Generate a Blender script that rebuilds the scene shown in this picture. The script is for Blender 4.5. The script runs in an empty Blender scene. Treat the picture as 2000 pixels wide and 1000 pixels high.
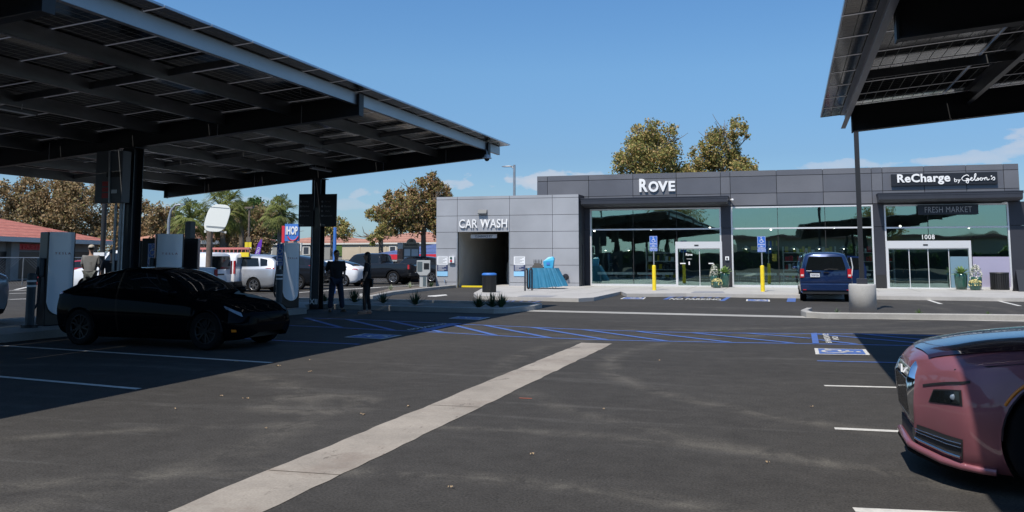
import bpy, bmesh, math, random
import numpy as np
from mathutils import Vector, Matrix
random.seed(7)
S = bpy.context.scene
COL = S.collection
R = math.radians
# ------------------------------------------------------------------ camera
F_PX, CY_PX, YAW, PITCH, CH = 1782.4, 315.0, R(16.92), R(6.02), 1.55
cd = bpy.data.cameras.new('camera'); cam = bpy.data.objects.new('camera', cd); COL.objects.link(cam)
cam.location = (0, 0, CH)
cam.rotation_euler = (R(90) + PITCH, 0, YAW)
cd.sensor_fit = 'HORIZONTAL'; cd.sensor_width = 36.0
cd.lens = 36.0 * F_PX / 2000.0
cd.shift_y = -(500 - CY_PX) / 2000.0
cd.clip_start = 0.1; cd.clip_end = 4000
S.camera = cam
S.render.resolution_x = 1024; S.render.resolution_y = 512
# ------------------------------------------------------------------ world, sun, exposure
SUN_DIR = Vector((0.14, 0.64, -1.0)).normalized()          # direction the light travels
SUN_EL = math.asin(-SUN_DIR.z)
SUN_AZ = math.atan2(-SUN_DIR.x, -SUN_DIR.y)                 # clockwise from +Y
W = bpy.data.worlds.new('World'); S.world = W; W.use_nodes = True
nt = W.node_tree; nt.nodes.clear()
def N(t, **k):
    n = nt.nodes.new(t)
    for a, b in k.items(): setattr(n, a, b)
    return n
out = N('ShaderNodeOutputWorld'); bg = N('ShaderNodeBackground'); sky = N('ShaderNodeTexSky')
sky.sky_type = 'NISHITA'; sky.sun_disc = False; sky.sun_elevation = SUN_EL; sky.sun_rotation = SUN_AZ
sky.air_density = 1.0; sky.dust_density = 0.6; sky.ozone_density = 2.6; sky.altitude = 30
SKY = 0.15
tc = N('ShaderNodeTexCoord'); sep = N('ShaderNodeSeparateXYZ')
nt.links.new(tc.outputs['Generated'], sep.inputs[0])
mp = N('ShaderNodeMapping'); mp.inputs['Scale'].default_value = (6.5, 6.5, 15.0); mp.inputs['Location'].default_value = (0.35, 0.2, 0.0)
nt.links.new(tc.outputs['Generated'], mp.inputs[0])
nz = N('ShaderNodeTexNoise'); nz.inputs['Scale'].default_value = 2.6; nz.inputs['Detail'].default_value = 9; nz.inputs['Roughness'].default_value = 0.55
nt.links.new(mp.outputs[0], nz.inputs['Vector'])
def mathn(op, a=None, b=None, clamp=False):
    n = N('ShaderNodeMath'); n.operation = op; n.use_clamp = clamp
    for i, v in enumerate((a, b)):
        if v is None: continue
        if isinstance(v, (int, float)): n.inputs[i].default_value = v
        else: nt.links.new(v, n.inputs[i])
    return n.outputs[0]
def ramp(src, pts):
    n = N('ShaderNodeValToRGB'); e = n.color_ramp.elements
    while len(e) > 1: e.remove(e[-1])
    e[0].position = pts[0][0]; e[0].color = (pts[0][1],) * 3 + (1,)
    for p, v in pts[1:]:
        q = e.new(p); q.color = (v,) * 3 + (1,)
    nt.links.new(src, n.inputs[0]); return n.outputs[0]
az = mathn('ARCTAN2', sep.outputs['X'], sep.outputs['Y'])
def cloud(a0, e0, sa, se, amp):
    u = mathn('DIVIDE', mathn('SUBTRACT', az, a0), sa); v = mathn('DIVIDE', mathn('SUBTRACT', sep.outputs['Z'], e0), se)
    d = mathn('SQRT', mathn('ADD', mathn('MULTIPLY', u, u), mathn('MULTIPLY', v, v)))
    k = mathn('SUBTRACT', mathn('ADD', mathn('MULTIPLY', nz.outputs['Fac'], 5.0), -1.75), d)
    return mathn('MULTIPLY', ramp(k, [(0.0, 0.0), (0.25, 0.75), (0.9, 1.0)]), amp)
cl = None
def pxdir(x, y): r = _r(x, y); l = math.sqrt(sum(c * c for c in r)); return math.atan2(r[0], r[1]), r[2] / l
def _r(x, y):
    fw = (-math.sin(YAW) * math.cos(PITCH), math.cos(YAW) * math.cos(PITCH), math.sin(PITCH)); rt = (math.cos(YAW), math.sin(YAW), 0)
    up = (rt[1] * fw[2] - rt[2] * fw[1], rt[2] * fw[0] - rt[0] * fw[2], rt[0] * fw[1] - rt[1] * fw[0])
    return [fw[i] + rt[i] * (x - 1000) / F_PX - up[i] * (y - CY_PX) / F_PX for i in range(3)]
for cx, cy, hw, hh, amp in ((1030, 352, 150, 20, .85), (930, 362, 90, 16, .7), (745, 380, 70, 12, .55), (1180, 350, 90, 14, .6), (1850, 312, 200, 13, .6), (1990, 296, 120, 13, .6), (2150, 275, 200, 18, .7), (600, 400, 260, 14, .35), (150, 420, 300, 20, .3), (1450, 345, 200, 8, .3)):
    a0, e0 = pxdir(cx, cy); c_ = cloud(a0, e0, hw / F_PX, hh / F_PX, amp); cl = c_ if cl is None else mathn('MAXIMUM', cl, c_)
hz = ramp(sep.outputs['Z'], [(0.0, 0.22), (0.10, 0.05), (0.25, 0.0)])
tint = N('ShaderNodeMix', data_type='RGBA', blend_type='MULTIPLY'); tint.inputs['Factor'].default_value = 1.0; nt.links.new(sky.outputs[0], tint.inputs['A'])
tr_ = N('ShaderNodeValToRGB'); nt.links.new(sep.outputs['Z'], tr_.inputs[0]); e = tr_.color_ramp.elements
for i, (p_, c_) in enumerate(((0.0, (.46, .61, .78)), (0.11, (.42, .565, .72)), (0.20, (.51, .71, .84)), (0.32, (.48, .74, .93)))):
    q = e[i] if i < 2 else e.new(p_); q.position = p_; q.color = (*c_, 1)
nt.links.new(tr_.outputs[0], tint.inputs['B'])
mixh = N('ShaderNodeMix', data_type='RGBA'); mixc = N('ShaderNodeMix', data_type='RGBA')
nt.links.new(hz, mixh.inputs['Factor']); nt.links.new(tint.outputs['Result'], mixh.inputs['A']); mixh.inputs['B'].default_value = (2.5, 3.5, 4.8, 1)
nt.links.new(cl, mixc.inputs['Factor']); nt.links.new(mixh.outputs['Result'], mixc.inputs['A']); mixc.inputs['B'].default_value = (3.9, 4.15, 4.75, 1)
nt.links.new(mixc.outputs['Result'], bg.inputs['Color']); bg.inputs['Strength'].default_value = SKY
nt.links.new(bg.outputs[0], out.inputs['Surface'])
sd = bpy.data.lights.new('sun', 'SUN'); sun = bpy.data.objects.new('sun', sd); COL.objects.link(sun)
sd.energy = 5.0; sd.angle = R(0.5); sd.color = (1.0, 0.94, 0.85)
sun.rotation_euler = SUN_DIR.to_track_quat('-Z', 'Y').to_euler(); sun.location = (0, -20, 60)
S.view_settings.view_transform = 'Standard'; S.view_settings.look = 'None'
S.view_settings.exposure = 0.0; S.view_settings.gamma = 1.0
# ------------------------------------------------------------------ photo pixel -> world helpers (the calibrated camera)
_fw = Vector((-math.sin(YAW) * math.cos(PITCH), math.cos(YAW) * math.cos(PITCH), math.sin(PITCH)))
_rt = Vector((math.cos(YAW), math.sin(YAW), 0)); _up = _rt.cross(_fw)
CAM = Vector((0, 0, CH))
def ray(x, y): return _fw + _rt * ((x - 1000) / F_PX) - _up * ((y - CY_PX) / F_PX)
def onZ(x, y, z=0.0): r = ray(x, y); return CAM + r * ((z - CH) / r.z)
def onY(x, y, Y): r = ray(x, y); return CAM + r * (Y / r.y)
def onX(x, y, X): r = ray(x, y); return CAM + r * (X / r.x)
_fh = Vector((-math.sin(YAW), math.cos(YAW), 0))
def onD(x, y, D): r = ray(x, y); return CAM + r * (D / r.dot(_fh))     # at a horizontal distance D ahead
# ------------------------------------------------------------------ materials
def rgb(r, g, b):
    f = lambda c: (c / 255 / 12.92) if c / 255 <= 0.04045 else ((c / 255 + 0.055) / 1.055) ** 2.4
    return (f(r), f(g), f(b))
MATS = {}
def mat(name, col=(0.5, 0.5, 0.5), rough=0.6, metal=0.0, var=0.0, vscale=3.0, bump=0.0, bscale=40.0, coat=0.0, emit=None, estr=0.0, spec=0.5, trans=0.0, stretch=None, croughness=0.03):
    m = bpy.data.materials.new(name); m.use_nodes = True; MATS[name] = m
    t = m.node_tree; b = t.nodes['Principled BSDF']
    b.inputs['Base Color'].default_value = (*col, 1); b.inputs['Roughness'].default_value = rough
    b.inputs['Metallic'].default_value = metal; b.inputs['Coat Weight'].default_value = coat; b.inputs['Coat Roughness'].default_value = croughness
    b.inputs['Specular IOR Level'].default_value = spec; b.inputs['Transmission Weight'].default_value = trans
    if emit: b.inputs['Emission Color'].default_value = (*emit, 1); b.inputs['Emission Strength'].default_value = estr
    if var or bump:
        c = t.nodes.new('ShaderNodeTexCoord'); src = c.outputs['Object']
        if stretch:
            q = t.nodes.new('ShaderNodeMapping'); q.inputs['Scale'].default_value = stretch; t.links.new(src, q.inputs[0]); src = q.outputs[0]
    if var:
        n = t.nodes.new('ShaderNodeTexNoise'); n.inputs['Scale'].default_value = vscale; n.inputs['Detail'].default_value = 7; n.inputs['Roughness'].default_value = 0.62
        t.links.new(src, n.inputs['Vector'])
        r_ = t.nodes.new('ShaderNodeValToRGB'); e = r_.color_ramp.elements
        e[0].position = 0.3; e[0].color = (*[max(0, c_ * (1 - var)) for c_ in col], 1)
        e[1].position = 0.7; e[1].color = (*[min(1, c_ * (1 + var)) for c_ in col], 1)
        t.links.new(n.outputs['Fac'], r_.inputs[0]); t.links.new(r_.outputs[0], b.inputs['Base Color'])
    if bump:
        n2 = t.nodes.new('ShaderNodeTexNoise'); n2.inputs['Scale'].default_value = bscale; n2.inputs['Detail'].default_value = 4
        t.links.new(src, n2.inputs['Vector'])
        bp = t.nodes.new('ShaderNodeBump'); bp.inputs['Strength'].default_value = bump; bp.inputs['Distance'].default_value = 0.01
        t.links.new(n2.outputs['Fac'], bp.inputs['Height']); t.links.new(bp.outputs[0], b.inputs['Normal'])
    return m
class NT:
    """small helper to write node materials"""
    def __init__(s, name):
        s.m = bpy.data.materials.new(name); s.m.use_nodes = True; s.t = s.m.node_tree; MATS[name] = s.m
        s.b = s.t.nodes['Principled BSDF']; s.o = s.t.nodes['Material Output']
    def n(s, typ, ins=None, **k):
        q = s.t.nodes.new(typ)
        for a, b in k.items(): setattr(q, a, b)
        for a, b in (ins or {}).items():
            if hasattr(b, 'is_output') or isinstance(b, bpy.types.NodeSocket): s.t.links.new(b, q.inputs[a])
            else: q.inputs[a].default_value = b
        return q
    def l(s, a, b): s.t.links.new(a, b)
    def ramp(s, src, pts):
        q = s.t.nodes.new('ShaderNodeValToRGB'); e = q.color_ramp.elements
        while len(e) > 1: e.remove(e[-1])
        def c4(v): return (v, v, v, 1) if isinstance(v, (int, float)) else (*v, 1)
        e[0].position = pts[0][0]; e[0].color = c4(pts[0][1])
        for p, v in pts[1:]:
            z = e.new(p); z.color = c4(v)
        s.l(src, q.inputs[0]); return q.outputs[0]
    def mix(s, f, a, b, typ='MIX'):
        q = s.t.nodes.new('ShaderNodeMix'); q.data_type = 'RGBA'; q.blend_type = typ
        for nm, v in (('Factor', f), ('A', a), ('B', b)):
            if isinstance(v, bpy.types.NodeSocket): s.l(v, q.inputs[nm])
            else: q.inputs[nm].default_value = v if nm == 'Factor' else (*v, 1) if len(v) == 3 else v
        return q.outputs['Result']
# ------------------------------------------------------------------ mesh builder
class MB:
    def __init__(s): s.v = []; s.f = []; s.mi = []; s.cur = 0; s.sm = []
    def add(s, vs, fs, smooth=False):
        o = len(s.v); s.v += [tuple(v) for v in vs]
        for f in fs: s.f.append(tuple(i + o for i in f)); s.mi.append(s.cur); s.sm.append(smooth)
        return s
    def box(s, c, size, rz=0.0, M=None):
        x, y, z = [q / 2 for q in size]
        P = [Vector((a * x, b * y, d * z)) for a in (-1, 1) for b in (-1, 1) for d in (-1, 1)]
        m = M if M is not None else Matrix.Rotation(rz, 3, 'Z')
        P = [m @ p + Vector(c) for p in P]
        return s.add(P, [(0, 1, 3, 2), (4, 6, 7, 5), (0, 4, 5, 1), (2, 3, 7, 6), (0, 2, 6, 4), (1, 5, 7, 3)])
    def bb(s, x0, x1, y0, y1, z0, z1): return s.box(((x0 + x1) / 2, (y0 + y1) / 2, (z0 + z1) / 2), (abs(x1 - x0), abs(y1 - y0), abs(z1 - z0)))
    def bar(s, a, b, w, h=None, up=(0, 0, 1)):
        a, b = Vector(a), Vector(b); h = h or w; d = (b - a); L = d.length; d.normalize()
        u = Vector(up); r = d.cross(u)
        if r.length < 1e-4: r = d.cross(Vector((1, 0, 0)))
        r.normalize(); u = r.cross(d)
        M = Matrix((d, r, u)).transposed()
        return s.box((a + b) / 2, (L, w, h), M=M)
    def cyl(s, a, b, r0, r1=None, n=16, caps=True, smooth=True):
        a, b = Vector(a), Vector(b); r1 = r0 if r1 is None else r1
        d = (b - a).normalized(); q = d.cross(Vector((0, 0, 1)))
        if q.length < 1e-3: q = Vector((1, 0, 0))
        q.normalize(); w = d.cross(q)
        vs = []
        for c, r in ((a, r0), (b, r1)):
            for i in range(n):
                t = 2 * math.pi * i / n; vs.append(c + (q * math.cos(t) + w * math.sin(t)) * r)
        s.add(vs, [(i, (i + 1) % n, n + (i + 1) % n, n + i) for i in range(n)], smooth)
        if caps: s.add(vs, [tuple(range(n))[::-1], tuple(range(n, 2 * n))])
        return s
    def tube(s, pts, r, n=8, smooth=True):
        pts = [Vector(p) for p in pts]; rs = r if isinstance(r, (list, tuple)) else [r] * len(pts)
        vs = []; pq = None
        for i, p in enumerate(pts):
            d = (pts[min(i + 1, len(pts) - 1)] - pts[max(i - 1, 0)]).normalized()
            q = (pq - d * pq.dot(d)) if pq is not None else d.cross(Vector((0, 0, 1)))
            if q.length < 1e-3: q = d.cross(Vector((1, 0, 0)))
            q.normalize(); pq = q; w = d.cross(q)
            for k in range(n):
                t = 2 * math.pi * k / n; vs.append(p + (q * math.cos(t) + w * math.sin(t)) * rs[i])
        fs = [(i * n + k, i * n + (k + 1) % n, (i + 1) * n + (k + 1) % n, (i + 1) * n + k) for i in range(len(pts) - 1) for k in range(n)]
        s.add(vs, fs, smooth); s.add(vs, [tuple(range(n))[::-1], tuple(range(len(vs) - n, len(vs)))])
        return s
    def lathe(s, prof, c=(0, 0, 0), n=24, smooth=True):
        vs = [(c[0] + r * math.cos(2 * math.pi * k / n), c[1] + r * math.sin(2 * math.pi * k / n), c[2] + z) for r, z in prof for k in range(n)]
        fs = [(i * n + k, i * n + (k + 1) % n, (i + 1) * n + (k + 1) % n, (i + 1) * n + k) for i in range(len(prof) - 1) for k in range(n)]
        return s.add(vs, fs, smooth)
    def prism(s, poly, z0, z1):
        n = len(poly); vs = [(p[0], p[1], z0) for p in poly] + [(p[0], p[1], z1) for p in poly]
        return s.add(vs, [tuple(range(n))[::-1], tuple(range(n, 2 * n))] + [(i, (i + 1) % n, n + (i + 1) % n, n + i) for i in range(n)])
    def xz(s, poly, y0, y1):          # outline in X-Z, thickness along Y
        n = len(poly); vs = [(p[0], y0, p[1]) for p in poly] + [(p[0], y1, p[1]) for p in poly]
        return s.add(vs, [tuple(range(n)), tuple(range(n, 2 * n))[::-1]] + [(i, n + i, n + (i + 1) % n, (i + 1) % n) for i in range(n)])
    def yz(s, poly, x0, x1):
        n = len(poly); vs = [(x0, p[0], p[1]) for p in poly] + [(x1, p[0], p[1]) for p in poly]
        return s.add(vs, [tuple(range(n))[::-1], tuple(range(n, 2 * n))] + [(i, (i + 1) % n, n + (i + 1) % n, n + i) for i in range(n)])
    def ell(s, c, rx, ry, rz, n=16, m=10):
        vs = []; fs = []
        for j in range(m + 1):
            a = -math.pi / 2 + math.pi * j / m
            for k in range(n):
                t = 2 * math.pi * k / n
                vs.append((c[0] + rx * math.cos(a) * math.cos(t), c[1] + ry * math.cos(a) * math.sin(t), c[2] + rz * math.sin(a)))
        for j in range(m):
            for k in range(n): fs.append((j * n + k, j * n + (k + 1) % n, (j + 1) * n + (k + 1) % n, (j + 1) * n + k))
        return s.add(vs, fs, True)
    def xf(s, M):
        s.v = [tuple(M @ Vector(v)) for v in s.v]; return s
    def build(s, name, m, parent=None, bevel=0.0, fix=True, weld=False):
        me = bpy.data.meshes.new(name); me.from_pydata(s.v, [], s.f)
        ms = m if isinstance(m, (list, tuple)) else [m]
        for q in ms: me.materials.append(MATS[q] if isinstance(q, str) else q)
        for p, i, g in zip(me.polygons, s.mi, s.sm): p.material_index = min(i, len(ms) - 1); p.use_smooth = g
        if fix or weld or bevel:
            b = bmesh.new(); b.from_mesh(me)
            if weld: bmesh.ops.remove_doubles(b, verts=b.verts, dist=1e-5)
            if fix: bmesh.ops.recalc_face_normals(b, faces=b.faces)
            if bevel:
                es = [e for e in b.edges if len(e.link_faces) == 2 and e.calc_face_angle(0) > 0.6]
                bmesh.ops.bevel(b, geom=es, offset=bevel, segments=2, affect='EDGES', profile=0.6)
            b.to_mesh(me); b.free()
        o = bpy.data.objects.new(name, me); COL.objects.link(o)
        if parent: o.parent = parent
        return o
def tag(o, label, cat, group=None):
    o['label'] = label; o['category'] = cat
    if group: o['group'] = group
    return o
def struct(o): o['kind'] = 'structure'; return o
def stuff(o): o['kind'] = 'stuff'; return o
def thing(name, label, cat, loc=(0, 0, 0), rz=0.0, group=None):
    o = bpy.data.objects.new(name, None); COL.objects.link(o); o.location = loc; o.rotation_euler = (0, 0, rz); o.empty_display_size = 0.2
    return tag(o, label, cat, group)
def kids(o): return [c for c in bpy.data.objects if c.parent == o]
def dup(root, loc=None, rz=None, label=None, parent=None):
    c = root.copy(); COL.objects.link(c)
    if parent: c.parent = parent
    if loc is not None: c.location = loc
    if rz is not None: c.rotation_euler = (0, 0, rz)
    if label: c['label'] = label
    for k in kids(root): dup(k, parent=c)
    return c
_CUR = {}
def text_poly(txt, size=1.0, extrude=0.01, offset=0.0, spacing=1.0, align='CENTER', shear=0.0):
    """mesh data of a text, upright in X-Z facing -Y, origin at its baseline"""
    c = bpy.data.curves.new('txt', 'FONT'); c.body = txt; c.size = size; c.extrude = extrude; c.offset = offset; c.space_character = spacing; c.align_x = align; c.shear = shear; c.resolution_u = 3
    o = bpy.data.objects.new('txt', c); COL.objects.link(o); bpy.context.view_layer.update()
    me = bpy.data.meshes.new_from_object(o.evaluated_get(bpy.context.evaluated_depsgraph_get())); bpy.data.objects.remove(o)
    me.transform(Matrix.Rotation(R(90), 4, 'X')); return me
def text(name, txt, m, loc, width=None, height=None, parent=None, size=1.0, extrude=0.01, offset=0.0, spacing=1.0, rz=0.0, M=None, shear=0.0):
    """place a text so that its box is width x height, centred on loc"""
    me = text_poly(txt, size, extrude, offset, spacing, shear=shear)
    v = np.array([q.co[:] for q in me.vertices]); lo, hi = v.min(0), v.max(0)
    sx = width / (hi[0] - lo[0]) if width else 1; sz = height / (hi[2] - lo[2]) if height else sx
    if not width: sx = sz
    me.transform(Matrix.Translation((-(lo[0] + hi[0]) / 2, 0, -(lo[2] + hi[2]) / 2)))
    me.transform(Matrix.Diagonal((sx, 1, sz, 1)))
    if M is not None: me.transform(M)
    me.materials.clear(); me.materials.append(MATS[m]); me.name = name
    o = bpy.data.objects.new(name, me); COL.objects.link(o); o.location = loc; o.rotation_euler = (0, 0, rz)
    if parent: o.parent = parent
    return o
# ------------------------------------------------------------------ materials of the place
def asphalt():
    a = NT('asphalt'); c = a.n('ShaderNodeTexCoord').outputs['Object']
    n1 = a.n('ShaderNodeTexNoise', {'Vector': c, 'Scale': 0.16, 'Detail': 6, 'Roughness': 0.65})
    n2 = a.n('ShaderNodeTexNoise', {'Vector': c, 'Scale': 55.0, 'Detail': 3, 'Roughness': 0.7})
    mp_ = a.n('ShaderNodeMapping', {'Vector': c, 'Rotation': (0, 0, 0.35), 'Scale': (0.22, 1.5, 1)})
    n3 = a.n('ShaderNodeTexNoise', {'Vector': mp_.outputs[0], 'Scale': 1.1, 'Detail': 5, 'Roughness': 0.6, 'Distortion': 1.2})
    v = a.n('ShaderNodeTexVoronoi', {'Vector': c, 'Scale': 3.2}); v2 = a.n('ShaderNodeTexVoronoi', {'Vector': c, 'Scale': 130.0})
    base = a.ramp(n1.outputs['Fac'], [(0.3, (0.0445, 0.0415, 0.0385)), (0.5, (0.053, 0.0495, 0.046)), (0.72, (0.066, 0.062, 0.0575))])
    st = a.ramp(n3.outputs['Fac'], [(0.56, 0.0), (0.72, 0.30)])
    base = a.mix(st, base, (0.12, 0.115, 0.108))
    n6 = a.n('ShaderNodeTexNoise', {'Vector': c, 'Scale': 3.5, 'Detail': 10, 'Roughness': 0.8}); base = a.mix(1.0, base, a.ramp(n6.outputs['Fac'], [(0.32, 0.80), (0.68, 1.22)]), 'MULTIPLY')
    # pale dusty wheel tracks left by turning cars
    sxy = a.n('ShaderNodeSeparateXYZ', {0: c}); n5 = a.n('ShaderNodeTexNoise', {'Vector': c, 'Scale': 1.7, 'Detail': 8, 'Roughness': 0.75, 'Distortion': 0.5})
    def M2(op, x, y): return a.n('ShaderNodeMath', {0: x, 1: y}, operation=op).outputs[0]
    for cx, cy, rr, w, amt in ((-2.2, 2.0, 4.3, .22, .5), (-2.4, 2.2, 5.9, .2, .4), (-9, 6.5, 4.7, .3, .35), (3.5, 14.5, 6.2, .25, .4), (3.5, 14.5, 7.7, .25, .35), (-4.5, 17, 12.5, .3, .3), (-6, 30, 12, .35, .3), (-6, 30, 10.4, .35, .3), (-4.9, 8.9, .55, .3, .5)):
        dx = M2('SUBTRACT', sxy.outputs[0], cx); dy = M2('SUBTRACT', sxy.outputs[1], cy); d = M2('SQRT', M2('ADD', M2('MULTIPLY', dx, dx), M2('MULTIPLY', dy, dy)), 0)
        k = M2('DIVIDE', M2('ABSOLUTE', M2('SUBTRACT', d, rr), 0), w); k = a.ramp(k, [(0.0, 1.0), (1.0, 0.0)]); k2 = a.ramp(n5.outputs['Fac'], [(0.42, 0.0), (0.62, min(1, amt * 1.7))]); base = a.mix(M2('MULTIPLY', k, k2), base, (0.125, 0.115, 0.10))
    gr = a.ramp(n2.outputs['Fac'], [(0.3, 0.58), (0.7, 1.42)])
    base = a.mix(1.0, base, gr, 'MULTIPLY')
    sp = a.ramp(v.outputs['Distance'], [(0.0, 1.0), (0.028, 0.0)]); base = a.mix(sp, base, (0.26, 0.24, 0.21))
    sp2 = a.ramp(v2.outputs['Distance'], [(0.0, 0.35), (0.25, 0.0)]); base = a.mix(sp2, base, (0.16, 0.155, 0.15))
    a.l(base, a.b.inputs['Base Color']); a.b.inputs['Roughness'].default_value = 0.9; a.b.inputs['Specular IOR Level'].default_value = 0.12
    bp = a.n('ShaderNodeBump', {'Height': n2.outputs['Fac'], 'Strength': 0.35, 'Distance': 0.01}); a.l(bp.outputs[0], a.b.inputs['Normal'])
asphalt()
def concrete(name, col, dirt=0.25, rust=False):
    a = NT(name); c = a.n('ShaderNodeTexCoord').outputs['Object']
    n1 = a.n('ShaderNodeTexNoise', {'Vector': c, 'Scale': 0.9, 'Detail': 8, 'Roughness': 0.7}); n2 = a.n('ShaderNodeTexNoise', {'Vector': c, 'Scale': 60.0, 'Detail': 3})
    base = a.ramp(n1.outputs['Fac'], [(0.3, tuple(q * (1 - dirt) for q in col)), (0.65, tuple(min(1, q * 1.08) for q in col))])
    gr = a.ramp(n2.outputs['Fac'], [(0.3, 0.86), (0.7, 1.1)]); base = a.mix(1.0, base, gr, 'MULTIPLY')
    if rust:
        n3 = a.n('ShaderNodeTexNoise', {'Vector': c, 'Scale': 1.3, 'Detail': 7, 'Roughness': 0.75}); k = a.ramp(n3.outputs['Fac'], [(0.50, 0.0), (0.66, 0.5)])
        base = a.mix(k, base, (0.20, 0.155, 0.125))
        mp_ = a.n('ShaderNodeMapping', {'Vector': c, 'Scale': (1.5, 0.55, 1)})
        n4 = a.n('ShaderNodeTexNoise', {'Vector': mp_.outputs[0], 'Scale': 2.3, 'Detail': 9, 'Roughness': 0.8}); k = a.ramp(n4.outputs['Fac'], [(0.585, 0.0), (0.64, 0.8)])
        base = a.mix(k, base, (0.10, 0.08, 0.065))
        v_ = a.n('ShaderNodeTexVoronoi', {'Vector': c, 'Scale': 7.0}); base = a.mix(a.ramp(v_.outputs['Distance'], [(0.0, 0.8), (0.07, 0.0)]), base, (0.09, 0.08, 0.07))
    a.l(base, a.b.inputs['Base Color']); a.b.inputs['Roughness'].default_value = 0.85
    bp = a.n('ShaderNodeBump', {'Height': n2.outputs['Fac'], 'Strength': 0.2, 'Distance': 0.01}); a.l(bp.outputs[0], a.b.inputs['Normal'])
concrete('concrete', (0.42, 0.40, 0.375), 0.16); concrete('kerb_concrete', (0.36, 0.345, 0.32), 0.2)
concrete('gutter_concrete', (0.34, 0.30, 0.255), 0.32, True); concrete('pot_concrete', (0.42, 0.41, 0.39), 0.12)
concrete('pad_concrete', (0.30, 0.29, 0.27), 0.2); concrete('mulch', (0.16, 0.13, 0.10), 0.4)
def paint(name, col, wear=0.5):
    a = NT(name); c = a.n('ShaderNodeTexCoord').outputs['Object']
    n1 = a.n('ShaderNodeTexNoise', {'Vector': c, 'Scale': 9.0, 'Detail': 8, 'Roughness': 0.75}); k = a.ramp(n1.outputs['Fac'], [(0.42, 0.0), (0.68, wear)])
    a.l(a.mix(k, col, (0.09, 0.09, 0.09)), a.b.inputs['Base Color']); a.b.inputs['Roughness'].default_value = 0.7
paint('white_paint', (0.62, 0.60, 0.56), 0.35); paint('blue_paint', (0.060, 0.14, 0.44), 0.75); paint('blue_worn', (0.05, 0.085, 0.22), 0.8)
def panelmat(name, col, rough=0.38, metal=0.55):
    a = NT(name); c = a.n('ShaderNodeTexCoord').outputs['Object']
    n1 = a.n('ShaderNodeTexNoise', {'Vector': c, 'Scale': 0.5, 'Detail': 4}); n2 = a.n('ShaderNodeTexNoise', {'Vector': c, 'Scale': 2.2, 'Detail': 2})
    info = a.n('ShaderNodeObjectInfo')
    k = a.ramp(n1.outputs['Fac'], [(0.3, 0.88), (0.7, 1.12)]); a.l(a.mix(1.0, col, k, 'MULTIPLY'), a.b.inputs['Base Color'])
    a.b.inputs['Roughness'].default_value = rough; a.b.inputs['Metallic'].default_value = metal
    bp = a.n('ShaderNodeBump', {'Height': n2.outputs['Fac'], 'Strength': 0.06, 'Distance': 0.05}); a.l(bp.outputs[0], a.b.inputs['Normal'])
panelmat('fascia_panel', (0.155, 0.155, 0.170), 0.42, 0.25); panelmat('fascia_panel_b', (0.128, 0.130, 0.148), 0.42, 0.25)
panelmat('wash_panel', (0.37, 0.375, 0.395), 0.45, 0.2); panelmat('dark_panel', (0.035, 0.036, 0.046), 0.45, 0.2)
mat('joint', (0.02, 0.02, 0.022), 0.8); mat('brow_metal', (0.040, 0.043, 0.055), 0.45, 0.3, var=0.1, vscale=1)
mat('white_frame', (0.66, 0.66, 0.67), 0.4, 0.3); mat('interior_dark', (0.03, 0.032, 0.033), 0.8); mat('interior_floor', (0.16, 0.15, 0.14), 0.4)
mat('interior_wall', (0.16, 0.16, 0.155), 0.8, var=0.3, vscale=1); mat('counter', (0.88, 0.94, 0.91), 0.4); mat('stool', (0.25, 0.25, 0.25), 0.4, 0.5)
mat('yellow_board', (0.75, 0.62, 0.10), 0.6); mat('lamp_lit', (0.9, 0.9, 0.85), 0.4, emit=(1.0, 0.93, 0.8), estr=9.0)
mat('sign_white', (0.82, 0.82, 0.82), 0.45, emit=(1, 1, 1), estr=0.0); mat('sign_dark', (0.012, 0.014, 0.02), 0.45); mat('sign_grey_text', (0.30, 0.30, 0.31), 0.5)
mat('sign_blue', (0.035, 0.14, 0.52), 0.4); mat('bollard_yellow', (0.80, 0.60, 0.02), 0.45, var=0.1, vscale=6); mat('galv', (0.42, 0.43, 0.44), 0.45, 0.75, var=0.15, vscale=4)
mat('steel_dark', (0.030, 0.031, 0.034), 0.5, 0.35); mat('purlin', (0.19, 0.195, 0.20), 0.42, 0.85, var=0.3, vscale=2.2, stretch=(1, 0.25, 1)); mat('module_frame', (0.50, 0.50, 0.52), 0.35, 0.9)
mat('purlin_edge', (0.38, 0.39, 0.41), 0.42, 0.85, var=0.2, vscale=1.2, stretch=(1, 0.15, 1))
mat('column_paint', (0.022, 0.024, 0.030), 0.45, 0.2, coat=0.2); mat('box_grey', (0.10, 0.105, 0.11), 0.5); mat('label_red', (0.45, 0.03, 0.03), 0.5); mat('cable', (0.012, 0.012, 0.013), 0.55)
mat('lens', (0.6, 0.62, 0.65), 0.3); mat('red_roof_metal', (0.55, 0.03, 0.04), 0.5)
mat('charger_white', (0.90, 0.93, 0.97), 0.25, coat=0.8); mat('charger_black', (0.012, 0.012, 0.014), 0.3); mat('charger_red', (0.30, 0.03, 0.03), 0.4)
mat('bollard_dark', (0.035, 0.045, 0.055), 0.5); mat('reflective', (0.75, 0.76, 0.78), 0.4)
mat('skin', (0.38, 0.22, 0.15), 0.55); mat('hair_black', (0.012, 0.010, 0.009), 0.5); mat('cloth_black', (0.012, 0.012, 0.013), 0.85); mat('cloth_jeans', (0.018, 0.026, 0.05), 0.85)
mat('cloth_khaki', (0.16, 0.157, 0.15), 0.85, var=0.1, vscale=10); mat('cloth_camo', (0.08, 0.085, 0.075), 0.85, var=0.6, vscale=14); mat('cap_tan', (0.42, 0.38, 0.32), 0.8); mat('shoe_brown', (0.10, 0.055, 0.025), 0.6); mat('glasses', (0.01, 0.01, 0.01), 0.15)
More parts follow.
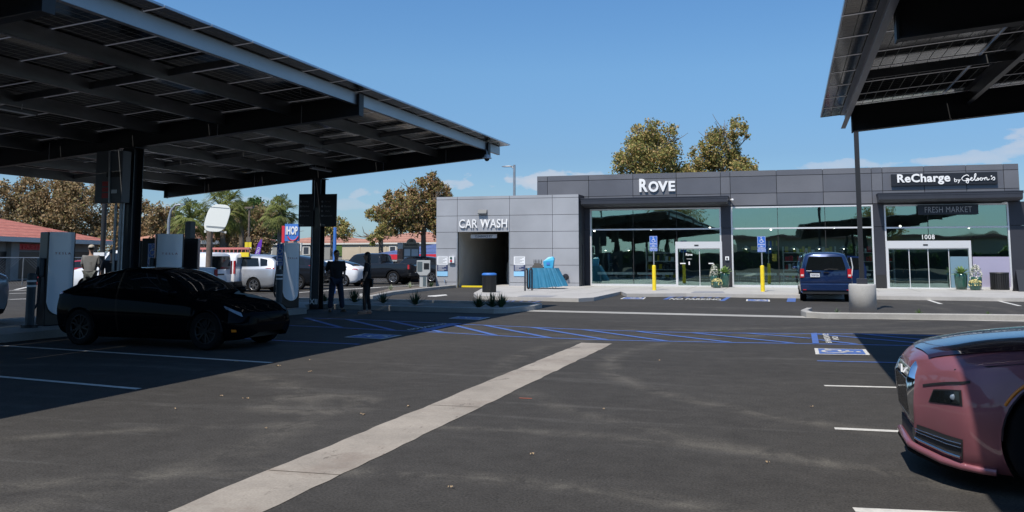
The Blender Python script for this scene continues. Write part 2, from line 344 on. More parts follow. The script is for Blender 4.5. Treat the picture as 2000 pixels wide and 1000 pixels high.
mat('cloth_teal', (0.022, 0.165, 0.28), 0.7, var=0.12, vscale=3); mat('bag_blue', (0.05, 0.36, 0.60), 0.4); mat('tray', (0.10, 0.09, 0.08), 0.5)
mat('glaze_green', (0.025, 0.085, 0.065), 0.18, coat=0.5, var=0.35, vscale=6); mat('leaf_agave', (0.20, 0.30, 0.09), 0.5, var=0.3, vscale=6); mat('leaf_agave_pale', (0.42, 0.46, 0.30), 0.5)
mat('aloe', (0.035, 0.075, 0.03), 0.5, var=0.4, vscale=8); mat('flower_white', (0.62, 0.60, 0.52), 0.7); mat('flower_cream', (0.60, 0.52, 0.22), 0.7); mat('leaf_grey', (0.12, 0.17, 0.10), 0.7)
def leafmat(name, cols, rough=0.65):
    a = NT(name); info = a.n('ShaderNodeNewGeometry'); 
    r_ = a.ramp(info.outputs['Random Per Island'], [(i / max(1, len(cols) - 1) * 0.98 + 0.01, c) for i, c in enumerate(cols)])
    a.t.links.new(r_, a.b.inputs['Base Color']); a.b.inputs['Roughness'].default_value = rough; a.b.inputs['Specular IOR Level'].default_value = 0.3
    tr = a.n('ShaderNodeBsdfTranslucent', {'Color': r_}); mx = a.n('ShaderNodeMixShader', {0: 0.28, 1: a.b.outputs[0], 2: tr.outputs[0]}); a.l(mx.outputs[0], a.o.inputs['Surface'])
leafmat('leaf_sycamore', [(0.091, 0.099, 0.030), (0.198, 0.181, 0.049), (0.314, 0.214, 0.083), (0.412, 0.264, 0.132), (0.346, 0.198, 0.116), (0.165, 0.181, 0.049)])
leafmat('leaf_brown', [(0.232, 0.159, 0.075), (0.349, 0.239, 0.120), (0.392, 0.270, 0.150), (0.262, 0.175, 0.090), (0.145, 0.143, 0.045), (0.407, 0.302, 0.180)])
leafmat('leaf_olive', [(0.153, 0.177, 0.050), (0.279, 0.285, 0.087), (0.432, 0.356, 0.124), (0.508, 0.333, 0.149), (0.203, 0.213, 0.063)])
leafmat('leaf_green', [(0.056, 0.105, 0.027), (0.094, 0.165, 0.045), (0.131, 0.210, 0.060), (0.075, 0.128, 0.030)])
leafmat('leaf_palm', [(0.121, 0.155, 0.031), (0.181, 0.207, 0.051), (0.242, 0.248, 0.083), (0.108, 0.134, 0.031)])
mat('bark', (0.16, 0.13, 0.10), 0.9, var=0.4, vscale=3, bump=0.5, bscale=8); mat('bark_pale', (0.30, 0.27, 0.22), 0.85, var=0.35, vscale=3)
def facade_glass():
    a = NT('shop_glass'); fr = a.n('ShaderNodeFresnel', {'IOR': 1.6}); 
    f = a.n('ShaderNodeMath', {0: fr.outputs[0], 1: 0.33}, operation='ADD', use_clamp=True)
    gl = a.n('ShaderNodeBsdfGlossy', {'Color': (0.70, 1.0, 0.90, 1), 'Roughness': 0.012}); tr = a.n('ShaderNodeBsdfTransparent', {'Color': (0.90, 1.0, 0.97, 1)})
    c = a.n('ShaderNodeTexCoord').outputs['Object']; n2 = a.n('ShaderNodeTexNoise', {'Vector': c, 'Scale': 0.8, 'Detail': 1}); bp = a.n('ShaderNodeBump', {'Height': n2.outputs['Fac'], 'Strength': 0.035, 'Distance': 0.1}); a.l(bp.outputs[0], gl.inputs['Normal'])
    mx = a.n('ShaderNodeMixShader', {0: f.outputs[0], 1: tr.outputs[0], 2: gl.outputs[0]}); a.l(mx.outputs[0], a.o.inputs['Surface'])
facade_glass()
mat('car_glass', (0.008, 0.010, 0.011), 0.04, 0.0, spec=0.55); mat('tyre', (0.007, 0.007, 0.008), 0.85, spec=.2); mat('chrome', (0.75, 0.76, 0.78), 0.08, 1.0); mat('alloy', (0.45, 0.46, 0.48), 0.3, 0.9)
mat('alloy_dark', (0.03, 0.03, 0.033), 0.3, 0.8); mat('tail_red', (0.45, 0.015, 0.02), 0.2, coat=0.6); mat('tail_clear', (0.75, 0.60, 0.58), 0.2, coat=0.6); mat('lamp_clear', (0.16, 0.20, 0.25), 0.1, coat=1.0); mat('orange_lens', (0.85, 0.25, 0.02), 0.3); mat('plastic_black', (0.012, 0.012, 0.013), 0.55); mat('plate', (0.62, 0.63, 0.64), 0.5); mat('ink', (0.03, 0.04, 0.12), 0.6)
def carpaint(name, col, metal=0.0, rough=0.35, coat=1.0): mat(name, col, rough, metal, coat=coat, spec=0.0 if metal == 0 else .3)

carpaint('paint_black', (0.003, 0.0035, 0.0045), coat=.13); carpaint('paint_rose', (0.27, 0.098, 0.118), 0.3, 0.42, coat=.75); carpaint('paint_navy', (0.010, 0.026, 0.085), 0.3, 0.3); carpaint('paint_white', (0.72, 0.73, 0.75)); carpaint('paint_silver', (0.48, 0.50, 0.53), 0.6, 0.35)
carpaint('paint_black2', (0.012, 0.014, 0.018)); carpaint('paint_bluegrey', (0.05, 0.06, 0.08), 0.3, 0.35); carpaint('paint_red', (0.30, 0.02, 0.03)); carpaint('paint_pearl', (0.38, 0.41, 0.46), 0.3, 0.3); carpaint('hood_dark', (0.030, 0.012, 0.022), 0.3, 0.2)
def cells():
    """solar module seen from below: dark cells with pale, slightly translucent gaps"""
    a = NT('solar_cells'); uv = a.n('ShaderNodeUVMap').outputs[0]
    sx = a.n('ShaderNodeSeparateXYZ', {0: uv})
    def line(src, n, w):
        m1 = a.n('ShaderNodeMath', {0: src, 1: float(n)}, operation='MULTIPLY'); m2 = a.n('ShaderNodeMath', {0: m1.outputs[0]}, operation='FRACT')
        m3 = a.n('ShaderNodeMath', {0: m2.outputs[0], 1: 0.5}, operation='SUBTRACT'); m4 = a.n('ShaderNodeMath', {0: m3.outputs[0]}, operation='ABSOLUTE')
        return a.n('ShaderNodeMath', {0: m4.outputs[0], 1: 0.5 - w}, operation='GREATER_THAN').outputs[0]
    l1 = line(sx.outputs[0], 12, 0.035); l2 = line(sx.outputs[1], 6, 0.018)
    mx = a.n('ShaderNodeMath', {0: l1, 1: l2}, operation='MAXIMUM')
    c = a.n('ShaderNodeTexCoord').outputs['Object']; n1 = a.n('ShaderNodeTexNoise', {'Vector': c, 'Scale': 0.7, 'Detail': 3})
    colr = a.ramp(n1.outputs['Fac'], [(0.35, (0.010, 0.010, 0.012)), (0.65, (0.020, 0.019, 0.021))]); a.l(colr, a.b.inputs['Base Color'])
    a.b.inputs['Roughness'].default_value = 0.12; a.b.inputs['Specular IOR Level'].default_value = 0.5
    tl = a.n('ShaderNodeBsdfTranslucent', {'Color': (0.22, 0.22, 0.21, 1)}); ms = a.n('ShaderNodeMixShader', {0: mx.outputs[0], 1: a.b.outputs[0], 2: tl.outputs[0]})
    a.l(ms.outputs[0], a.o.inputs['Surface'])
cells()
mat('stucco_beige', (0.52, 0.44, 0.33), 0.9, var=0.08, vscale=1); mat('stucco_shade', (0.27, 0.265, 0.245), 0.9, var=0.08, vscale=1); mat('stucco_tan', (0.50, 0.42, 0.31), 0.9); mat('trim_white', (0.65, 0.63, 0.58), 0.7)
def tiles(name, c1, c2, c3, s=3.2):
    a = NT(name); c = a.n('ShaderNodeTexCoord').outputs['Object']; w = a.n('ShaderNodeTexWave', {'Vector': c, 'Scale': s}, wave_type='BANDS', bands_direction='X'); w2 = a.n('ShaderNodeTexWave', {'Vector': c, 'Scale': s * 0.8}, wave_type='BANDS', bands_direction='Z')
    n1 = a.n('ShaderNodeTexNoise', {'Vector': c, 'Scale': 2.0, 'Detail': 5}); b = a.ramp(n1.outputs['Fac'], [(0.3, c1), (0.5, c2), (0.7, c3)])
    k = a.ramp(w.outputs['Fac'], [(0.0, 0.62), (0.5, 1.1)]); b = a.mix(1.0, b, k, 'MULTIPLY'); k = a.ramp(w2.outputs['Fac'], [(0.0, 0.7), (0.3, 1.05)]); b = a.mix(1.0, b, k, 'MULTIPLY'); a.l(b, a.b.inputs['Base Color']); a.b.inputs['Roughness'].default_value = 0.8
tiles('roof_red', (0.33, 0.10, 0.07), (0.42, 0.135, 0.095), (0.47, 0.18, 0.13), 1.4); tiles('roof_salmon', (0.36, 0.17, 0.12), (0.42, 0.20, 0.14), (0.46, 0.24, 0.17), 1.2); tiles('roof_blue', (0.05, 0.08, 0.20), (0.07, 0.11, 0.28), (0.16, 0.18, 0.26), 1.2)
mat('dark_opening', (0.012, 0.013, 0.014), 0.4); mat('far_window', (0.05, 0.06, 0.075), 0.15); mat('brick_pillar', (0.36, 0.20, 0.14), 0.9, var=0.2, vscale=6)
mat('banner_purple', (0.14, 0.03, 0.42), 0.7); mat('sign_yellow', (0.80, 0.62, 0.03), 0.5); mat('sign_red', (0.70, 0.03, 0.05), 0.5); mat('sign_skyblue', (0.06, 0.19, 0.55), 0.5); mat('light_blue', (0.28, 0.55, 0.80), 0.5); mat('navy_board', (0.035, 0.05, 0.12), 0.5)
mat('wood_pole', (0.14, 0.11, 0.09), 0.9, var=0.4, vscale=4); mat('tin_disc', (0.92, 0.92, 0.84), 0.6); mat('ladder_red', (0.50, 0.16, 0.14), 0.5); mat('lavender_panel', (0.36, 0.34, 0.46), 0.3); mat('bluegrey_panel', (0.17, 0.27, 0.34), 0.3)
mat('hill', (0.045, 0.05, 0.035), 0.95, var=0.3, vscale=0.02); mat('rust_red', (0.40, 0.10, 0.05), 0.9); mat('dry_leaf', (0.42, 0.30, 0.18), 0.8); mat('grey_lid', (0.035, 0.16, 0.50), 0.5); mat('kiosk_grey', (0.42, 0.43, 0.42), 0.45); mat('kiosk_dark', (0.10, 0.13, 0.14), 0.4)
mat('tactile', (0.26, 0.26, 0.28), 0.8); mat('wash_inner', (0.55, 0.54, 0.50), 0.6, var=0.1, vscale=1); mat('cloth_grey', (0.35, 0.35, 0.33), 0.8)
# ------------------------------------------------------------------ ground, islands, sidewalk, markings
def grid_sheet(name, m, x0, x1, y0, y1, z, n=2):
    mb = MB(); mb.add([(x0, y0, z), (x1, y0, z), (x1, y1, z), (x0, y1, z)], [(0, 1, 2, 3)]); return struct(mb.build(name, m))
grid_sheet('ground', 'asphalt', -900, 900, -700, 1500, 0.0)
def sheet(name, pts, m, z=0.004, kind=True, parent=None):
    mb = MB(); mb.add([(p[0], p[1], z) for p in pts], [tuple(range(len(pts)))]); o = mb.build(name, m, parent, fix=False)
    if o.data.polygons[0].normal.z < 0: o.data.flip_normals()
    return struct(o) if kind else o
def stripe_mb(mb, pts, w, z=0.004):
    pts = [Vector((p[0], p[1], 0)) for p in pts]
    L = []
    for i, p in enumerate(pts):
        d = (pts[min(i + 1, len(pts) - 1)] - pts[max(i - 1, 0)]).normalized(); nrm = Vector((-d.y, d.x, 0))
        L.append((p + nrm * w / 2, p - nrm * w / 2))
    vs = []; fs = []
    for a, b in L: vs += [(b.x, b.y, z), (a.x, a.y, z)]
    for i in range(len(L) - 1): fs.append((2 * i, 2 * i + 2, 2 * i + 3, 2 * i + 1))
    mb.add(vs, fs)
def G(x, y): return onZ(x, y, 0.0)
def stripe(name, px, m, w=0.10, z=0.004, ext=None):
    pts = [G(*p) for p in px]
    if ext: d = (pts[-1] - pts[-2]).normalized(); pts[-1] = pts[-1] + d * ext
    mb = MB(); stripe_mb(mb, pts, w, z); return struct(mb.build(name, m, fix=False))
# concrete valley gutter with ragged edges
mb = MB(); vs = []; fs = []; n = 90
for i in range(n + 1):
    Y = -3 + (16.55 + 3) * i / n; j = random.uniform(-.012, .012)
    vs += [(-3.70 + j + .004 * math.sin(Y * 3), Y, 0.004), (-3.135 + random.uniform(-.012, .012), Y, 0.004)]
    if i: fs.append((2 * i - 2, 2 * i - 1, 2 * i + 1, 2 * i))
mb.add(vs, fs); gut = struct(mb.build('gutter_strip', 'gutter_concrete', fix=False))
mb = MB()
for Y in (6.05, 9.15, 12.3, 15.4): mb.add([(-3.70, Y, .0065), (-3.135, Y + .02, .0065), (-3.135, Y + .032, .0065), (-3.70, Y + .012, .0065)], [(0, 1, 2, 3)])
struct(mb.build('gutter_joint', 'mulch', fix=False))
# second gutter strip crossing in front of the store
a, b = G(1028, 608.3), G(1580, 621.2)
mb = MB(); stripe_mb(mb, [a + Vector((0, .35, 0)), b + Vector((0, .35, 0)), b + Vector((25, .9, 0))], 0.75); struct(mb.build('gutter_strip', 'kerb_concrete', fix=False))
# stall lines
stripe('stall_line', [(-240, 661), (0, 675), (530, 708.8)], 'white_paint'); stripe('stall_line', [(-240, 708), (0, 736), (271, 760)], 'white_paint')
stripe('stall_line', [(1610, 753.6), (1747, 757)], 'white_paint', ext=4.6); stripe('stall_line', [(1630, 837.3), (1756, 843)], 'white_paint', ext=4.7); stripe('stall_line', [(1668, 996.5), (1760, 1000.5)], 'white_paint', ext=4.9)
stripe('stall_line', [(1795, 580.5), (1838, 593.8)], 'white_paint', 0.13); stripe('stall_line', [(1927, 582.4), (1992, 597.6)], 'white_paint', 0.13)
stripe('stall_line', [(552, 573.5), (620, 569), (742, 561.5)], 'white_paint', 0.22); stripe('stall_line', [(640, 566.5), (760, 560), (830, 556)], 'white_paint', 0.2)
stripe('stall_line', [(30, 566), (55, 560.5)], 'white_paint', 0.2)
for yy in (566.5, 572, 583.5): stripe('stall_line', [(18, yy + 1.5), (62, yy)], 'white_paint', 0.25)
BL = 'blue_paint'
stripe('accessible_line', [(470, 661.2), (560, 666.2), (702.8, 672.8)], BL); stripe('accessible_line', [(1596, 705), (1747, 708.6)], BL, ext=4.5)
near = [(565, 636), (665.6, 640.4), (764, 645.4), (828, 647.8), (1020, 658.4), (1190, 664.4), (1425, 669.2), (1560, 671.2), (1672, 673), (1850, 677)]
far = [(596, 621), (676, 623.6), (757, 626.6), (875.5, 632.2), (1020, 638.6), (1150, 644.4), (1350, 650), (1560, 651.7), (1656, 652.2), (1800, 655), (1990, 660)]
stripe('aisle_line', near, BL, 0.11); stripe('aisle_line', far, BL, 0.11)
mb = MB()
for p, q in (((596, 621.2), (665.6, 640)), ((676.4, 623.8), (768.8, 645.4)), ((761.6, 627), (864, 649.4)), ((878.4, 633.5), (967, 655.2)), ((945.5, 635.4), (1075, 660.6)), ((1040, 639.8), (1183.5, 664)), ((1140, 644.3), (1301, 666.5)),
             ((1246, 648), (1425, 668.9)), ((1350.8, 650.4), (1548.8, 670.6)), ((1460.8, 651.4), (1584, 661.4)), ((1599, 664), (1671.6, 672.4)), ((1595, 653), (1800, 671)), ((1680, 652.6), (1880, 671))):
    stripe_mb(mb, [G(*p), G(*q)], 0.13, 0.0075)
struct(mb.build('aisle_hatching', BL, fix=False))
stripe('aisle_end_band', [(824, 647.2), (892.8, 632.2)], BL, 0.26, 0.011)
sheet('aisle_end_band', [G(1584, 651.6), G(1595.4, 651), G(1599.6, 671.6), G(1587, 671.6)], BL, 0.011)
def ground_text(name, txt, quad, m, z=0.012, rows=None):
    """lettering painted inside a ground quad: quad = (bottom-left, bottom-right, top-right, top-left) of the text as read"""
    me = text_poly(txt, 1.0, 0.0, 0.02); v = np.array([q.co[:] for q in me.vertices]); lo, hi = v.min(0), v.max(0)
    A, B, C_, D = [Vector((q.x, q.y, 0)) for q in quad]
    for q in me.vertices:
        u = (q.co.x - lo[0]) / (hi[0] - lo[0]); w = (q.co.z - lo[2]) / (hi[2] - lo[2])
        p = (A * (1 - u) + B * u) * (1 - w) + (D * (1 - u) + C_ * u) * w; q.co = (p.x, p.y, z)
    me.materials.clear(); me.materials.append(MATS[m]); o = bpy.data.objects.new(name, me); COL.objects.link(o); return struct(o)
ground_text('no_parking_lettering', 'NO\nPARKING', [G(1612.8, 670.8), G(1606, 653), G(1633.8, 653), G(1642, 671)], 'white_paint')
ground_text('no_parking_lettering', 'NO PARKING', [G(801, 646), G(873, 633.8), G(868, 632.3), G(794, 644.2)], 'white_paint')
ground_text('no_parking_lettering', 'NO PARKING', [G(1306, 585.8), G(1408, 587), G(1408, 583.8), G(1312, 582.8)], 'white_paint')
def isa(quad, z=0.012):
    """wheelchair symbol on a blue field with a white border; quad = head-left, head-right, foot-right, foot-left"""
    A, B, C_, D = [Vector((q.x, q.y, 0)) for q in quad]
    def U(u, v): p = (A * (1 - u) + B * u) * (1 - v) + (D * (1 - u) + C_ * u) * v; return (p.x, p.y)
    sheet('accessible_symbol_border', [U(0, 0), U(1, 0), U(1, 1), U(0, 1)], 'white_paint', 0.009)
    sheet('accessible_symbol_field', [U(.07, .07), U(.93, .07), U(.93, .93), U(.07, .93)], BL, 0.0125)
    def q(pts, w):
        P = [Vector((*U(*p), 0)) for p in pts]; stripe_mb(mbs, P, w, 0.016)
    mbs = MB(); s = (A - B).length
    q([(.45, .14), (.45, .22)], s * .13); q([(.45, .27), (.48, .52), (.68, .53), (.76, .78), (.86, .76)], s * .075); q([(.47, .38), (.64, .38)], s * .06)
    q([(.40, .42), (.28, .5), (.24, .63), (.30, .78), (.44, .86), (.58, .82), (.65, .68)], s * .065)
    struct(mbs.build('accessible_symbol', 'white_paint', fix=False))
isa([G(671.6, 659.4), G(712.4, 652.2), G(786, 655.6), G(746, 663.4)]); isa([G(876, 622.6), G(895, 618.6), G(958, 620.4), G(936, 625.6)])
isa([G(1699.5, 694.4), G(1690.8, 683.2), G(1590.6, 681), G(1593, 693)])
isa([G(1211, 584.4), G(1219, 581), G(1262, 581.4), G(1257, 585)]); isa([G(1457, 588.4), G(1458, 584.8), G(1503, 585.6), G(1504, 589.4)])
stripe('accessible_line', [(1298.5, 585), (1326, 574.4)], BL, 0.16); stripe('accessible_line', [(1410, 588), (1430.5, 576.4)], BL, 0.16); stripe('accessible_line', [(1547.4, 578.5), (1545, 589.6)], BL, 0.30)
mb = MB()
for k in range(7): u = k / 6.5; stripe_mb(mb, [G(1308 + 98 * u, 582.4), G(1330 + 92 * u, 575.6)], 0.13, 0.0075)
struct(mb.build('aisle_hatching', 'blue_worn', fix=False))
stripe('accessible_line', [(985, 590.5), (1009, 582)], 'blue_worn', 0.13); stripe('accessible_line', [(1040, 591.5), (1083.6, 582.5)], 'blue_worn', 0.13)
mb = MB()
for k in range(4): stripe_mb(mb, [G(1000 + 16 * k, 589.5), G(1012 + 22 * k, 583)], 0.1, 0.0075)
struct(mb.build('aisle_hatching', 'blue_worn', fix=False))
sheet('lane_arrow', [G(835, 579.3), G(836, 577.8), G(852, 576.6), G(871, 575.2), G(874, 577.2), G(850, 579.6)], 'white_paint', 0.006)
mb = MB(); stripe_mb(mb, [G(1014, 778.4), G(1039, 779.4)], 0.03, 0.007); struct(mb.build('utility_mark', 'rust_red', fix=False))
# kerbs, islands, pads
def offset_line(P, w):
    P = [Vector((p[0], p[1], 0)) for p in P]; outp = []
    for i, p in enumerate(P):
        d0 = (p - P[i - 1]).normalized() if i else None; d1 = (P[i + 1] - p).normalized() if i < len(P) - 1 else None
        d0 = d0 or d1; d1 = d1 or d0
        n0 = Vector((-d0.y, d0.x, 0)); n1 = Vector((-d1.y, d1.x, 0)); m = (n0 + n1).normalized(); outp.append(p + m * w / max(.4, m.dot(n0)))
    return outp
def kerb(name, P, w=0.15, h=0.15, m='kerb_concrete', joints=3.0):
    Q = offset_line(P, w); mb = MB(); vs = []; fs = []
    for p, q in zip(P, Q): vs += [(p[0], p[1], 0), (p[0], p[1], h - .02), ((p[0] * .88 + q.x * .12), (p[1] * .88 + q.y * .12), h), (q.x, q.y, h), (q.x, q.y, 0)]
    for i in range(len(P) - 1):
        a = 5 * i; b = a + 5
        fs += [(a, b, b + 1, a + 1), (a + 1, b + 1, b + 2, a + 2), (a + 2, b + 2, b + 3, a + 3), (a + 3, b + 3, b + 4, a + 4)]
    fs += [(0, 1, 2, 3, 4), tuple(5 * (len(P) - 1) + k for k in (4, 3, 2, 1, 0))]
    mb.add(vs, fs)
    return struct(mb.build(name, m))
def arc(cx, cy, r, a0, a1, n=7): return [(cx + r * math.cos(R(a0 + (a1 - a0) * i / n)), cy + r * math.sin(R(a0 + (a1 - a0) * i / n))) for i in range(n + 1)]
# planter island at the end of the left canopy (front kerb, rounded nose)
isl = [(-14.05, 25.30), (-12.2, 25.0), (-10.93, 24.71), (-7.95, 24.40), (-7.66, 24.6), (-7.3, 26.3), (-7.4, 27.5), (-8.1, 27.9), (-11.5, 28.4), (-17.2, 29.0)]
kerb('kerb', isl)
sheet('planter_soil', offset_line(isl, .14)[0:] + [Vector((-17.2, 25.4, 0))], 'mulch', 0.075)
pad = [(-14.35, 3.0), (-14.05, 11.6), (-13.86, 13.46), (-13.74, 14.8), (-13.0, 21.6), (-12.92, 22.88), (-13.85, 24.4), (-14.05, 25.3), (-14.05, 25.9), (-17.4, 25.9), (-17.4, 3.0)]
mb = MB(); mb.prism(pad, -.02, .15); struct(mb.build('charger_pad', 'pad_concrete'))
# island under the light pole on the right
ri = [(.36, 27.2), (.2, 26.0), (.33, 25.15), (.75, 24.86), (5.43, 25.41), (30, 27.6)]
kerb('kerb', ri, 0.16); sheet('planter_soil', offset_line(ri, .15) + [Vector((30, 30, 0))], 'mulch', 0.03)
# far planter strip between the lot and the car wash drive
fi = [G(895, 561.5), G(840, 567.5), G(770, 576), G(728, 585.5), G(703, 586), G(702, 581)]
kerb('kerb', [(p.x, p.y) for p in fi][::-1], 0.18); 
fo = [G(702, 581), G(703, 586), G(728, 585.5), G(770, 576), G(840, 567.5), G(895, 561.5), G(850, 560), G(770, 563)]
sheet('planter_soil', fo, 'mulch', 0.05)
# sidewalk in front of the store
zs = .13
sw = [onZ(*p, zs) for p in ((925, 572.2), (931, 577.6), (1000, 579.8), (1130, 582.6), (1160, 580.8), (1213, 569.3), (1224, 573.6), (1340, 572.9), (1500, 575.4), (1760, 578.6), (2000, 582))]
sw = [(p.x, p.y) for p in sw] + [(16, 36.6), (16, 47.5), (-14.6, 47.5), (-14.6, 43.6)]
mb = MB(); mb.prism(sw, -.02, zs); struct(mb.build('sidewalk', 'concrete'))
mb = MB()
for X in [-10.9 + 1.6 * i for i in range(16)]:
    if X < -7.2: stripe_mb(mb, [(X, 35.3), (X, 44.5)], .014, zs + .004)
    else: stripe_mb(mb, [(X, 41.5), (X, 45.9)], .014, zs + .004)
stripe_mb(mb, [(-6.6, 43.1), (15.5, 43.1)], .014, zs + .004); stripe_mb(mb, [(-11.4, 39.0), (-7.4, 39.0)], .014, zs + .004)
struct(mb.build('sidewalk_joint', 'joint', fix=False))
sheet('tactile_paving', [onZ(*p, zs) for p in ((1349, 572.3), (1357, 569), (1412, 569), (1416, 572.4))], 'tactile', zs + .006)
sheet('tactile_paving', [onZ(*p, zs) for p in ((1010, 579.4), (1028, 576.8), (1090, 577.6), (1072, 580.4))], 'tactile', zs + .006)
for x0, x1, yb in ((1221, 1270, 574.8), (1446, 1500, 577.4)):
    a, b = G(x0, yb), G(x1, yb); t = MB(); t.bar(a + Vector((0, .15, .06)), b + Vector((0, .15, .06)), .28, .13)
    o = t.build('wheel_stop', 'concrete', bevel=.02); tag(o, 'pale concrete wheel stop at the kerb left of the blue aisle' if x0 < 1300 else 'pale concrete wheel stop at the kerb right of the blue aisle', 'wheel stop', 'wheel stops along the store kerb')
# scattered leaves and grit on the lot
mb = MB()
for x, y, s in ((480, 779, .05), (462, 707, .05), (607, 727, .05), (543, 715.5, .06), (606, 704, .03), (449, 666, .02), (708, 811, .05), (1040, 889, .03), (430, 775, .04), (345, 800, .035), (1585, 796, .03), (520, 838, .03), (880, 955, .03), (1290, 705, .03), (800, 795, .04), (1180, 800, .025), (1500, 905, .025)):
    p = G(x, y)
    for k in range(3):
        a = random.uniform(0, 6.28); r = s * random.uniform(.22, .5); q = p + Vector((random.uniform(-s, s) * .6, random.uniform(-s, s) * .6, 0))
        mb.add([(q.x + r * math.cos(a + t), q.y + r * math.sin(a + t) * .6, .006 + .012 * (i % 2)) for i, t in enumerate((0, 1.7, 3.1, 4.6))], [(0, 1, 2, 3)])
stuff(tag(mb.build('fallen_leaves', 'dry_leaf', fix=False), 'a few dry leaves and crumbs scattered over the dark asphalt', 'leaves'))
# hills round the lot (seen in the store windows) 
def hills(name, R0, Hs, a0, a1, n=90, seed=1):
    rnd = random.Random(seed); ph = [rnd.uniform(0, 6) for _ in range(5)]; mb = MB(); vs = []; fs = []
    for i in range(n + 1):
        a = R(a0 + (a1 - a0) * i / n); h = Hs * (.55 + .3 * math.sin(a * 5 + ph[0]) + .15 * math.sin(a * 13 + ph[1]) + .06 * math.sin(a * 31 + ph[2])); h = max(2, h)
        c, s_ = math.sin(a), math.cos(a)
        vs += [(c * R0, s_ * R0, -1), (c * (R0 + 60), s_ * (R0 + 60), h * .7), (c * (R0 + 120), s_ * (R0 + 120), h)]
        if i: k = 3 * i; fs += [(k - 3, k, k + 1, k - 2), (k - 2, k + 1, k + 2, k - 1)]
    mb.add(vs, fs, True); return struct(mb.build(name, 'hill'))
hills('hills', 560, 34, 110, 250)
# ------------------------------------------------------------------ the store
YF = 46.0; YC = 44.6
def fz(x, y, Y=YF): p = onY(x, y, Y); return p.x, p.z
store = thing('store_building', 'long low dark grey panelled store with three glazed bays', 'building', (0, YF, 0))
def rel(mb, o=(0, YF, 0)): mb.xf(Matrix.Translation(-Vector(o))); return mb
Ztop, Zr1, Zr2, Zbot = 5.77, 5.50, 4.66, 4.07
XL, XR = -12.6, 9.95
# fascia panels one by one with dark joints behind
joints = [XL] + [fz(x, 342)[0] for x in (1070, 1150.3, 1236.4, 1321, 1407, 1425.8, 1516, 1606.5, 1701.4, 1722.5, 1804)] + [fz(1885, 323)[0], fz(1958, 322)[0], XR]
for lo, hi, row in ((Zr1, Ztop, 0), (Zr2, Zr1, 1), (Zbot, Zr2, 2)):
    A = MB()
    for i in range(len(joints) - 1):
        if row == 2 and False: continue
        A.cur = (i * 7 + row * 3) % 2
        A.bb(joints[i] + .012, joints[i + 1] - .012, YF - .10, YF - .02, lo + .012, hi - (.0 if row == 0 else .012))
    rel(A).build('fascia_panels', ['fascia_panel', 'fascia_panel_b'], store)
A = MB(); A.bb(XL + .02, XR - .02, YF - .02, YF + .15, Zbot + .02, Ztop - .03); A.bb(XL + .02, XL + .2, YF + .15, YF + 16, 0, Ztop - .03); A.bb(XR - .2, XR - .02, YF + .15, YF + 16, 0, Ztop - .03)
rel(A).build('parapet_core', 'joint', store)
A = MB(); A.bb(XL - .0, XL + .02, YF - .02, YF + 16, .1, Ztop); A.bb(XR - .02, XR, YF - .02, YF + 16, .1, Ztop); A.bb(XL, XR, YF + 16, YF + 16.2, .1, Ztop); rel(A).build('side_wall', 'fascia_panel', store)
A = MB(); A.bb(XL + .2, XR - .2, YF + .15, YF + 16, Ztop - .55, Ztop - .45); rel(A).build('roof', 'box_grey', store)
# bays: (frame left, frame right, y transom zs)
zt = Zbot - .005; zb = .13
bays = [(fz(1153.5, 480)[0], fz(1409.4, 480)[0], 3.0), (fz(1429, 480)[0], fz(1707, 480)[0], 3.0), (fz(1729, 480)[0], fz(1973, 480)[0], 3.0)]
ztr = [fz(1300, 447.6)[1], fz(1560, 445.4)[1], fz(1850, 444)[1]]
tops = [fz(1280, 407)[1], fz(1560, 402.2)[1], fz(1850, 398.5)[1]]
# dark pillars
edges = [(-10.09, bays[0][0]), (bays[0][1], bays[1][0]), (bays[1][1], bays[2][0]), (bays[2][1], XR + .28)]
for a, b in edges:
    P = MB(); P.bb(a + .006, b - .006, YF - .10, YF + .3, zb, 2.98); P.bb(a + .006, b - .006, YF - .10, YF + .3, 3.0, Zbot - .012); rel(P).build('pillar', 'dark_panel', store)
P = MB(); 
for a, b in edges[1:]: P.bb(a + .03, b - .03, YF - .125, YF - .10, .16, .75)
rel(P).build('pillar_base', 'joint', store)
P = MB()
for (a, b, _), t in zip(bays, tops):
    if t < Zbot - .05: P.bb(a, b, YF - .06, YF + .25, t, Zbot)
rel(P).build('header_beam', 'dark_panel', store)
def pane(g, x0, x1, z0, z1, Y=YF): g.add([(x0, Y, z0), (x1, Y, z0), (x1, Y, z1), (x0, Y, z1)], [(0, 1, 2, 3)])
zh = [fz(1360, 472)[1], None, fz(1850, 470)[1]]
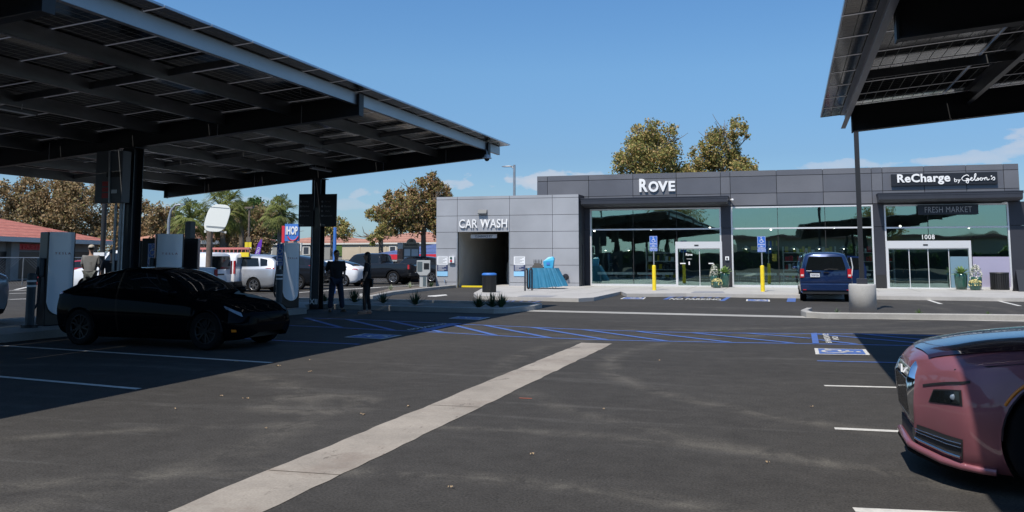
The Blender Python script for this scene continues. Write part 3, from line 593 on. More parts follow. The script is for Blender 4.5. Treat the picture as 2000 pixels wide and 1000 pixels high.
def frame(i, mull, door=None):
    a, b, _ = bays[i]; t = min(tops[i], Zbot - .01); tr = ztr[i]; w = .07; f = MB(); y0, y1 = YF - .09, YF + .06
    f.bb(a, a + w, y0, y1, zb, t); f.bb(b - w, b, y0, y1, zb, t); f.bb(a + w, b - w, y0, y1, t - w, t); f.bb(a + w, b - w, y0, y1, tr - .035, tr + .035)
    if door:
        d0, d1, zh_ = door
        if d0 > a + w: f.bb(a + w, d0, y0, y1, zb, zb + .10)
        if d1 < b - w: f.bb(d1, b - w, y0, y1, zb, zb + .10)
    else: f.bb(a + w, b - w, y0, y1, zb, zb + .10)
    rel(f).build('window_frame', 'white_frame', store)
    m = MB()
    for x in mull:
        z0 = zb + .1
        if door and door[0] < x < door[1]: z0 = door[2]
        m.bb(x - .012, x + .012, YF - .03, YF + .03, z0, tr - .035); m.bb(x - .012, x + .012, YF - .03, YF + .03, tr + .035, t - w)
    rel(m).build('mullion', 'joint', store)
    g = MB(); pane(g, a + w, b - w, tr + .035, t - w); rel(g).build('window_pane', 'shop_glass', store)
    g = MB()
    if door:
        d0, d1, zh_ = door
        pane(g, d0, d1, zh_, tr - .035)
        if d0 > a + w: pane(g, a + w, d0, zb + .1, tr - .035)
        if d1 < b - w: pane(g, d1, b - w, zb + .1, tr - .035)
    else: pane(g, a + w, b - w, zb + .1, tr - .035)
    rel(g).build('window_pane', 'shop_glass', store)
def sliding_door(d0, d1, ztop_, leaves, head=.38, track=False):
    y0, y1 = YF - .14, YF + .08; w = .11
    f = MB(); f.bb(d0, d0 + w, y0, y1, zb, ztop_ - head); f.bb(d1 - w, d1, y0, y1, zb, ztop_ - head); f.bb(d0, d1, y0, y1, ztop_ - head, ztop_); f.bb(d0 + w, d1 - w, y0, y1, zb, zb + .05)
    dr = rel(f).build('sliding_door', 'white_frame', store)
    s = MB(); s.bb((d0 + d1) / 2 - .2, (d0 + d1) / 2 + .0, y0 - .02, y0, ztop_ - head + .12, ztop_ - head + .18); rel(s).build('sensor', 'plastic_black', dr)
    f2 = MB(); f2.bb(d0 + w, d1 - w, YF - .04, YF + .02, ztop_ - head - .05, ztop_ - head)
    for x in leaves: f2.bb(x - .015, x + .015, YF - .04, YF + .02, zb + .05, ztop_ - head - .05)
    rel(f2).build('leaf_frame', 'white_frame' if not track else 'galv', dr)
    g = MB(); pane(g, d0 + w, d1 - w, zb + .05, ztop_ - head - .05, YF - .008); rel(g).build('door_glass', 'shop_glass', dr)
    return dr
dA = (fz(1320.4, 520)[0], fz(1411.5, 520)[0], zh[0]); dB = (fz(1731, 520)[0], fz(1897.6, 520)[0], zh[2])
frame(0, [fz(1236.4, 430)[0], fz(1321, 430)[0]], dA); frame(1, [fz(1518.5, 420)[0], fz(1611, 420)[0]]); frame(2, [fz(1811.5, 420)[0]], dB)
D1 = sliding_door(*dA, [fz(1366.7, 520)[0]], head=.33); D2 = sliding_door(*dB, [fz(x, 520)[0] for x in (1776.3, 1813.5, 1854)], head=.34)
# blue-grey and lavender opaque lower panels
p = MB(); p.bb(fz(1856, 520)[0], fz(1891.5, 520)[0], YF - .03, YF - .016, zb + .06, fz(1870, 501)[1]); rel(p).build('opaque_panel', 'bluegrey_panel', D2)
p = MB(); p.bb(fz(1900, 520)[0], bays[2][1] - .07, YF - .03, YF - .008, zb + .1, fz(1930, 501.4)[1]); rel(p).build('opaque_panel', 'lavender_panel', store)
# brows over the entrances
def brow(x0, x1, proj, z0, z1):
    b = MB(); ya, yb = YF - proj, YF - .10
    b.yz([(ya, z1), (yb, z1), (yb, z0), (ya + .12, z0), (ya, z0 + .10)], x0 + .0, x1)
    o = rel(b).build('entrance_brow', 'brow_metal', store)
    c = MB(); c.bb(x0 - .03, x1 + .03, ya - .03, yb, z1, z1 + .04); c.bb(x0 - .03, x1 + .03, ya - .012, ya, z1 - .09, z1); rel(c).build('brow_cap', 'brow_metal', o)
    return o
b1 = onY(1421, 391, 44.9); b2_ = onY(1716, 385, 45.0); b3 = onY(1998, 380, 45.0)
brow(-10.05, b1.x, 1.1, 4.12, 4.47); brow(b2_.x, b3.x, 1.0, 4.10, 4.46)
# interior shell
s = MB(); s.bb(XL + .3, XR - .3, YF + 9.9, YF + 10, .1, 5.0); rel(s).build('interior_wall', 'interior_wall', store)
s = MB(); s.bb(XL + .3, XR - .3, YF + .3, YF + 9.9, .08, .125); rel(s).build('interior_floor', 'interior_floor', store)
s = MB(); s.bb(XL + .3, XR - .3, YF + .31, YF + 9.9, 4.9, 5.0); rel(s).build('ceiling', 'interior_dark', store)
# counters with stools behind the windows, pendants, shelves
def counter(x0, x1, label):
    t = thing('window_counter', label, 'counter', (0, YF + .75, .125), 0, 'pale counters behind the windows')
    m = MB(); m.bb(x0, x1, -.25, .25, .56, .68); m.build('counter_top', 'counter', t)
    m = MB(); n = max(2, int((x1 - x0) / 1.6))
    for k in range(n + 1): m.bar((x0 + .1 + (x1 - x0 - .2) * k / n, .05, 0), (x0 + .1 + (x1 - x0 - .2) * k / n, .05, .56), .05)
    m.build('legs', 'stool', t)
counter(fz(1163, 520)[0], fz(1236, 520)[0], 'pale counter behind the left half of the first window'); counter(fz(1241, 520)[0], fz(1312, 520)[0], 'pale counter beside the first sliding door')
counter(fz(1436, 520)[0], fz(1516, 520)[0], 'pale counter behind the middle window left of the van'); counter(fz(1522, 520)[0], fz(1702, 520)[0], 'long pale counter behind the middle window and van')
def stool(x, lab, first=[None]):
    if first[0] is None:
        t = thing('bar_stool', lab, 'stool', (x, YF + 1.2, .125), 0, 'stools along the window counters')
        m = MB(); m.bb(-.16, .16, -.16, .16, .44, .47); m.build('seat', 'stool', t)
        for a in (-1, 1):
            for b in (-1, 1): m = MB(); m.bar((a * .2, b * .2, 0), (a * .15, b * .15, .44), .022); m.build('leg', 'stool', t)
        first[0] = t
    else: dup(first[0], (x, YF + 1.2, .125), None, lab)
ORD = ['first', 'second', 'third', 'fourth', 'fifth', 'sixth', 'seventh']
for k, x in enumerate((1190, 1208, 1226, 1247, 1266, 1290)): stool(fz(x, 540)[0], 'dark metal stool, %s from the left in the first window' % ORD[k])
for k, x in enumerate((1450, 1470, 1492, 1540, 1680)): stool(fz(x, 540)[0], 'dark metal stool, %s from the left in the middle window' % ORD[k])
def pendant(px, py, Y, lab, first=[None]):
    p = onY(px, py, Y)
    if first[0] is None:
        t = thing('pendant_lamp', lab, 'lamp', p, 0, 'pendant lamps inside the store')
        m = MB(); m.lathe([(.02, .16), (.05, .14), (.2, .02), (.21, 0), (.19, .0), (.04, .1)], n=20); m.build('lamp_shade', 'lens', t)
        m = MB(); m.ell((0, 0, .03), .06, .06, .05); m.build('bulb', 'lamp_lit', t)
        m = MB(); m.cyl((0, 0, .16), (0, 0, 1.6), .006, n=6); m.build('cord', 'cable', t); first[0] = t
    else: dup(first[0], p, None, lab)
for k, (px, py) in enumerate(((1183, 489), (1228, 489))): pendant(px, py, YF + 1.4, 'lit dome pendant lamp, %s one in the first window' % ('left', 'right')[k])
for k, (px, py) in enumerate(((1457, 486), (1504, 486), (1551, 486), (1600, 486), (1648, 486))): pendant(px, py, YF + 1.4, 'lit dome pendant lamp, %s from the left in the middle window' % ORD[k])
m = MB(); 
for k in range(7): m.ell((fz(1752, 466)[0] + .0 + k * 3.1 - 15, YF + 3.2, 3.0 + .05 * (k % 3)), .05, .05, .05, 8, 6)
tag(m.build('ceiling_spots', 'lamp_lit'), 'row of small lit ceiling spots deep inside the store', 'light')
def boards(px0, px1, py0, py1, label):
    a = onY(px0, py0, YF + 1.9); b = onY(px1, py1, YF + 1.9); m = MB(); m.bb(a.x, b.x, YF + 1.9, YF + 1.93, b.z, a.z); tag(m.build('yellow_sign', 'yellow_board'), label, 'sign', 'yellow notices inside the store')
boards(1467, 1479, 481, 488, 'small yellow notice inside the window left of the blue parking sign')
boards(1508, 1517.5, 496, 510, 'square yellow notice inside the window, lowest of the yellow ones')
for k, x in enumerate((1501, 1508, 1515.5)): boards(x, x + 2.6, 470, 480, '%s one of three narrow yellow strips in the middle window' % ('left', 'centre', 'right')[k])
def shelf(x0, x1, label):
    t = thing('display_shelf', label, 'shelf', (0, YF + 4.5, .125), 0, 'shelves inside the store'); m = MB(); rnd = random.Random(x0)
    for z in (.3, .75, 1.2, 1.65): m.bb(x0, x1, -.25, .25, z, z + .04)
    for x in (x0, x1): m.bb(x - .03, x + .03, -.25, .25, 0, 2.0)
    m.build('rack', 'counter', t); g = MB()
    for z in (.34, .79, 1.24, 1.69):
        x = x0 + .1
        while x < x1 - .2: w = rnd.uniform(.08, .2); g.cur = rnd.randrange(5); g.bb(x, x + w, -.15, .15, z, z + rnd.uniform(.15, .32)); x += w + .03
    g.build('goods', ['counter', 'sign_red', 'sign_yellow', 'leaf_grey', 'interior_wall'], t)
shelf(-.4, 2.2, 'stocked shelf behind the middle window'); shelf(3.2, 5.0, 'stocked shelf behind the right end of the middle window'); shelf(-7.6, -5.9, 'dim stocked shelf deep behind the first window')
# ------------------------------------------------------------------ lettering and boards on the fascia
def lettering(name, txt, m, x0, x1, y0, y1, Y, label, cat='sign', offset=0., ex=.03, group=None, spacing=1.0, shear=0., **k):
    a = onY(x0, y0, Y); b = onY(x1, y1, Y); c = (a + b) / 2
    o = text(name, txt, m, (c.x, Y, c.z), abs(b.x - a.x), abs(a.z - b.z), extrude=ex, offset=offset, spacing=spacing, shear=shear)
    return tag(o, label, cat, group) if label else o
# ROVE: a tall R and small capitals, each a letter of its own
rv = thing('rove_sign', 'white raised letters ROVE on the fascia over the left entrance', 'sign', (0, YF - .15, 0))
for ch, x0, x1, y0, y1 in (('R', 1248.5, 1265.5, 349.6, 374.8), ('O', 1266.5, 1286.5, 354.2, 374.9), ('V', 1285, 1304.5, 353.9, 374.0), ('E', 1305.8, 1318.8, 353.6, 373.2)):
    o = lettering('letter', ch, 'sign_white', x0, x1, y0, y1, YF - .15, None, offset=.035, ex=.045); o.parent = rv; o.location = (o.location.x, 0, o.location.z)
# ReCharge by Gelson's board
a = onY(1741, 363.2, YF - .22); b = onY(1947.6, 335.4, YF - .22)
bd = thing('recharge_sign', "black fascia board reading ReCharge by Gelson's in white", 'sign', (0, YF - .22, 0))
m = MB(); m.xz([(a.x, onY(1741, 363.4, YF - .22).z), (b.x, onY(1947.6, 358.8, YF - .22).z), (b.x, b.z), (a.x, onY(1741, 340.6, YF - .22).z)], 0, .11); m.build('board', 'sign_dark', bd)
def boardtext(txt, x0, x1, y0, y1, off, par=bd, Y=YF - .24, mt='sign_white', shear=0., ex=.015):
    A = onY(x0, y0, Y); B = onY(x1, y1, Y); o = text('lettering', txt, mt, ((A.x + B.x) / 2, -.02, (A.z + B.z) / 2), abs(B.x - A.x), abs(A.z - B.z), parent=par, extrude=ex, offset=off, shear=shear, spacing=1.06); return o
boardtext('ReCharge', 1752, 1856.5, 340.4, 359.6, .03); boardtext('by', 1863.5, 1876.5, 347.8, 357.8, .01)
def script(par, strokes, x0, x1, y0, y1, Y, r):
    """handwritten lettering: strokes given in a unit box"""
    A = onY(x0, y1, Y); B = onY(x1, y0, Y); m = MB()
    for st in strokes:
        P = [Vector(p) for p in st]; Q = []
        for i in range(len(P) - 1):
            p0, p1, p2, p3 = P[max(i - 1, 0)], P[i], P[i + 1], P[min(i + 2, len(P) - 1)]
            for k in range(5):
                t = k / 5; Q.append(.5 * ((2 * p1) + (p2 - p0) * t + (2 * p0 - 5 * p1 + 4 * p2 - p3) * t * t + (3 * p1 - p0 - 3 * p2 + p3) * t ** 3))
        Q.append(P[-1]); m.tube([(A.x + (B.x - A.x) * q.x, -.03, A.z + (B.z - A.z) * q.y) for q in Q], r, n=6)
    return m.build('lettering', 'sign_white', par)
script(bd, [[(.17, .72), (.13, .86), (.05, .74), (.0, .5), (.03, .3), (.09, .28), (.14, .42), (.10, .46), (.16, .47), (.16, .25), (.14, .02), (.10, .12), (.13, .28), (.20, .34)],
            [(.20, .36), (.245, .5), (.24, .58), (.215, .52), (.21, .36), (.24, .26), (.28, .36), (.335, .72), (.34, .96), (.315, .88), (.305, .5), (.32, .28), (.35, .3), (.385, .52), (.40, .38), (.385, .27), (.36, .3)],
            [(.40, .32), (.45, .5), (.47, .5), (.45, .52), (.435, .4), (.455, .28), (.49, .34), (.49, .48), (.465, .52), (.50, .46), (.535, .5)],
            [(.54, .54), (.545, .28)], [(.545, .38), (.575, .56), (.60, .5), (.60, .32), (.63, .3), (.66, .4)], [(.70, .66), (.715, .74), (.71, .6)],
            [(.70, .34), (.765, .58), (.785, .4), (.765, .28), (.735, .3)]], 1879, 1960, 337.5, 358.5, YF - .24, .022)
# FRESH MARKET board
fm = thing('fresh_market_sign', 'dark board reading FRESH MARKET hung in the right window', 'sign', (0, YF - .30, 0))
a = onY(1793, 419.6, YF - .3); b = onY(1910.4, 398.4, YF - .3); m = MB(); m.bb(a.x, b.x, 0, .06, a.z, b.z); m.build('board', 'sign_dark', fm); boardtext('FRESH MARKET', 1806, 1898.5, 404.2, 414.2, -.008, fm, YF - .31, 'sign_grey_text')
lettering('street_number', '1008', 'sign_white', 1801, 1825.6, 458.4, 467.2, YF - .06, 'white street number 1008 over the right sliding door', offset=.0, spacing=1.1, ex=.01)
lettering('door_lettering', 'Rove', 'sign_white', 1339.5, 1352.4, 494.6, 499.4, YF - .03, 'small white word Rove on the left sliding door', offset=.02, ex=.003)
m = MB(); p = onY(1346, 506, YF - .02); m.bb(p.x - .12, p.x + .12, 0, .006, p.z + .0, p.z + .015); m.bb(p.x - .03, p.x + .03, 0, .006, p.z - .28, p.z - .12); m.xf(Matrix.Translation((0, YF - .03, 0))); tag(m.build('door_lettering', 'sign_white'), 'tiny white marks under the word on the left sliding door', 'sign')
for x0, x1, y in ((1328.5, 1339, 514.5), (1384, 1393.5, 514.5)):
    a = onY(x0, y, YF - .05); b = onY(x1, y, YF - .05); m = MB(); m.bar((a.x, YF - .06, a.z), (b.x, YF - .06, b.z), .015, .05); tag(m.build('door_sticker', 'sign_white'), 'white strip sticker on the %s leaf of the left sliding door' % ('left' if x0 < 1350 else 'right'), 'sticker')
def wallbox(name, x0, x1, y0, y1, Y, m, label, cat, d=.08):
    a = onY(x0, y1, Y); b = onY(x1, y0, Y); q = MB(); q.bb(a.x, b.x, Y - d, Y, a.z, b.z); return tag(q.build(name, m, bevel=.01), label, cat)
kb = wallbox('key_switch', 1416.8, 1424, 501, 508.4, YF - .10, 'reflective', 'pale square key switch on the dark pillar by the left door', 'switch'); m = MB(); m.ell((0, 0, 0), .04, .02, .06); o = m.build('button', 'plastic_black', kb); p = onY(1420, 505, YF - .19); o.location = p
# ------------------------------------------------------------------ car wash wing
wash = thing('car_wash_building', 'pale grey panelled car wash wing with a dark drive-through opening', 'building', (0, YC, 0))
WX0 = onY(851.8, 500, YC).x; WX1 = -10.09; WZ = [4.70, 4.55, 3.70, 2.86, 2.01, 1.17, .29]
o0, o1 = onY(892.6, 500, YC).x, onY(995.2, 500, YC).x; oz = onY(945, 453.4, YC).z
vj = [WX0, o0, o1, onY(1079, 470, YC).x, WX1]
def relc(mb): mb.xf(Matrix.Translation((0, -YC, 0))); return mb
A = MB()
for r_ in range(len(WZ)):
    hi = WZ[r_]; lo = WZ[r_ + 1] if r_ + 1 < len(WZ) else .0
    for i in range(4):
        if i == 1 and lo < oz - .05:
            if hi <= oz + .05: continue
            lo_ = oz
        else: lo_ = lo
        A.bb(vj[i] + (.010 if i else 0), vj[i + 1] - .010, YC, YC + .08, lo_ + .010, hi - .0 - (.010 if r_ else 0))
relc(A).build('wall_panels', 'wash_panel', wash)
A = MB(); A.bb(WX0 + .02, o0 - .02, YC + .08, YC + .3, 0, 4.66); A.bb(o1 + .02, WX1 - .02, YC + .08, YC + .3, 0, 4.66); A.bb(o0 - .02, o1 + .02, YC + .08, YC + .3, oz + .02, 4.66); relc(A).build('wall_core', 'joint', wash)
A = MB(); A.bb(WX1 - .02, WX1, YC + .08, YF + .3, 0, 4.70); relc(A).build('side_wall', 'dark_panel', wash)
A = MB(); A.bb(WX0, WX0 + .1, YC + .3, YC + 17, 0, 4.66); A.bb(WX0 + .1, WX1 - .05, YC + 16.9, YC + 17, 0, 4.66); A.bb(WX0, WX1 - .05, YC + .3, YC + 17, 4.1, 4.3); relc(A).build('rear_walls', 'wash_panel', wash)
A = MB(); A.bb(o0 - .12, o0 - .02, YC + .1, YC + 14, 0, oz + .3); A.bb(o1 + .02, o1 + .12, YC + .1, YC + 14, 0, oz + .3); A.bb(o0 - .1, o1 + .1, YC + 13.9, YC + 14, 0, oz + .3); A.bb(o0 - .1, o1 + .1, YC + .31, YC + 14, oz + .2, oz + .3); relc(A).build('tunnel_walls', 'wash_inner', wash)
A = MB(); A.bb(o0 - .02, o0 + .03, YC - .01, YC + .1, .0, oz); A.bb(o1 - .03, o1 + .02, YC - .01, YC + .1, .0, oz); relc(A).build('door_jamb', 'galv', wash)
A = MB(); A.bb(o0 + .9, o1 - .15, YC + 5.5, YC + 5.8, .3, oz); A.xf(Matrix.Translation((0, -YC, 0))); A.build('wash_curtain', 'interior_dark', wash)
A = MB(); p = onY(960, 556, YC + 3); 
A.lathe([(.0, 1.7), (.25, 1.6), (.42, 1.2), (.45, .5), (.4, 0)], (o1 - .75, 3.4, 0), 18); A.build('wash_brush', 'cloth_grey', wash)
A = MB(); A.bb(onY(897, 562, YC).x, onY(945, 562, YC).x, .35, .5, .02, .1); A.build('yellow_kerb', 'bollard_yellow', wash)
lettering('car_wash_sign', 'CAR WASH', 'sign_white', 897, 990.6, 428.6, 444.6, YC - .06, 'white raised letters CAR WASH above the opening', offset=.006, spacing=1.06, ex=.03)
q = wallbox('clearance_sign', 919.8, 971, 457.4, 465.4, YC + .6, 'reflective', "white clearance bar hanging in the car wash opening", 'sign', .05)
lettering('clearance_lettering', "CLEARANCE 8'2\"", 'navy_board', 928, 962, 459.2, 463.6, YC + .535, None, ex=.003).parent = q
m = MB(); a = onY(934.8, 418.5, YC); b = onY(951.7, 409.6, YC); m.yz([(0, a.z), (0, b.z), (-.08, b.z), (-.17, a.z + .05), (-.17, a.z)], a.x, b.x); m.xf(Matrix.Translation((0, YC, 0))); tag(m.build('wall_light', 'box_grey'), 'grey wedge wall light above the words on the car wash', 'light')
def info(x0, x1, label):
    t = thing('instruction_board', label, 'sign', (0, YC - .03, 0), 0, 'instruction boards beside the opening'); a = onY(x0, 540, YC); b = onY(x1, 501, YC)
    for nm, y0, y1, mm in (('white_plate', 501, 517.2, 'reflective'), ('navy_plate', 517.6, 529.6, 'navy_board'), ('blue_plate', 530, 539.2, 'light_blue')):
        m = MB(); m.bb(a.x, b.x, 0, .03, onY(x0, y1, YC).z, onY(x0, y0, YC).z); m.build(nm, mm, t)
    m = MB(); w = b.x - a.x
    for k in range(7): z = onY(x0, 503 + k * 1.9, YC).z; m.bb(a.x + .06, b.x - .06 - .1 * (k % 3), -.004, 0, z - .006, z + .006)
    m.build('small_print', 'box_grey', t); m = MB()
    for k in range(5): z = onY(x0, 519.6 + k * 2, YC).z; m.bb(a.x + .06, b.x - .08 - .12 * (k % 3), -.004, 0, z - .01, z + (.02 if k == 0 else .006))
    m.build('small_print', 'reflective', t)
info(854, 874.8, 'white, navy and blue instruction board left of the opening'); info(1003.8, 1025.8, 'white, navy and blue instruction board right of the opening')
tl = wallbox('signal_box', 878, 888.8, 501, 513.4, YC, 'reflective', 'white signal box with green and red lamps on the car wash', 'signal', .14)
for y, mm in ((504, 'leaf_green'), (509.8, 'tail_red')):
    p = onY(881, y, YC - .15); m = MB(); m.cyl((p.x, YC - .17, p.z), (p.x, YC - .14, p.z), .062, n=18); m.build('signal_lamp', MATS['glaze_green'] if mm == 'leaf_green' else mm, tl)
p = onY(870, 547, YC); m = MB(); m.cyl((p.x, YC - .12, p.z), (p.x, YC, p.z), .02); m.cyl((p.x - .05, YC - .12, p.z + .05), (p.x + .05, YC - .12, p.z + .05), .012); m.cyl((p.x, YC - .12, p.z), (p.x, YC - .14, p.z - .12), .015); tag(m.build('hose_tap', 'chrome'), 'small metal hose tap low on the car wash wall', 'tap')
t = thing('fire_connection', 'twin black capped fire hose connection low on the wall', 'hose connection', onY(1105, 541, YC))
for dx in (-.11, .11): m = MB(); m.cyl((dx, -.16, .03), (dx, 0, .0), .055, n=16); m.cyl((dx, -.19, .03), (dx, -.16, .03), .062, n=16); m.build('cap', 'cable', t)
m = MB(); m.cyl((0, -.08, -.14), (0, -.08, .0), .04); m.cyl((0, 0, 0), (0, -.02, 0), .16, n=20); m.build('body', 'brow_metal', t)
m = MB(); a = onY(1147.6, 480, YF - .6); 
m.cyl((-10.06, YF - .55, .13), (-10.06, YF - .55, 2.2), .03); tag(m.build('drain_pipe', 'brow_metal'), 'thin dark pipe in the corner beside the first window', 'pipe')
for X, Z in ((b1.x + .06, 4.35), (9.2, 4.0)):
    m = MB(); m.cyl((X, YF - .12, Z), (X + .1, YF - .3, Z + .02), .03); m.ell((X + .12, YF - .33, Z), .07, .07, .06); tag(m.build('security_camera', 'reflective'), 'small pale camera under the %s brow' % ('left' if X < 0 else 'right'), 'camera')
# ------------------------------------------------------------------ solar canopies
SL = 0.0865
def canopy(name, label, xe, ze, width, y0, y1, girders, gx, gz, col_x, cols, seams, edge_in, rows, col_spec=None):
    """xe, ze: low/high right edge reference; roof plane z = ze + SL*(x-xe)"""
    root = thing(name, label, 'solar canopy', (col_x, girders[0], 0)); O = Vector((col_x, girders[0], 0))
    def fin(mb, nm, m, bevel=0): mb.xf(Matrix.Translation(-O)); return mb.build(nm, m, root, bevel=bevel)
    def zr(x): return ze + SL * (x - xe)
    xa = min(xe, xe + width); xb = max(xe, xe + width)
    # modules
    nrow = rows; lw = (xb - xa) / nrow; ny = int(round((y1 - y0) / seams)); dy = (y1 - y0) / ny
    me = bpy.data.meshes.new('solar_module'); e = .012; hx, hy = lw / 2 - .004, dy / 2 - e; t = .035; fr = .022
    mb = MB(); 
    vs = [(-hx + fr, -hy + fr, .004), (hx - fr, -hy + fr, .004), (hx - fr, hy - fr, .004), (-hx + fr, hy - fr, .004), (-hx + fr, -hy + fr, t - .003), (hx - fr, -hy + fr, t - .003), (hx - fr, hy - fr, t - .003), (-hx + fr, hy - fr, t - .003)]
    mb.add(vs, [(3, 2, 1, 0), (4, 5, 6, 7)]); mb.cur = 1
    for a, b, c, d in ((-hx, hx, -hy, -hy + fr), (-hx, hx, hy - fr, hy), (-hx, -hx + fr, -hy + fr, hy - fr), (hx - fr, hx, -hy + fr, hy - fr)): mb.bb(a, b, c, d, 0, t)
    me.from_pydata(mb.v, [], mb.f); me.materials.append(MATS['solar_cells']); me.materials.append(MATS['module_frame'])
    for p, i in zip(me.polygons, mb.mi): p.material_index = i
    uv = me.uv_layers.new(name='UVMap')
    for p in me.polygons:
        for li in p.loop_indices: v = me.vertices[me.loops[li].vertex_index].co; uv.data[li].uv = ((v.x + hx - fr) / (2 * (hx - fr)), (v.y + hy - fr) / (2 * (hy - fr)))
    rot = Matrix.Rotation(-math.atan(SL), 4, 'Y'); first = None; cnt = 0
    allm = []
    for j in range(ny):
        for i in range(nrow):
            x = xa + lw * (i + .5); y = y0 + dy * (j + .5); allm.append((x, y))
    allm.sort(key=lambda p: (p[0] ** 2 + p[1] ** 2) if p[1] > 4 else 1e6 + p[1] ** 2)
    rest = MB()
    for k, (x, y) in enumerate(allm):
        M = Matrix.Translation(Vector((x, y, zr(x) - t)) - O) @ rot
        if k < 100:
            o = bpy.data.objects.new('solar_module', me); COL.objects.link(o); o.parent = root; o.matrix_local = M
        else: rest_M = M; ALLREST.append((root, me, M))
    # purlins
    npur = 7 if width else 5
    for i, xp in enumerate(edge_in):
        z1 = zr(xp) - t - .012; d = .25; mb = MB(); s = -1 if xp < (xa + xb) / 2 or True else 1
        mb.bb(xp - .004, xp + .004, y0 + .12, y1 - .05, z1 - d, z1); mb.bb(xp + s * .075, xp + .004 * s * -1, y0 + .12, y1 - .05, z1 - .006, z1 - .0005); mb.bb(xp + s * .075, xp + .004 * s * -1, y0 + .12, y1 - .05, z1 - d + .0005, z1 - d + .006)
        fin(mb, 'purlin', 'purlin_edge' if i == 0 else 'purlin')
    # girders
    x0g, x1g = gx
    for k, gy in enumerate(girders):
        mb = MB(); D = .44; fw_ = .09; tk = .018
        zt0, zt1 = zr(x0g) - t - .04, zr(x1g) - t - .04
        mb.xz([(x0g, zt0 - D), (x1g, zt1 - D), (x1g, zt1), (x0g, zt0)], gy - .006, gy + .006)
        for dz in (0, -D + tk): mb.xz([(x0g, zt0 + dz - tk), (x1g, zt1 + dz - tk), (x1g, zt1 + dz), (x0g, zt0 + dz)], gy - fw_, gy + fw_)
        for xq, zq in ((x0g, zt0), (x1g, zt1)): mb.bb(xq - .012, xq + .012, gy - fw_ - .01, gy + fw_ + .01, zq - D - .01, zq + .01)
        g = fin(mb, 'girder', 'steel_dark')
    # diagonal / cross straps between purlins
    for gy0, gy1 in zip(girders[:-1], girders[1:]):
        for f_ in (.52,):
            y = gy0 + (gy1 - gy0) * f_; mb = MB()
            for xa_, xb_ in zip(edge_in[:-1], edge_in[1:]): mb.bar((xa_, y, zr(xa_) - t - .13), (xb_, y, zr(xb_) - t - .13), .03, .12)
            fin(mb, 'cross_brace', 'purlin')
    for gy in cols:
        z = zr(col_x) - t - .04 - .44; mb = MB(); w, h, tk = .15, .155, .022
        mb.bb(col_x - w, col_x + w, gy - h, gy - h + tk, 0, z); mb.bb(col_x - w, col_x + w, gy + h - tk, gy + h, 0, z); mb.bb(col_x - .01, col_x + .01, gy - h + tk, gy + h - tk, 0, z)
        mb.bb(col_x - .22, col_x + .22, gy - .22, gy + .22, z - .02, z - .0005)
        fin(mb, 'column', 'column_paint')
    return root, zr
ALLREST = []
pur = [-8.36, -9.9, -11.5, -13.1, -14.7, -16.3, -17.9, -19.35]
cL, zrL = canopy('solar_canopy', 'long tilted solar canopy on the left with girders and dark module underside', -8.03, 4.965, -11.7, -31.5, 26.25, [-.1 - 8.3 * 3, -.1 - 8.3 * 2, -8.4, -.1, 8.47, 16.7, 25.0], (-19.33, -8.30), 0, -13.8, [-25.0, -16.7, -8.4, -.1, 8.47, 16.7, 25.0], 1.07, pur, 6)
purR = [1.02, 2.9, 4.6, 6.3, 8.0, 9.7, 11.4]
cR, zrR = canopy('solar_canopy', 'solar canopy corner hanging into the upper right of the view', .59, 4.16, 11.7, -31.5, 17.68, [-25.2, -18.3, -11.4, -4.5, 2.6, 9.6, 16.5], (1.07, 12.0), 0, 6.4, [-25.2, -11.4, 2.6, 16.5], 1.07, purR, 6)
for root in (cL, cR):
    L = [(m, M) for r_, m, M in ALLREST if r_ == root]
    if L:
        bmr = bmesh.new()
        for m, M in L:
            t = m.copy(); t.transform(M); bmr.from_mesh(t); bpy.data.meshes.remove(t)
        me = bpy.data.meshes.new('solar_modules'); bmr.to_mesh(me); bmr.free()
        for m in ('solar_cells', 'module_frame'): me.materials.append(MATS[m])
        o = bpy.data.objects.new('solar_modules', me); COL.objects.link(o); o.parent = root; o['kind'] = 'stuff'
def child(mb, nm, m, root, **k): mb.xf(Matrix.Translation(-root.location)); return mb.build(nm, m, root, **k)
# clips/conduits hanging on the girders
for gy in (16.7, 25.0):
    for xq in (-9.6, -11.6, -16.0, -17.8):
        z = zrL(xq) - .5; mb = MB(); mb.bar((xq, gy - .105, z - .02), (xq, gy - .105, z + .36), .012); child(mb, 'conduit_clip', 'galv', cL)
# under-canopy strip lamps
def striplamp(x, y, label, first=[None]):
    z = zrL(x) - .40
    if first[0] is None:
        t = thing('strip_light', label, 'light', (x, y, z), 0, 'strip lights under the left canopy'); m = MB(); m.bb(-.05, .05, -.62, .62, 0, .05); m.build('housing', 'box_grey', t); m = MB(); m.bb(-.042, .042, -.58, .58, -.012, -.0005); m.build('diffuser', 'lens', t)
        m = MB(); m.bar((0, -.3, .05), (0, -.3, .16), .012); m.bar((0, .3, .05), (0, .3, .16), .012); m.build('hanger', 'galv', t); first[0] = t
    else: dup(first[0], (x, y, z), None, label)
striplamp(-13.1, 12.6, 'strip light under the canopy in front of the near girder'); striplamp(-14.7, 10.9, 'strip light under the canopy nearest the left picture edge'); striplamp(-11.5, 20.6, 'strip light under the canopy between the two girders'); striplamp(-13.2, 24.0, 'strip light beside the head of the far column')
# dome camera at the canopy corner
dc = thing('dome_camera', 'white dome camera under the right end of the far girder', 'camera', onY(951, 309, 24.8)); m = MB(); m.lathe([(.0, .10), (.07, .10), (.09, .03), (.13, .02), (.14, -.01), (.10, -.015)], n=20); m.build('housing', 'reflective', dc); m = MB(); m.ell((0, 0, -.02), .075, .075, .07); m.build('dome', 'glasses', dc)
m = MB(); m.tube([(0, 0, .1), (.0, 0, .2), (-.05, 0, .26), (-.15, 0, .27)], .015); m.build('cable', 'galv', dc)
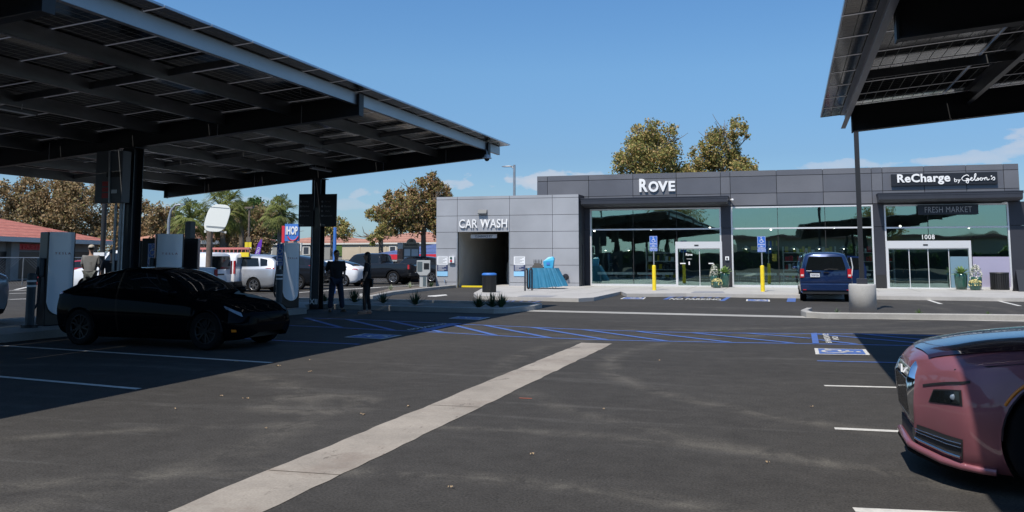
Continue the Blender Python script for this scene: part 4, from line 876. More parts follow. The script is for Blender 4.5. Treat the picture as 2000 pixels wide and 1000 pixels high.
# inverter box on the near column
ib = thing('inverter_box', 'grey electrical box with red warning labels high on the near column', 'electrical box', (-13.95, 16.42, 2.72)); m = MB(); m.bb(-.42, .28, -.2, .06, -.0, 1.12); m.build('body', 'box_grey', ib, bevel=.015)
m = MB(); m.bb(-.12, .22, -.215, -.203, .55, .66); m.build('handle_slot', 'dark_opening', ib); m = MB()
for z0, z1 in ((.36, .46), (.24, .33), (.1, .21)): m.bb(-.22, -.06, -.212, -.202, z0, z1)
m.build('warning_label', 'label_red', ib); m = MB(); m.bar((-.0, -.23, .0), (-.05, -.23, 1.12), .03); m.build('conduit', 'galv', ib); m = MB(); m.bb(.02, .16, -.212, -.202, .2, .28); m.build('label_plate', 'reflective', ib)
cb = MB()
for dx, r_ in ((-.10, .028), (.03, .03), (.10, .02)): cb.cyl((-13.85 + dx, 16.4, .1), (-13.85 + dx, 16.4, 3.4 if dx > 0 else 2.72), r_, n=10)
tag(cb.build('conduit_pipes', 'galv'), 'grey conduit pipes running down the near column', 'pipes')
# wayfinding boards on the far column
def wayboard(px0, px1, label, words):
    Y = 24.82; a = onY(px0, 443, Y); b = onY(px1, 378.6, Y); t = thing('wayfinding_board', label, 'sign', ((a.x + b.x) / 2, Y, (a.z + b.z) / 2), 0, 'black boards on the far column'); w, h = b.x - a.x, b.z - a.z
    m = MB(); m.bb(-w / 2, w / 2, -.02, .02, -h / 2, h / 2); m.build('board', 'sign_dark', t)
    for k, s in enumerate(words):
        z = h * (.27 - k * .145); o = text('lettering', s, 'sign_grey_text', (-.01, -.024, z), None, .055, parent=t, extrude=.002); m = MB(); m.cyl((-w * .36, -.026, z), (-w * .36, -.02, z), .03, n=12); m.build('icon', 'sign_grey_text', t)
    text('lettering', 'Rove', 'sign_grey_text', (-w * .3, -.024, -h * .43), None, .06, parent=t, extrude=.002, offset=.02)
wayboard(583.2, 613.5, 'black board left of the far column listing Lounge, Market, Restroom, Dog Park', ['Lounge', 'Market', 'Restroom', 'Dog Park']); wayboard(624.5, 658, 'black board right of the far column listing Lounge, Market, Park, Restroom', ['Lounge', 'Market', 'Park', 'Restroom'])
m = MB(); m.tube([(-13.86, 24.83, 3.9), (-13.84, 24.83, 3.3), (-13.9, 24.83, 2.6), (-13.88, 24.83, 1.4), (-13.9, 24.83, .2)], .012); tag(m.build('cable_run', 'galv'), 'thin pale cable running down the far column', 'cable')
bk = text('bay_number', 'XII', 'reflective', onY(612, 589, 24.8), None, .16, extrude=.003, offset=.01); tag(bk, 'pale numerals XII low on the far column', 'marking')
# ------------------------------------------------------------------ chargers and bollards
def charger_mesh(label, loc, rz, Hc=1.93, Wd=.54, Dp=.30):
    t = thing('charging_post', label, 'charger', loc, rz, 'tall white faced charging posts')
    # body: face towards local -Y; black core with side lips
    m = MB(); m.bb(-Wd / 2 - .03, Wd / 2 + .03, -.02, Dp, 0, Hc); m.build('body', 'charger_black', t, bevel=.02)
    # white front shell, wrapped, with round lower end
    n = 14; ys = []; prof = []
    for i in range(n + 1):
        u = -1 + 2 * i / n; prof.append((u * Wd / 2, -.02 - .055 * (1 - abs(u) ** 3.0)))
    zs_ = []; 
    m = MB(); vs = []; rows_ = []
    nz = 12
    for i, (x, y) in enumerate(prof):
        u = x / (Wd / 2); zb_ = .22 + (1 - math.sqrt(max(0, 1 - u * u))) * .26
        for k in range(nz + 1):
            z = zb_ + (Hc - zb_) * k / nz; vs.append((x, y - .002, z))
    fs = [(i * (nz + 1) + k, (i + 1) * (nz + 1) + k, (i + 1) * (nz + 1) + k + 1, i * (nz + 1) + k + 1) for i in range(n) for k in range(nz)]
    m.add(vs, fs, True); m.add([(x, y - .002, Hc) for x, y in prof] + [(Wd / 2, -.0, Hc), (-Wd / 2, -.0, Hc)], [tuple(range(n + 3))]); m.build('front_shell', 'charger_white', t)
    text('lettering', 'T E S L A', 'charger_red', (0, -.081, Hc * .77), .34, .042, parent=t, extrude=.002)
    m = MB(); m.tube([(-Wd / 2 - .03, .12, Hc * .66), (-Wd / 2 - .14, .10, Hc * .62), (-Wd / 2 - .20, .08, Hc * .45), (-Wd / 2 - .24, .06, Hc * .25), (-Wd / 2 - .2, .06, Hc * .18), (-Wd / 2 - .12, .08, Hc * .24), (-Wd / 2 - .1, .1, Hc * .45), (-Wd / 2 - .08, .1, Hc * .62)], .028, n=10); m.build('cable', 'cable', t)
    m = MB(); m.bb(-Wd / 2 - .14, -Wd / 2 - .03, .04, .18, Hc * .52, Hc * .72); m.build('holster', 'bollard_dark', t, bevel=.03)
    return t
c1 = onZ(110, 642, .15); 
c0 = charger_mesh('charging post nearest the camera, behind the black sedan tail', (-14.62, 15.62, .15), R(72)); 
c2p = onZ(337, 626, .15); c3p = onZ(566, 601.5, .15)
c2 = dup(c0, (c2p.x - .15, c2p.y, .15), R(42), 'charging post half hidden behind the sedan roof, in front of a black cabinet'); c3 = dup(c0, (c3p.x, c3p.y, .15), R(62), 'charging post beside the far canopy column, right of a blue sign')
c3.scale = (.93,) * 3
def bollard_dark(x, y, label, Hb=1.05, first=[None], r=.085):
    if first[0] is None:
        t = thing('bollard', label, 'bollard', (x, y, .15), 0, 'dark bollards by the charging posts'); m = MB(); m.cyl((0, 0, 0), (0, 0, Hb), r, n=20); m.ell((0, 0, Hb), r, r, .04, 20, 6); m.build('post', 'bollard_dark', t)
        m = MB(); m.cyl((0, 0, Hb - .14), (0, 0, Hb - .10), r + .004, n=20); m.cyl((0, 0, Hb - .24), (0, 0, Hb - .20), r + .004, n=20); m.build('reflective_band', 'reflective', t)
        m = MB(); m.cyl((0, 0, 0), (0, 0, .06), r + .07, n=20); m.build('base_collar', 'cable', t); first[0] = t
    else: dup(first[0], (x, y, .15), None, label)
p = onZ(57, 640, .15); bollard_dark(p.x, p.y, 'dark bollard left of the nearest charging post'); p = onZ(544, 605, .15); bollard_dark(p.x, p.y, 'dark bollard under the blue sign beside the far charging post')
# black equipment cabinets behind
def cabinet(x0, x1, y0, y1, D, label):
    a = onD(x0, y1, D); b = onD(x1, y0, D); m = MB(); w = (b - a).length; c = (a + b) / 2; t = thing('equipment_cabinet', label, 'cabinet', (c.x, c.y, 0), YAW + R(8), 'black equipment cabinets')
    m.bb(-w / 2, w / 2, -.02, .28, 0, b.z); m.build('body', 'charger_black', t, bevel=.02); m = MB(); m.bb(-.008, .008, -.028, -.02, .2, b.z - .1); m.build('door_gap', 'joint', t); return t
cabinet(305.5, 357, 465.5, 560, 22.2, 'wide black cabinet behind the middle charging post'); cabinet(272, 290, 470, 560, 24.5, 'narrow black cabinet seen right of the near column')
# ------------------------------------------------------------------ parking signs
def parking_sign(label, base, h, w=.30, ph=.66, post='galv', group='blue parking signs', sleeve=False, y_rot=0., z0=0.):
    t = thing('parking_sign', label, 'sign', (base[0], base[1], z0), y_rot, group)
    m = MB(); m.cyl((0, 0, 0), (0, 0, h), .028, n=10); m.build('post', post, t)
    if sleeve: m = MB(); m.cyl((0, 0, 0), (0, 0, 1.05), .085, n=20); m.ell((0, 0, 1.05), .085, .085, .05, 20, 6); m.build('bollard_sleeve', 'bollard_yellow', t)
    hp = ph * .74
    m = MB(); m.bb(-w / 2, w / 2, -.04, -.034, h - hp, h); pl = m.build('plate', 'sign_blue', t); m = MB(); m.bb(-w / 2, w / 2, -.04, -.034, h - ph, h - hp - .015); pl2 = m.build('lower_plate', 'sign_blue', t)
    q = MB(); e = .012
    for zA, zB in ((h - hp, h), (h - ph, h - hp - .015)):
        for a_, b_, c_, d_ in ((-w / 2 + e, w / 2 - e, zA + e, zA + e + .008), (-w / 2 + e, w / 2 - e, zB - e - .008, zB - e), (-w / 2 + e, -w / 2 + e + .008, zA + e, zB - e), (w / 2 - e - .008, w / 2 - e, zA + e, zB - e)): q.bb(a_, b_, -.0425, -.0405, c_, d_)
    q.build('border', 'reflective', t)
    m = MB(); cz = h - .17; S_ = .11
    def L(pts): 
        for u, v in zip(pts[:-1], pts[1:]): m.bar((u[0] * S_, -.043, cz + u[1] * S_), (v[0] * S_, -.043, cz + v[1] * S_), .003, .022, up=(0, 0, 1)) if False else m.tube([(u[0] * S_, -.043, cz + u[1] * S_), (v[0] * S_, -.043, cz + v[1] * S_)], .011, n=6)
    m.ell((-.1 * S_, -.043, cz + 1.0 * S_), .02, .006, .02, 10, 6)
    L([(-.1, .72), (-.02, .05), (.5, .05), (.75, -.65), (1.0, -.58)]); L([(-.07, .4), (.4, .4)]); L([(-.22, .2), (-.52, -.05), (-.6, -.45), (-.38, -.82), (.02, -.95), (.38, -.75), (.5, -.4)])
    m.build('wheelchair_symbol', 'reflective', t)
    for k, s in enumerate(('PARKING', 'ONLY')): text('lettering', s, 'reflective', (0, -.0425, h - .34 - k * .085), w * (.78 if k == 0 else .45), .055, parent=t, extrude=.002, offset=.015)
    for k, s in enumerate(('MINIMUM', 'FINE $250')): text('lettering', s, 'reflective', (0, -.0425, h - hp - .05 - k * .06), w * .76, .036, parent=t, extrude=.002, offset=.01)
    return t
p = onZ(1278, 567, zs); parking_sign('blue wheelchair parking sign on yellow bollard left of the first sliding door', p, onY(1275, 461, p.y).z - zs, .34, .66, sleeve=True, z0=zs)
p = onZ(1490, 569.5, zs); parking_sign('blue wheelchair parking sign on yellow bollard left of the blue van', p, onY(1487, 461.5, p.y).z - zs, .34, .66, sleeve=True, z0=zs)
p = onZ(544.5, 604, .15); parking_sign('blue wheelchair parking sign above the far dark bollard', (p.x, p.y + .02), onY(544.5, 475.5, p.y).z - .15, .19, .60, z0=.15)
p = onY(301, 475.5, 17.9); parking_sign('blue wheelchair parking sign over the sedan roof beside the middle charging post', (p.x, p.y), p.z - .15, .26, .66, z0=.15)
# ------------------------------------------------------------------ light pole in its concrete base
p = onZ(1688, 614.3, .0); 
t = thing('light_pole', 'dark square light pole on a round pale concrete base', 'light pole', (p.x, p.y + .35, 0)); rpot = .36
m = MB(); m.lathe([(0, 0), (rpot, 0), (rpot, .78), (rpot - .02, .82), (0, .82)], n=40); m.build('concrete_base', 'pot_concrete', t)
m = MB(); m.bb(-.135, .135, -.135, .135, .82, .97); m.build('base_cover', 'brow_metal', t, bevel=.01); m = MB(); m.bb(-.0625, .0625, -.0625, .0625, .97, 7.2); m.build('pole', 'steel_dark', t)
m = MB(); m.bb(-.15, .15, -.9, -.06, 7.05, 7.15); m.build('lamp_head', 'steel_dark', t)
# lamp on the car wash roof line (stands behind the building)
a = onY(1004.5, 322, 64); t = thing('street_lamp', 'slim street lamp rising behind the car wash roof', 'street lamp', (a.x, 64, 0)); m = MB(); m.cyl((0, 0, 0), (0, 0, a.z), .11, .09, 12); m.build('pole', 'galv', t)
m = MB(); b = onY(982, 324, 64); m.tube([(0, 0, a.z - .25), (-.25, 0, a.z - .12), (b.x - a.x + .5, 0, a.z - .08)], .05); m.build('arm', 'galv', t); m = MB(); m.ell((b.x - a.x + .35, 0, a.z - .1), .45, .12, .06); m.build('lamp_head', 'galv', t)
# ------------------------------------------------------------------ things around the store front
t = thing('trash_can', 'black slatted trash can with a blue lid by the planter', 'trash can', onZ(955.5, 570.8, zs)); r_ = .32; H_ = .93
sc = abs(onY(968.5, 560, t.location.y).x - onY(943, 560, t.location.y).x) / 2; H_ = onY(955, 533.5, t.location.y).z - zs
m = MB(); m.cyl((0, 0, .02), (0, 0, H_ - .06), sc - .03, n=28); m.build('liner', 'charger_black', t); m = MB()
for k in range(30): a = 2 * math.pi * k / 30; m.box((sc * math.cos(a), sc * math.sin(a), H_ / 2 - .03), (.012, .045, H_ - .08), rz=a)
m.build('slats', 'plastic_black', t); m = MB(); m.lathe([(sc + .02, H_ - .08), (sc + .025, H_ - .02), (sc - .05, H_ + .01), (.12, H_), (.12, H_ - .06)], n=32); m.build('lid', 'grey_lid', t)
t2 = thing('trash_can', 'black slatted trash can by the lavender panel', 'trash can', (onY(1953, 560, 45.3).x, 45.3, zs))
m = MB(); sc2 = .40; H2 = onY(1953, 532, 45.3).z - zs
for k in range(26): a = 2 * math.pi * k / 26; m.box((sc2 * .93 * math.cos(a), sc2 * .93 * math.sin(a), H2 / 2), (.012, .06, H2), rz=a)
m.build('slats', 'plastic_black', t2); m = MB(); m.cyl((0, 0, .02), (0, 0, H2 - .05), sc2 * .85, n=24); m.build('liner', 'charger_black', t2); m = MB(); m.lathe([(sc2 * .97, H2 - .06), (sc2 * .97, H2), (.2, H2), (.2, H2 - .05)], n=28); m.build('rim', 'plastic_black', t2)
# cloth covered table blown by the wind
tb = onZ(1060, 564, zs); Yt = tb.y; a = onY(1031, 524, Yt); b = onY(1084, 522.5, Yt); Wt = b.x - a.x; Ht = a.z - zs
t = thing('folding_table', 'folding table hidden under a blue tablecloth by the car wash', 'table', ((a.x + b.x) / 2, Yt + .3, zs)); m = MB(); m.bb(-Wt / 2, Wt / 2, -.35, .35, Ht - .04, Ht); m.build('tabletop', 'tray', t)
for sx in (-1, 1):
    for sy in (-1, 1): m = MB(); m.cyl((sx * (Wt / 2 - .12), sy * .28, 0), (sx * (Wt / 2 - .12), sy * .28, Ht - .04), .015, n=8); m.build('leg', 'galv', t)
def cloth():
    m = MB(); n = 120; rows_ = 12; vs = []; per = []
    w, d = Wt / 2 + .01, .36
    loop = []
    L_ = 4 * w + 4 * d
    for i in range(n):
        s = L_ * i / n
        if s < 2 * w: p = (-w + s, -d, 0, -1)
        elif s < 2 * w + 2 * d: p = (w, -d + (s - 2 * w), 1, 0)
        elif s < 4 * w + 2 * d: p = (w - (s - 2 * w - 2 * d), d, 0, 1)
        else: p = (-w, d - (s - 4 * w - 2 * d), -1, 0)
        loop.append(p)
    for j in range(rows_ + 1):
        f = j / rows_
        for i, (x, y, nx, ny) in enumerate(loop):
            ph = math.sin(i * .95 + math.sin(i * .21) * 1.6); rip = (.065 * f ** .6) * (ph + .45 * math.sin(i * 1.33 + 1))
            u = (x + w) / (2 * w); blow = (.34 * u ** 1.3 + .08) * f
            z = Ht + .012 - f * (Ht - .02) + f * max(0, u - .3) * .14 + .012 * f * math.sin(i * .5)
            vs.append((x + nx * rip + blow + .10 * f * (u < .1) * 0, y + ny * (rip + .04 * f) - .06 * f * (ny < 0) - .10 * f * u * (ny < 0), max(.012, z)))
    fs = [(j * n + i, j * n + (i + 1) % n, (j + 1) * n + (i + 1) % n, (j + 1) * n + i) for j in range(rows_) for i in range(n)]
    m.add(vs, fs, True); m.add([(p[0], p[1], Ht + .0125) for p in loop], [tuple(range(n))]); return m
o = cloth().build('tablecloth', 'cloth_teal', None); o.location = t.location; tag(o, 'bright blue tablecloth blown sideways off its table', 'tablecloth')
q = thing('snack_tray', 'dark tray of small bottles at the left end of the blue table', 'tray', onY(1050, 519.5, Yt + .2)); q.location.z = zs + Ht + .02
m = MB(); m.bb(-.30, .30, -.2, .2, 0, .04); m.xz([(-.24, .04), (.24, .04), (.12, .2), (-.1, .22)], -.12, .12); m.build('tray', 'tray', q)
for k in range(6): m = MB(); m.cyl((-.17 + k * .07, .02 * (k % 2), .18), (-.17 + k * .07, .02 * (k % 2), .34), .016, n=8); m.cyl((-.17 + k * .07, .02 * (k % 2), .34), (-.17 + k * .07, .02 * (k % 2), .39), .009, n=8); m.build('bottle', 'plastic_black', q)
q = thing('gift_bag', 'glossy light blue bag standing at the right of the blue table', 'bag', (onY(1070, 520, Yt).x, Yt + .2, zs + Ht + .015)); m = MB(); 
m.add([(-.2, -.12, 0), (.2, -.12, 0), (.2, .12, 0), (-.2, .12, 0), (-.24, -.14, .3), (.26, -.13, .36), (.25, .12, .44), (-.1, .13, .42), (-.02, 0, .5), (.2, .02, .52)], [(0, 1, 2, 3), (0, 1, 5, 4), (1, 2, 6, 5), (2, 3, 7, 6), (3, 0, 4, 7), (4, 5, 9, 8), (5, 6, 9), (6, 7, 8, 9), (7, 4, 8)]); m.build('bag', 'bag_blue', q)
m = MB(); m.box((.0, -.15, .2), (.16, .01, .1)); m.build('bag_label', 'sign_skyblue', q)
# wave bicycle rack
p0 = onZ(1025.5, 568, zs); t = tag(MB().tube([(0, 0, 0)] + [(0, 0, .85)] + [(.09 + .09 * math.cos(R(180 - 30 * k)), 0, .85 + .09 * math.sin(R(30 * k))) for k in range(1, 6)] + [(.18, 0, .85), (.18, 0, .18)] + [(.27 - .09 * math.cos(R(30 * k)), 0, .18 - .09 * math.sin(R(30 * k))) for k in range(1, 6)] + [(.36, 0, .18), (.36, 0, .85)] + [(.45 - .09 * math.cos(R(30 * k)), 0, .85 + .09 * math.sin(R(30 * k))) for k in range(1, 6)] + [(.54, 0, .85), (.54, 0, 0)], .038, n=8).build('bicycle_rack', 'brow_metal'), 'dark wave shaped bicycle rack left of the blue table', 'bicycle rack'); t.location = p0; t.rotation_euler = (0, 0, R(72))
# ------------------------------------------------------------------ plants in pots
def rosette(n, L, w, up=0.5, seed=1, droop=.25):
    rnd = random.Random(seed); m = MB()
    for k in range(n):
        f = k / n; az = k * 2.4 + rnd.uniform(-.2, .2); el = R(80 - 68 * f ** .8) + rnd.uniform(-.1, .1); l = L * rnd.uniform(.75, 1.05) * (.7 + .3 * f); ww = w * rnd.uniform(.8, 1.1)
        d = Vector((math.cos(az) * math.cos(el), math.sin(az) * math.cos(el), math.sin(el))); s = Vector((-math.sin(az), math.cos(az), 0)); vs = []; seg = 5
        for i in range(seg + 1):
            u = i / seg; c = d * l * u + Vector((0, 0, -droop * l * u * u * (1 - math.sin(el)))); hw = ww * (math.sin(math.pi * min(1, .25 + u * .75)) ** .8 if u < 1 else 0) * (1 if u > 0 else .7)
            vs += [c - s * hw + Vector((0, 0, hw * .35)), c, c + s * hw + Vector((0, 0, hw * .35))]
        m.add(vs, [(3 * i + a, 3 * i + a + 1, 3 * i + a + 4, 3 * i + a + 3) for i in range(seg) for a in (0, 1)], True)
    return m
def pot(label, x, y, z, r, h, plant, group, kind='flower pot'):
    t = thing('plant_pot', label, kind, (x, y, z), 0, group); m = MB(); m.lathe([(0, 0), (r * .78, 0), (r * .92, h * .25), (r, h * .8), (r * 1.02, h), (r * .9, h), (r * .88, h - .06), (0, h - .06)], n=32); m.build('pot', 'glaze_green', t)
    if plant == 'agave': o = rosette(34, .62, .06, seed=int(x * 10)).build('agave', 'leaf_agave', t, fix=False); o.location = (0, 0, h - .06)
    elif plant == 'flowers':
        rnd = random.Random(int(x * 7) + 3); m = MB()
        for k in range(420):
            th, ph, rr = rnd.uniform(0, 6.28), rnd.uniform(-.1, 1.5), rnd.uniform(.5, 1) ** .5; c = Vector((r * 1.15 * rr * math.cos(th) * math.cos(ph), r * 1.15 * rr * math.sin(th) * math.cos(ph), h - .05 + .55 * rr * math.sin(ph) + rnd.uniform(0, .08))); s = rnd.uniform(.018, .036)
            a_ = Vector((rnd.gauss(0, 1), rnd.gauss(0, 1), rnd.gauss(0, 1))).normalized(); b_ = a_.orthogonal().normalized(); m.cur = 0 if k % 5 < 3 else 1; m.add([c - a_ * s, c + b_ * s, c + a_ * s, c - b_ * s], [(0, 1, 2, 3)])
        m.build('flowers', ['flower_white', 'leaf_grey'], t, fix=False)
    else:
        rnd = random.Random(int(x * 7) + 5); m = MB()
        for k in range(260):
            th, rr = rnd.uniform(0, 6.28), rnd.uniform(0, 1) ** .5; c = Vector((r * 1.15 * rr * math.cos(th), r * 1.15 * rr * math.sin(th), h + .12 * (1 - rr * rr) + rnd.uniform(-.05, .04) - .1 * (rr > .93))); s = rnd.uniform(.02, .04)
            a_ = Vector((rnd.gauss(0, 1), rnd.gauss(0, 1), rnd.gauss(0, 1))).normalized(); b_ = a_.orthogonal().normalized(); m.cur = 0 if k % 4 else 1; m.add([c - a_ * s, c + b_ * s, c + a_ * s, c - b_ * s], [(0, 1, 2, 3)])
        m.build('ground_cover', ['flower_cream', 'leaf_grey'], t, fix=False)
    return t
def potat(px0, px1, ytop, ybot, Y): a = onY(px0, ybot, Y); b = onY(px1, ytop, Y); return (a.x + b.x) / 2, Y, zs, (b.x - a.x) / 2, b.z - zs
x, y, z, r, h = potat(1407.5, 1424.5, 533, 559, 45.0); pot('tall green glazed pot with a big agave by the left sliding door', x, y, z, r, h, 'agave', 'green pots by the left door')
x, y, z, r, h = potat(1387.5, 1402, 538.5, 560, 44.9); pot('green glazed pot of white flowers by the left sliding door', x, y, z, r, h, 'flowers', 'green pots by the left door')
x, y, z, r, h = potat(1391, 1409.5, 550, 562, 44.2); pot('low green pot of cream ground cover by the left sliding door', x, y, z, r, h, 'cover', 'green pots by the left door')
x, y, z, r, h = potat(1865, 1889.5, 534, 566, 45.0); pot('tall green glazed pot with a big agave by the right sliding door', x, y, z, r, h, 'agave', 'green pots by the right door')
x, y, z, r, h = potat(1897, 1917.5, 541, 566, 44.95); pot('green glazed pot of white flowers by the right sliding door', x, y, z, r, h, 'flowers', 'green pots by the right door')
x, y, z, r, h = potat(1893.5, 1915.5, 552.5, 567, 44.3); pot('low green pot of cream ground cover by the right sliding door', x, y, z, r, h, 'cover', 'green pots by the right door')
# a-frame board
Ya = 43.3; a = onY(1981, 573.5, Ya); t = thing('a_frame_board', 'black folding sidewalk board with white words at the right picture edge', 'sign', (a.x + .55, Ya, zs), 0); zt_ = onY(1985, 527, Ya).z - zs
m = MB(); m.add([(-.42, -.28, 0), (.55, -.28, 0), (.50, -.02, zt_), (-.44, -.02, zt_), (-.42, -.25, 0), (.55, -.25, 0), (.50, .01, zt_), (-.44, .01, zt_)], [(0, 1, 2, 3), (4, 7, 6, 5), (0, 3, 7, 4), (1, 5, 6, 2), (3, 2, 6, 7), (0, 4, 5, 1)]); m.build('front_board', 'sign_dark', t)
m = MB(); m.add([(-.55, .30, 0), (.55, .30, 0), (.50, .02, zt_), (-.44, .02, zt_), (-.55, .33, 0), (.55, .33, 0), (.50, .05, zt_), (-.44, .05, zt_)], [(0, 1, 2, 3), (4, 7, 6, 5), (0, 3, 7, 4), (1, 5, 6, 2), (3, 2, 6, 7), (0, 4, 5, 1)]); m.build('rear_board', 'sign_dark', t)
tilt = Matrix.Rotation(-math.atan2(.26, zt_), 4, 'X')
for s_, z_ in (('COMING', .72), ('SOON', .46)): o = text('lettering', s_, 'sign_white', (.18, -.29 + .26 * z_ / zt_ * 1.0, z_), .62 if s_ == 'COMING' else .44, .15, parent=t, extrude=.004, offset=.035); o.data.transform(tilt)
# ------------------------------------------------------------------ spiky plants in the islands
def spiky(n, L, w, seed): 
    rnd = random.Random(seed); m = MB()
    for k in range(n):
        az = rnd.uniform(0, 6.28); el = rnd.uniform(R(18), R(88)); l = L * rnd.uniform(.6, 1.05); d = Vector((math.cos(az) * math.cos(el), math.sin(az) * math.cos(el), math.sin(el))); s = Vector((-math.sin(az), math.cos(az), 0)); b0 = Vector((rnd.uniform(-.1, .1) * L, rnd.uniform(-.1, .1) * L, 0)); vs = []
        for i, hw in enumerate((.75, 1, .8, .45, 0)): u = i / 4; c = b0 + d * l * u + Vector((0, 0, .12 * l * u * u)); vs += [c - s * w * hw, c + Vector((0, 0, -w * hw * .6)), c + s * w * hw]
        m.add(vs, [(3 * i + a, 3 * i + a + 1, 3 * i + a + 4, 3 * i + a + 3) for i in range(4) for a in (0, 1)], True)
    return m
def aloe(px, py, hpx, label, z=.10, mt='aloe', n=70, grp='spiky plants in the planter island', wf=.042):
    hpx *= 1.12
    p = onZ(px, py, z); D = (p - CAM).dot(_fw); L = hpx * D / F_PX
    o = spiky(n, L, L * wf, int(px)).build('spiky_plant', mt, None, fix=False); o.location = p; return tag(o, label, 'plant', grp)
aloe(634, 588.5, 15, 'spiky dark plant just right of the far canopy column'); aloe(693, 590, 24, 'large spiky dark plant between the standing man and woman'); aloe(748, 591.5, 21, 'spiky dark plant right of the standing woman'); aloe(811, 594.5, 24, 'spiky dark plant alone in the middle of the planter')
aloe(935, 600, 25, 'spiky plant left of the pair at the planter nose', .12); aloe(961, 599, 25, 'left one of the crowded pair at the planter nose', .12); aloe(979, 599.5, 24, 'right one of the crowded pair at the planter nose', .12); aloe(571, 588, 12, 'faint spiky plant behind the far charging post')
aloe(763, 566.5, 10, 'small pale leafy plant in the far strip, leftmost', .05, 'leaf_agave_pale', 30, 'pale plants in the far planter strip', .07); aloe(801, 562, 10, 'small green leafy plant left of the grey kiosk', .05, 'leaf_agave_pale', 30, 'pale plants in the far planter strip', .07); aloe(842, 560, 11, 'small green leafy plant right of the grey kiosk', .05, 'leaf_agave', 30, 'pale plants in the far planter strip', .07)
aloe(1634, 612.5, 10, 'tiny spiky plant left of the round concrete base', .04, 'leaf_grey', 26, 'tiny plants along the right kerb', .06); aloe(1796, 615.5, 12, 'tiny spiky plant right of the round concrete base', .04, 'leaf_green', 26, 'tiny plants along the right kerb', .06); aloe(1930, 618, 10, 'tiny spiky plant nearest the right picture edge', .04, 'leaf_green', 26, 'tiny plants along the right kerb', .06)
# payment kiosk
kp = onZ(827, 562.5, 0); D = 44.0; Hk = onY(822, 508.5, kp.y).z; wk = abs(onY(838, 530, kp.y).x - onY(814, 530, kp.y).x)
t = thing('payment_kiosk', 'pale grey payment kiosk on a pedestal at the wash drive', 'kiosk', (kp.x, kp.y, 0), R(20)); m = MB(); m.bb(-wk * .28, wk * .28, -.2, .2, 0, Hk * .45); m.build('pedestal', 'kiosk_grey', t, bevel=.02)
m = MB(); m.xz([(-wk * .28, Hk * .45), (wk * .28, Hk * .45), (wk * .5, Hk * .58), (wk * .5, Hk), (-wk * .5, Hk), (-wk * .5, Hk * .58)], -.25, .25); m.build('cabinet', 'kiosk_grey', t, bevel=.02); m = MB(); m.bb(.02, wk * .42, -.265, -.252, Hk * .68, Hk * .9); m.build('screen', 'dark_opening', t); m = MB(); m.bb(-wk * .46, -.06, -.262, -.252, Hk * .6, Hk * .95); m.build('side_panel', 'kiosk_dark', t); m = MB(); m.bb(-.02, wk * .2, -.212, -.202, .1, Hk * .42); m.build('lower_slot', 'kiosk_dark', t)
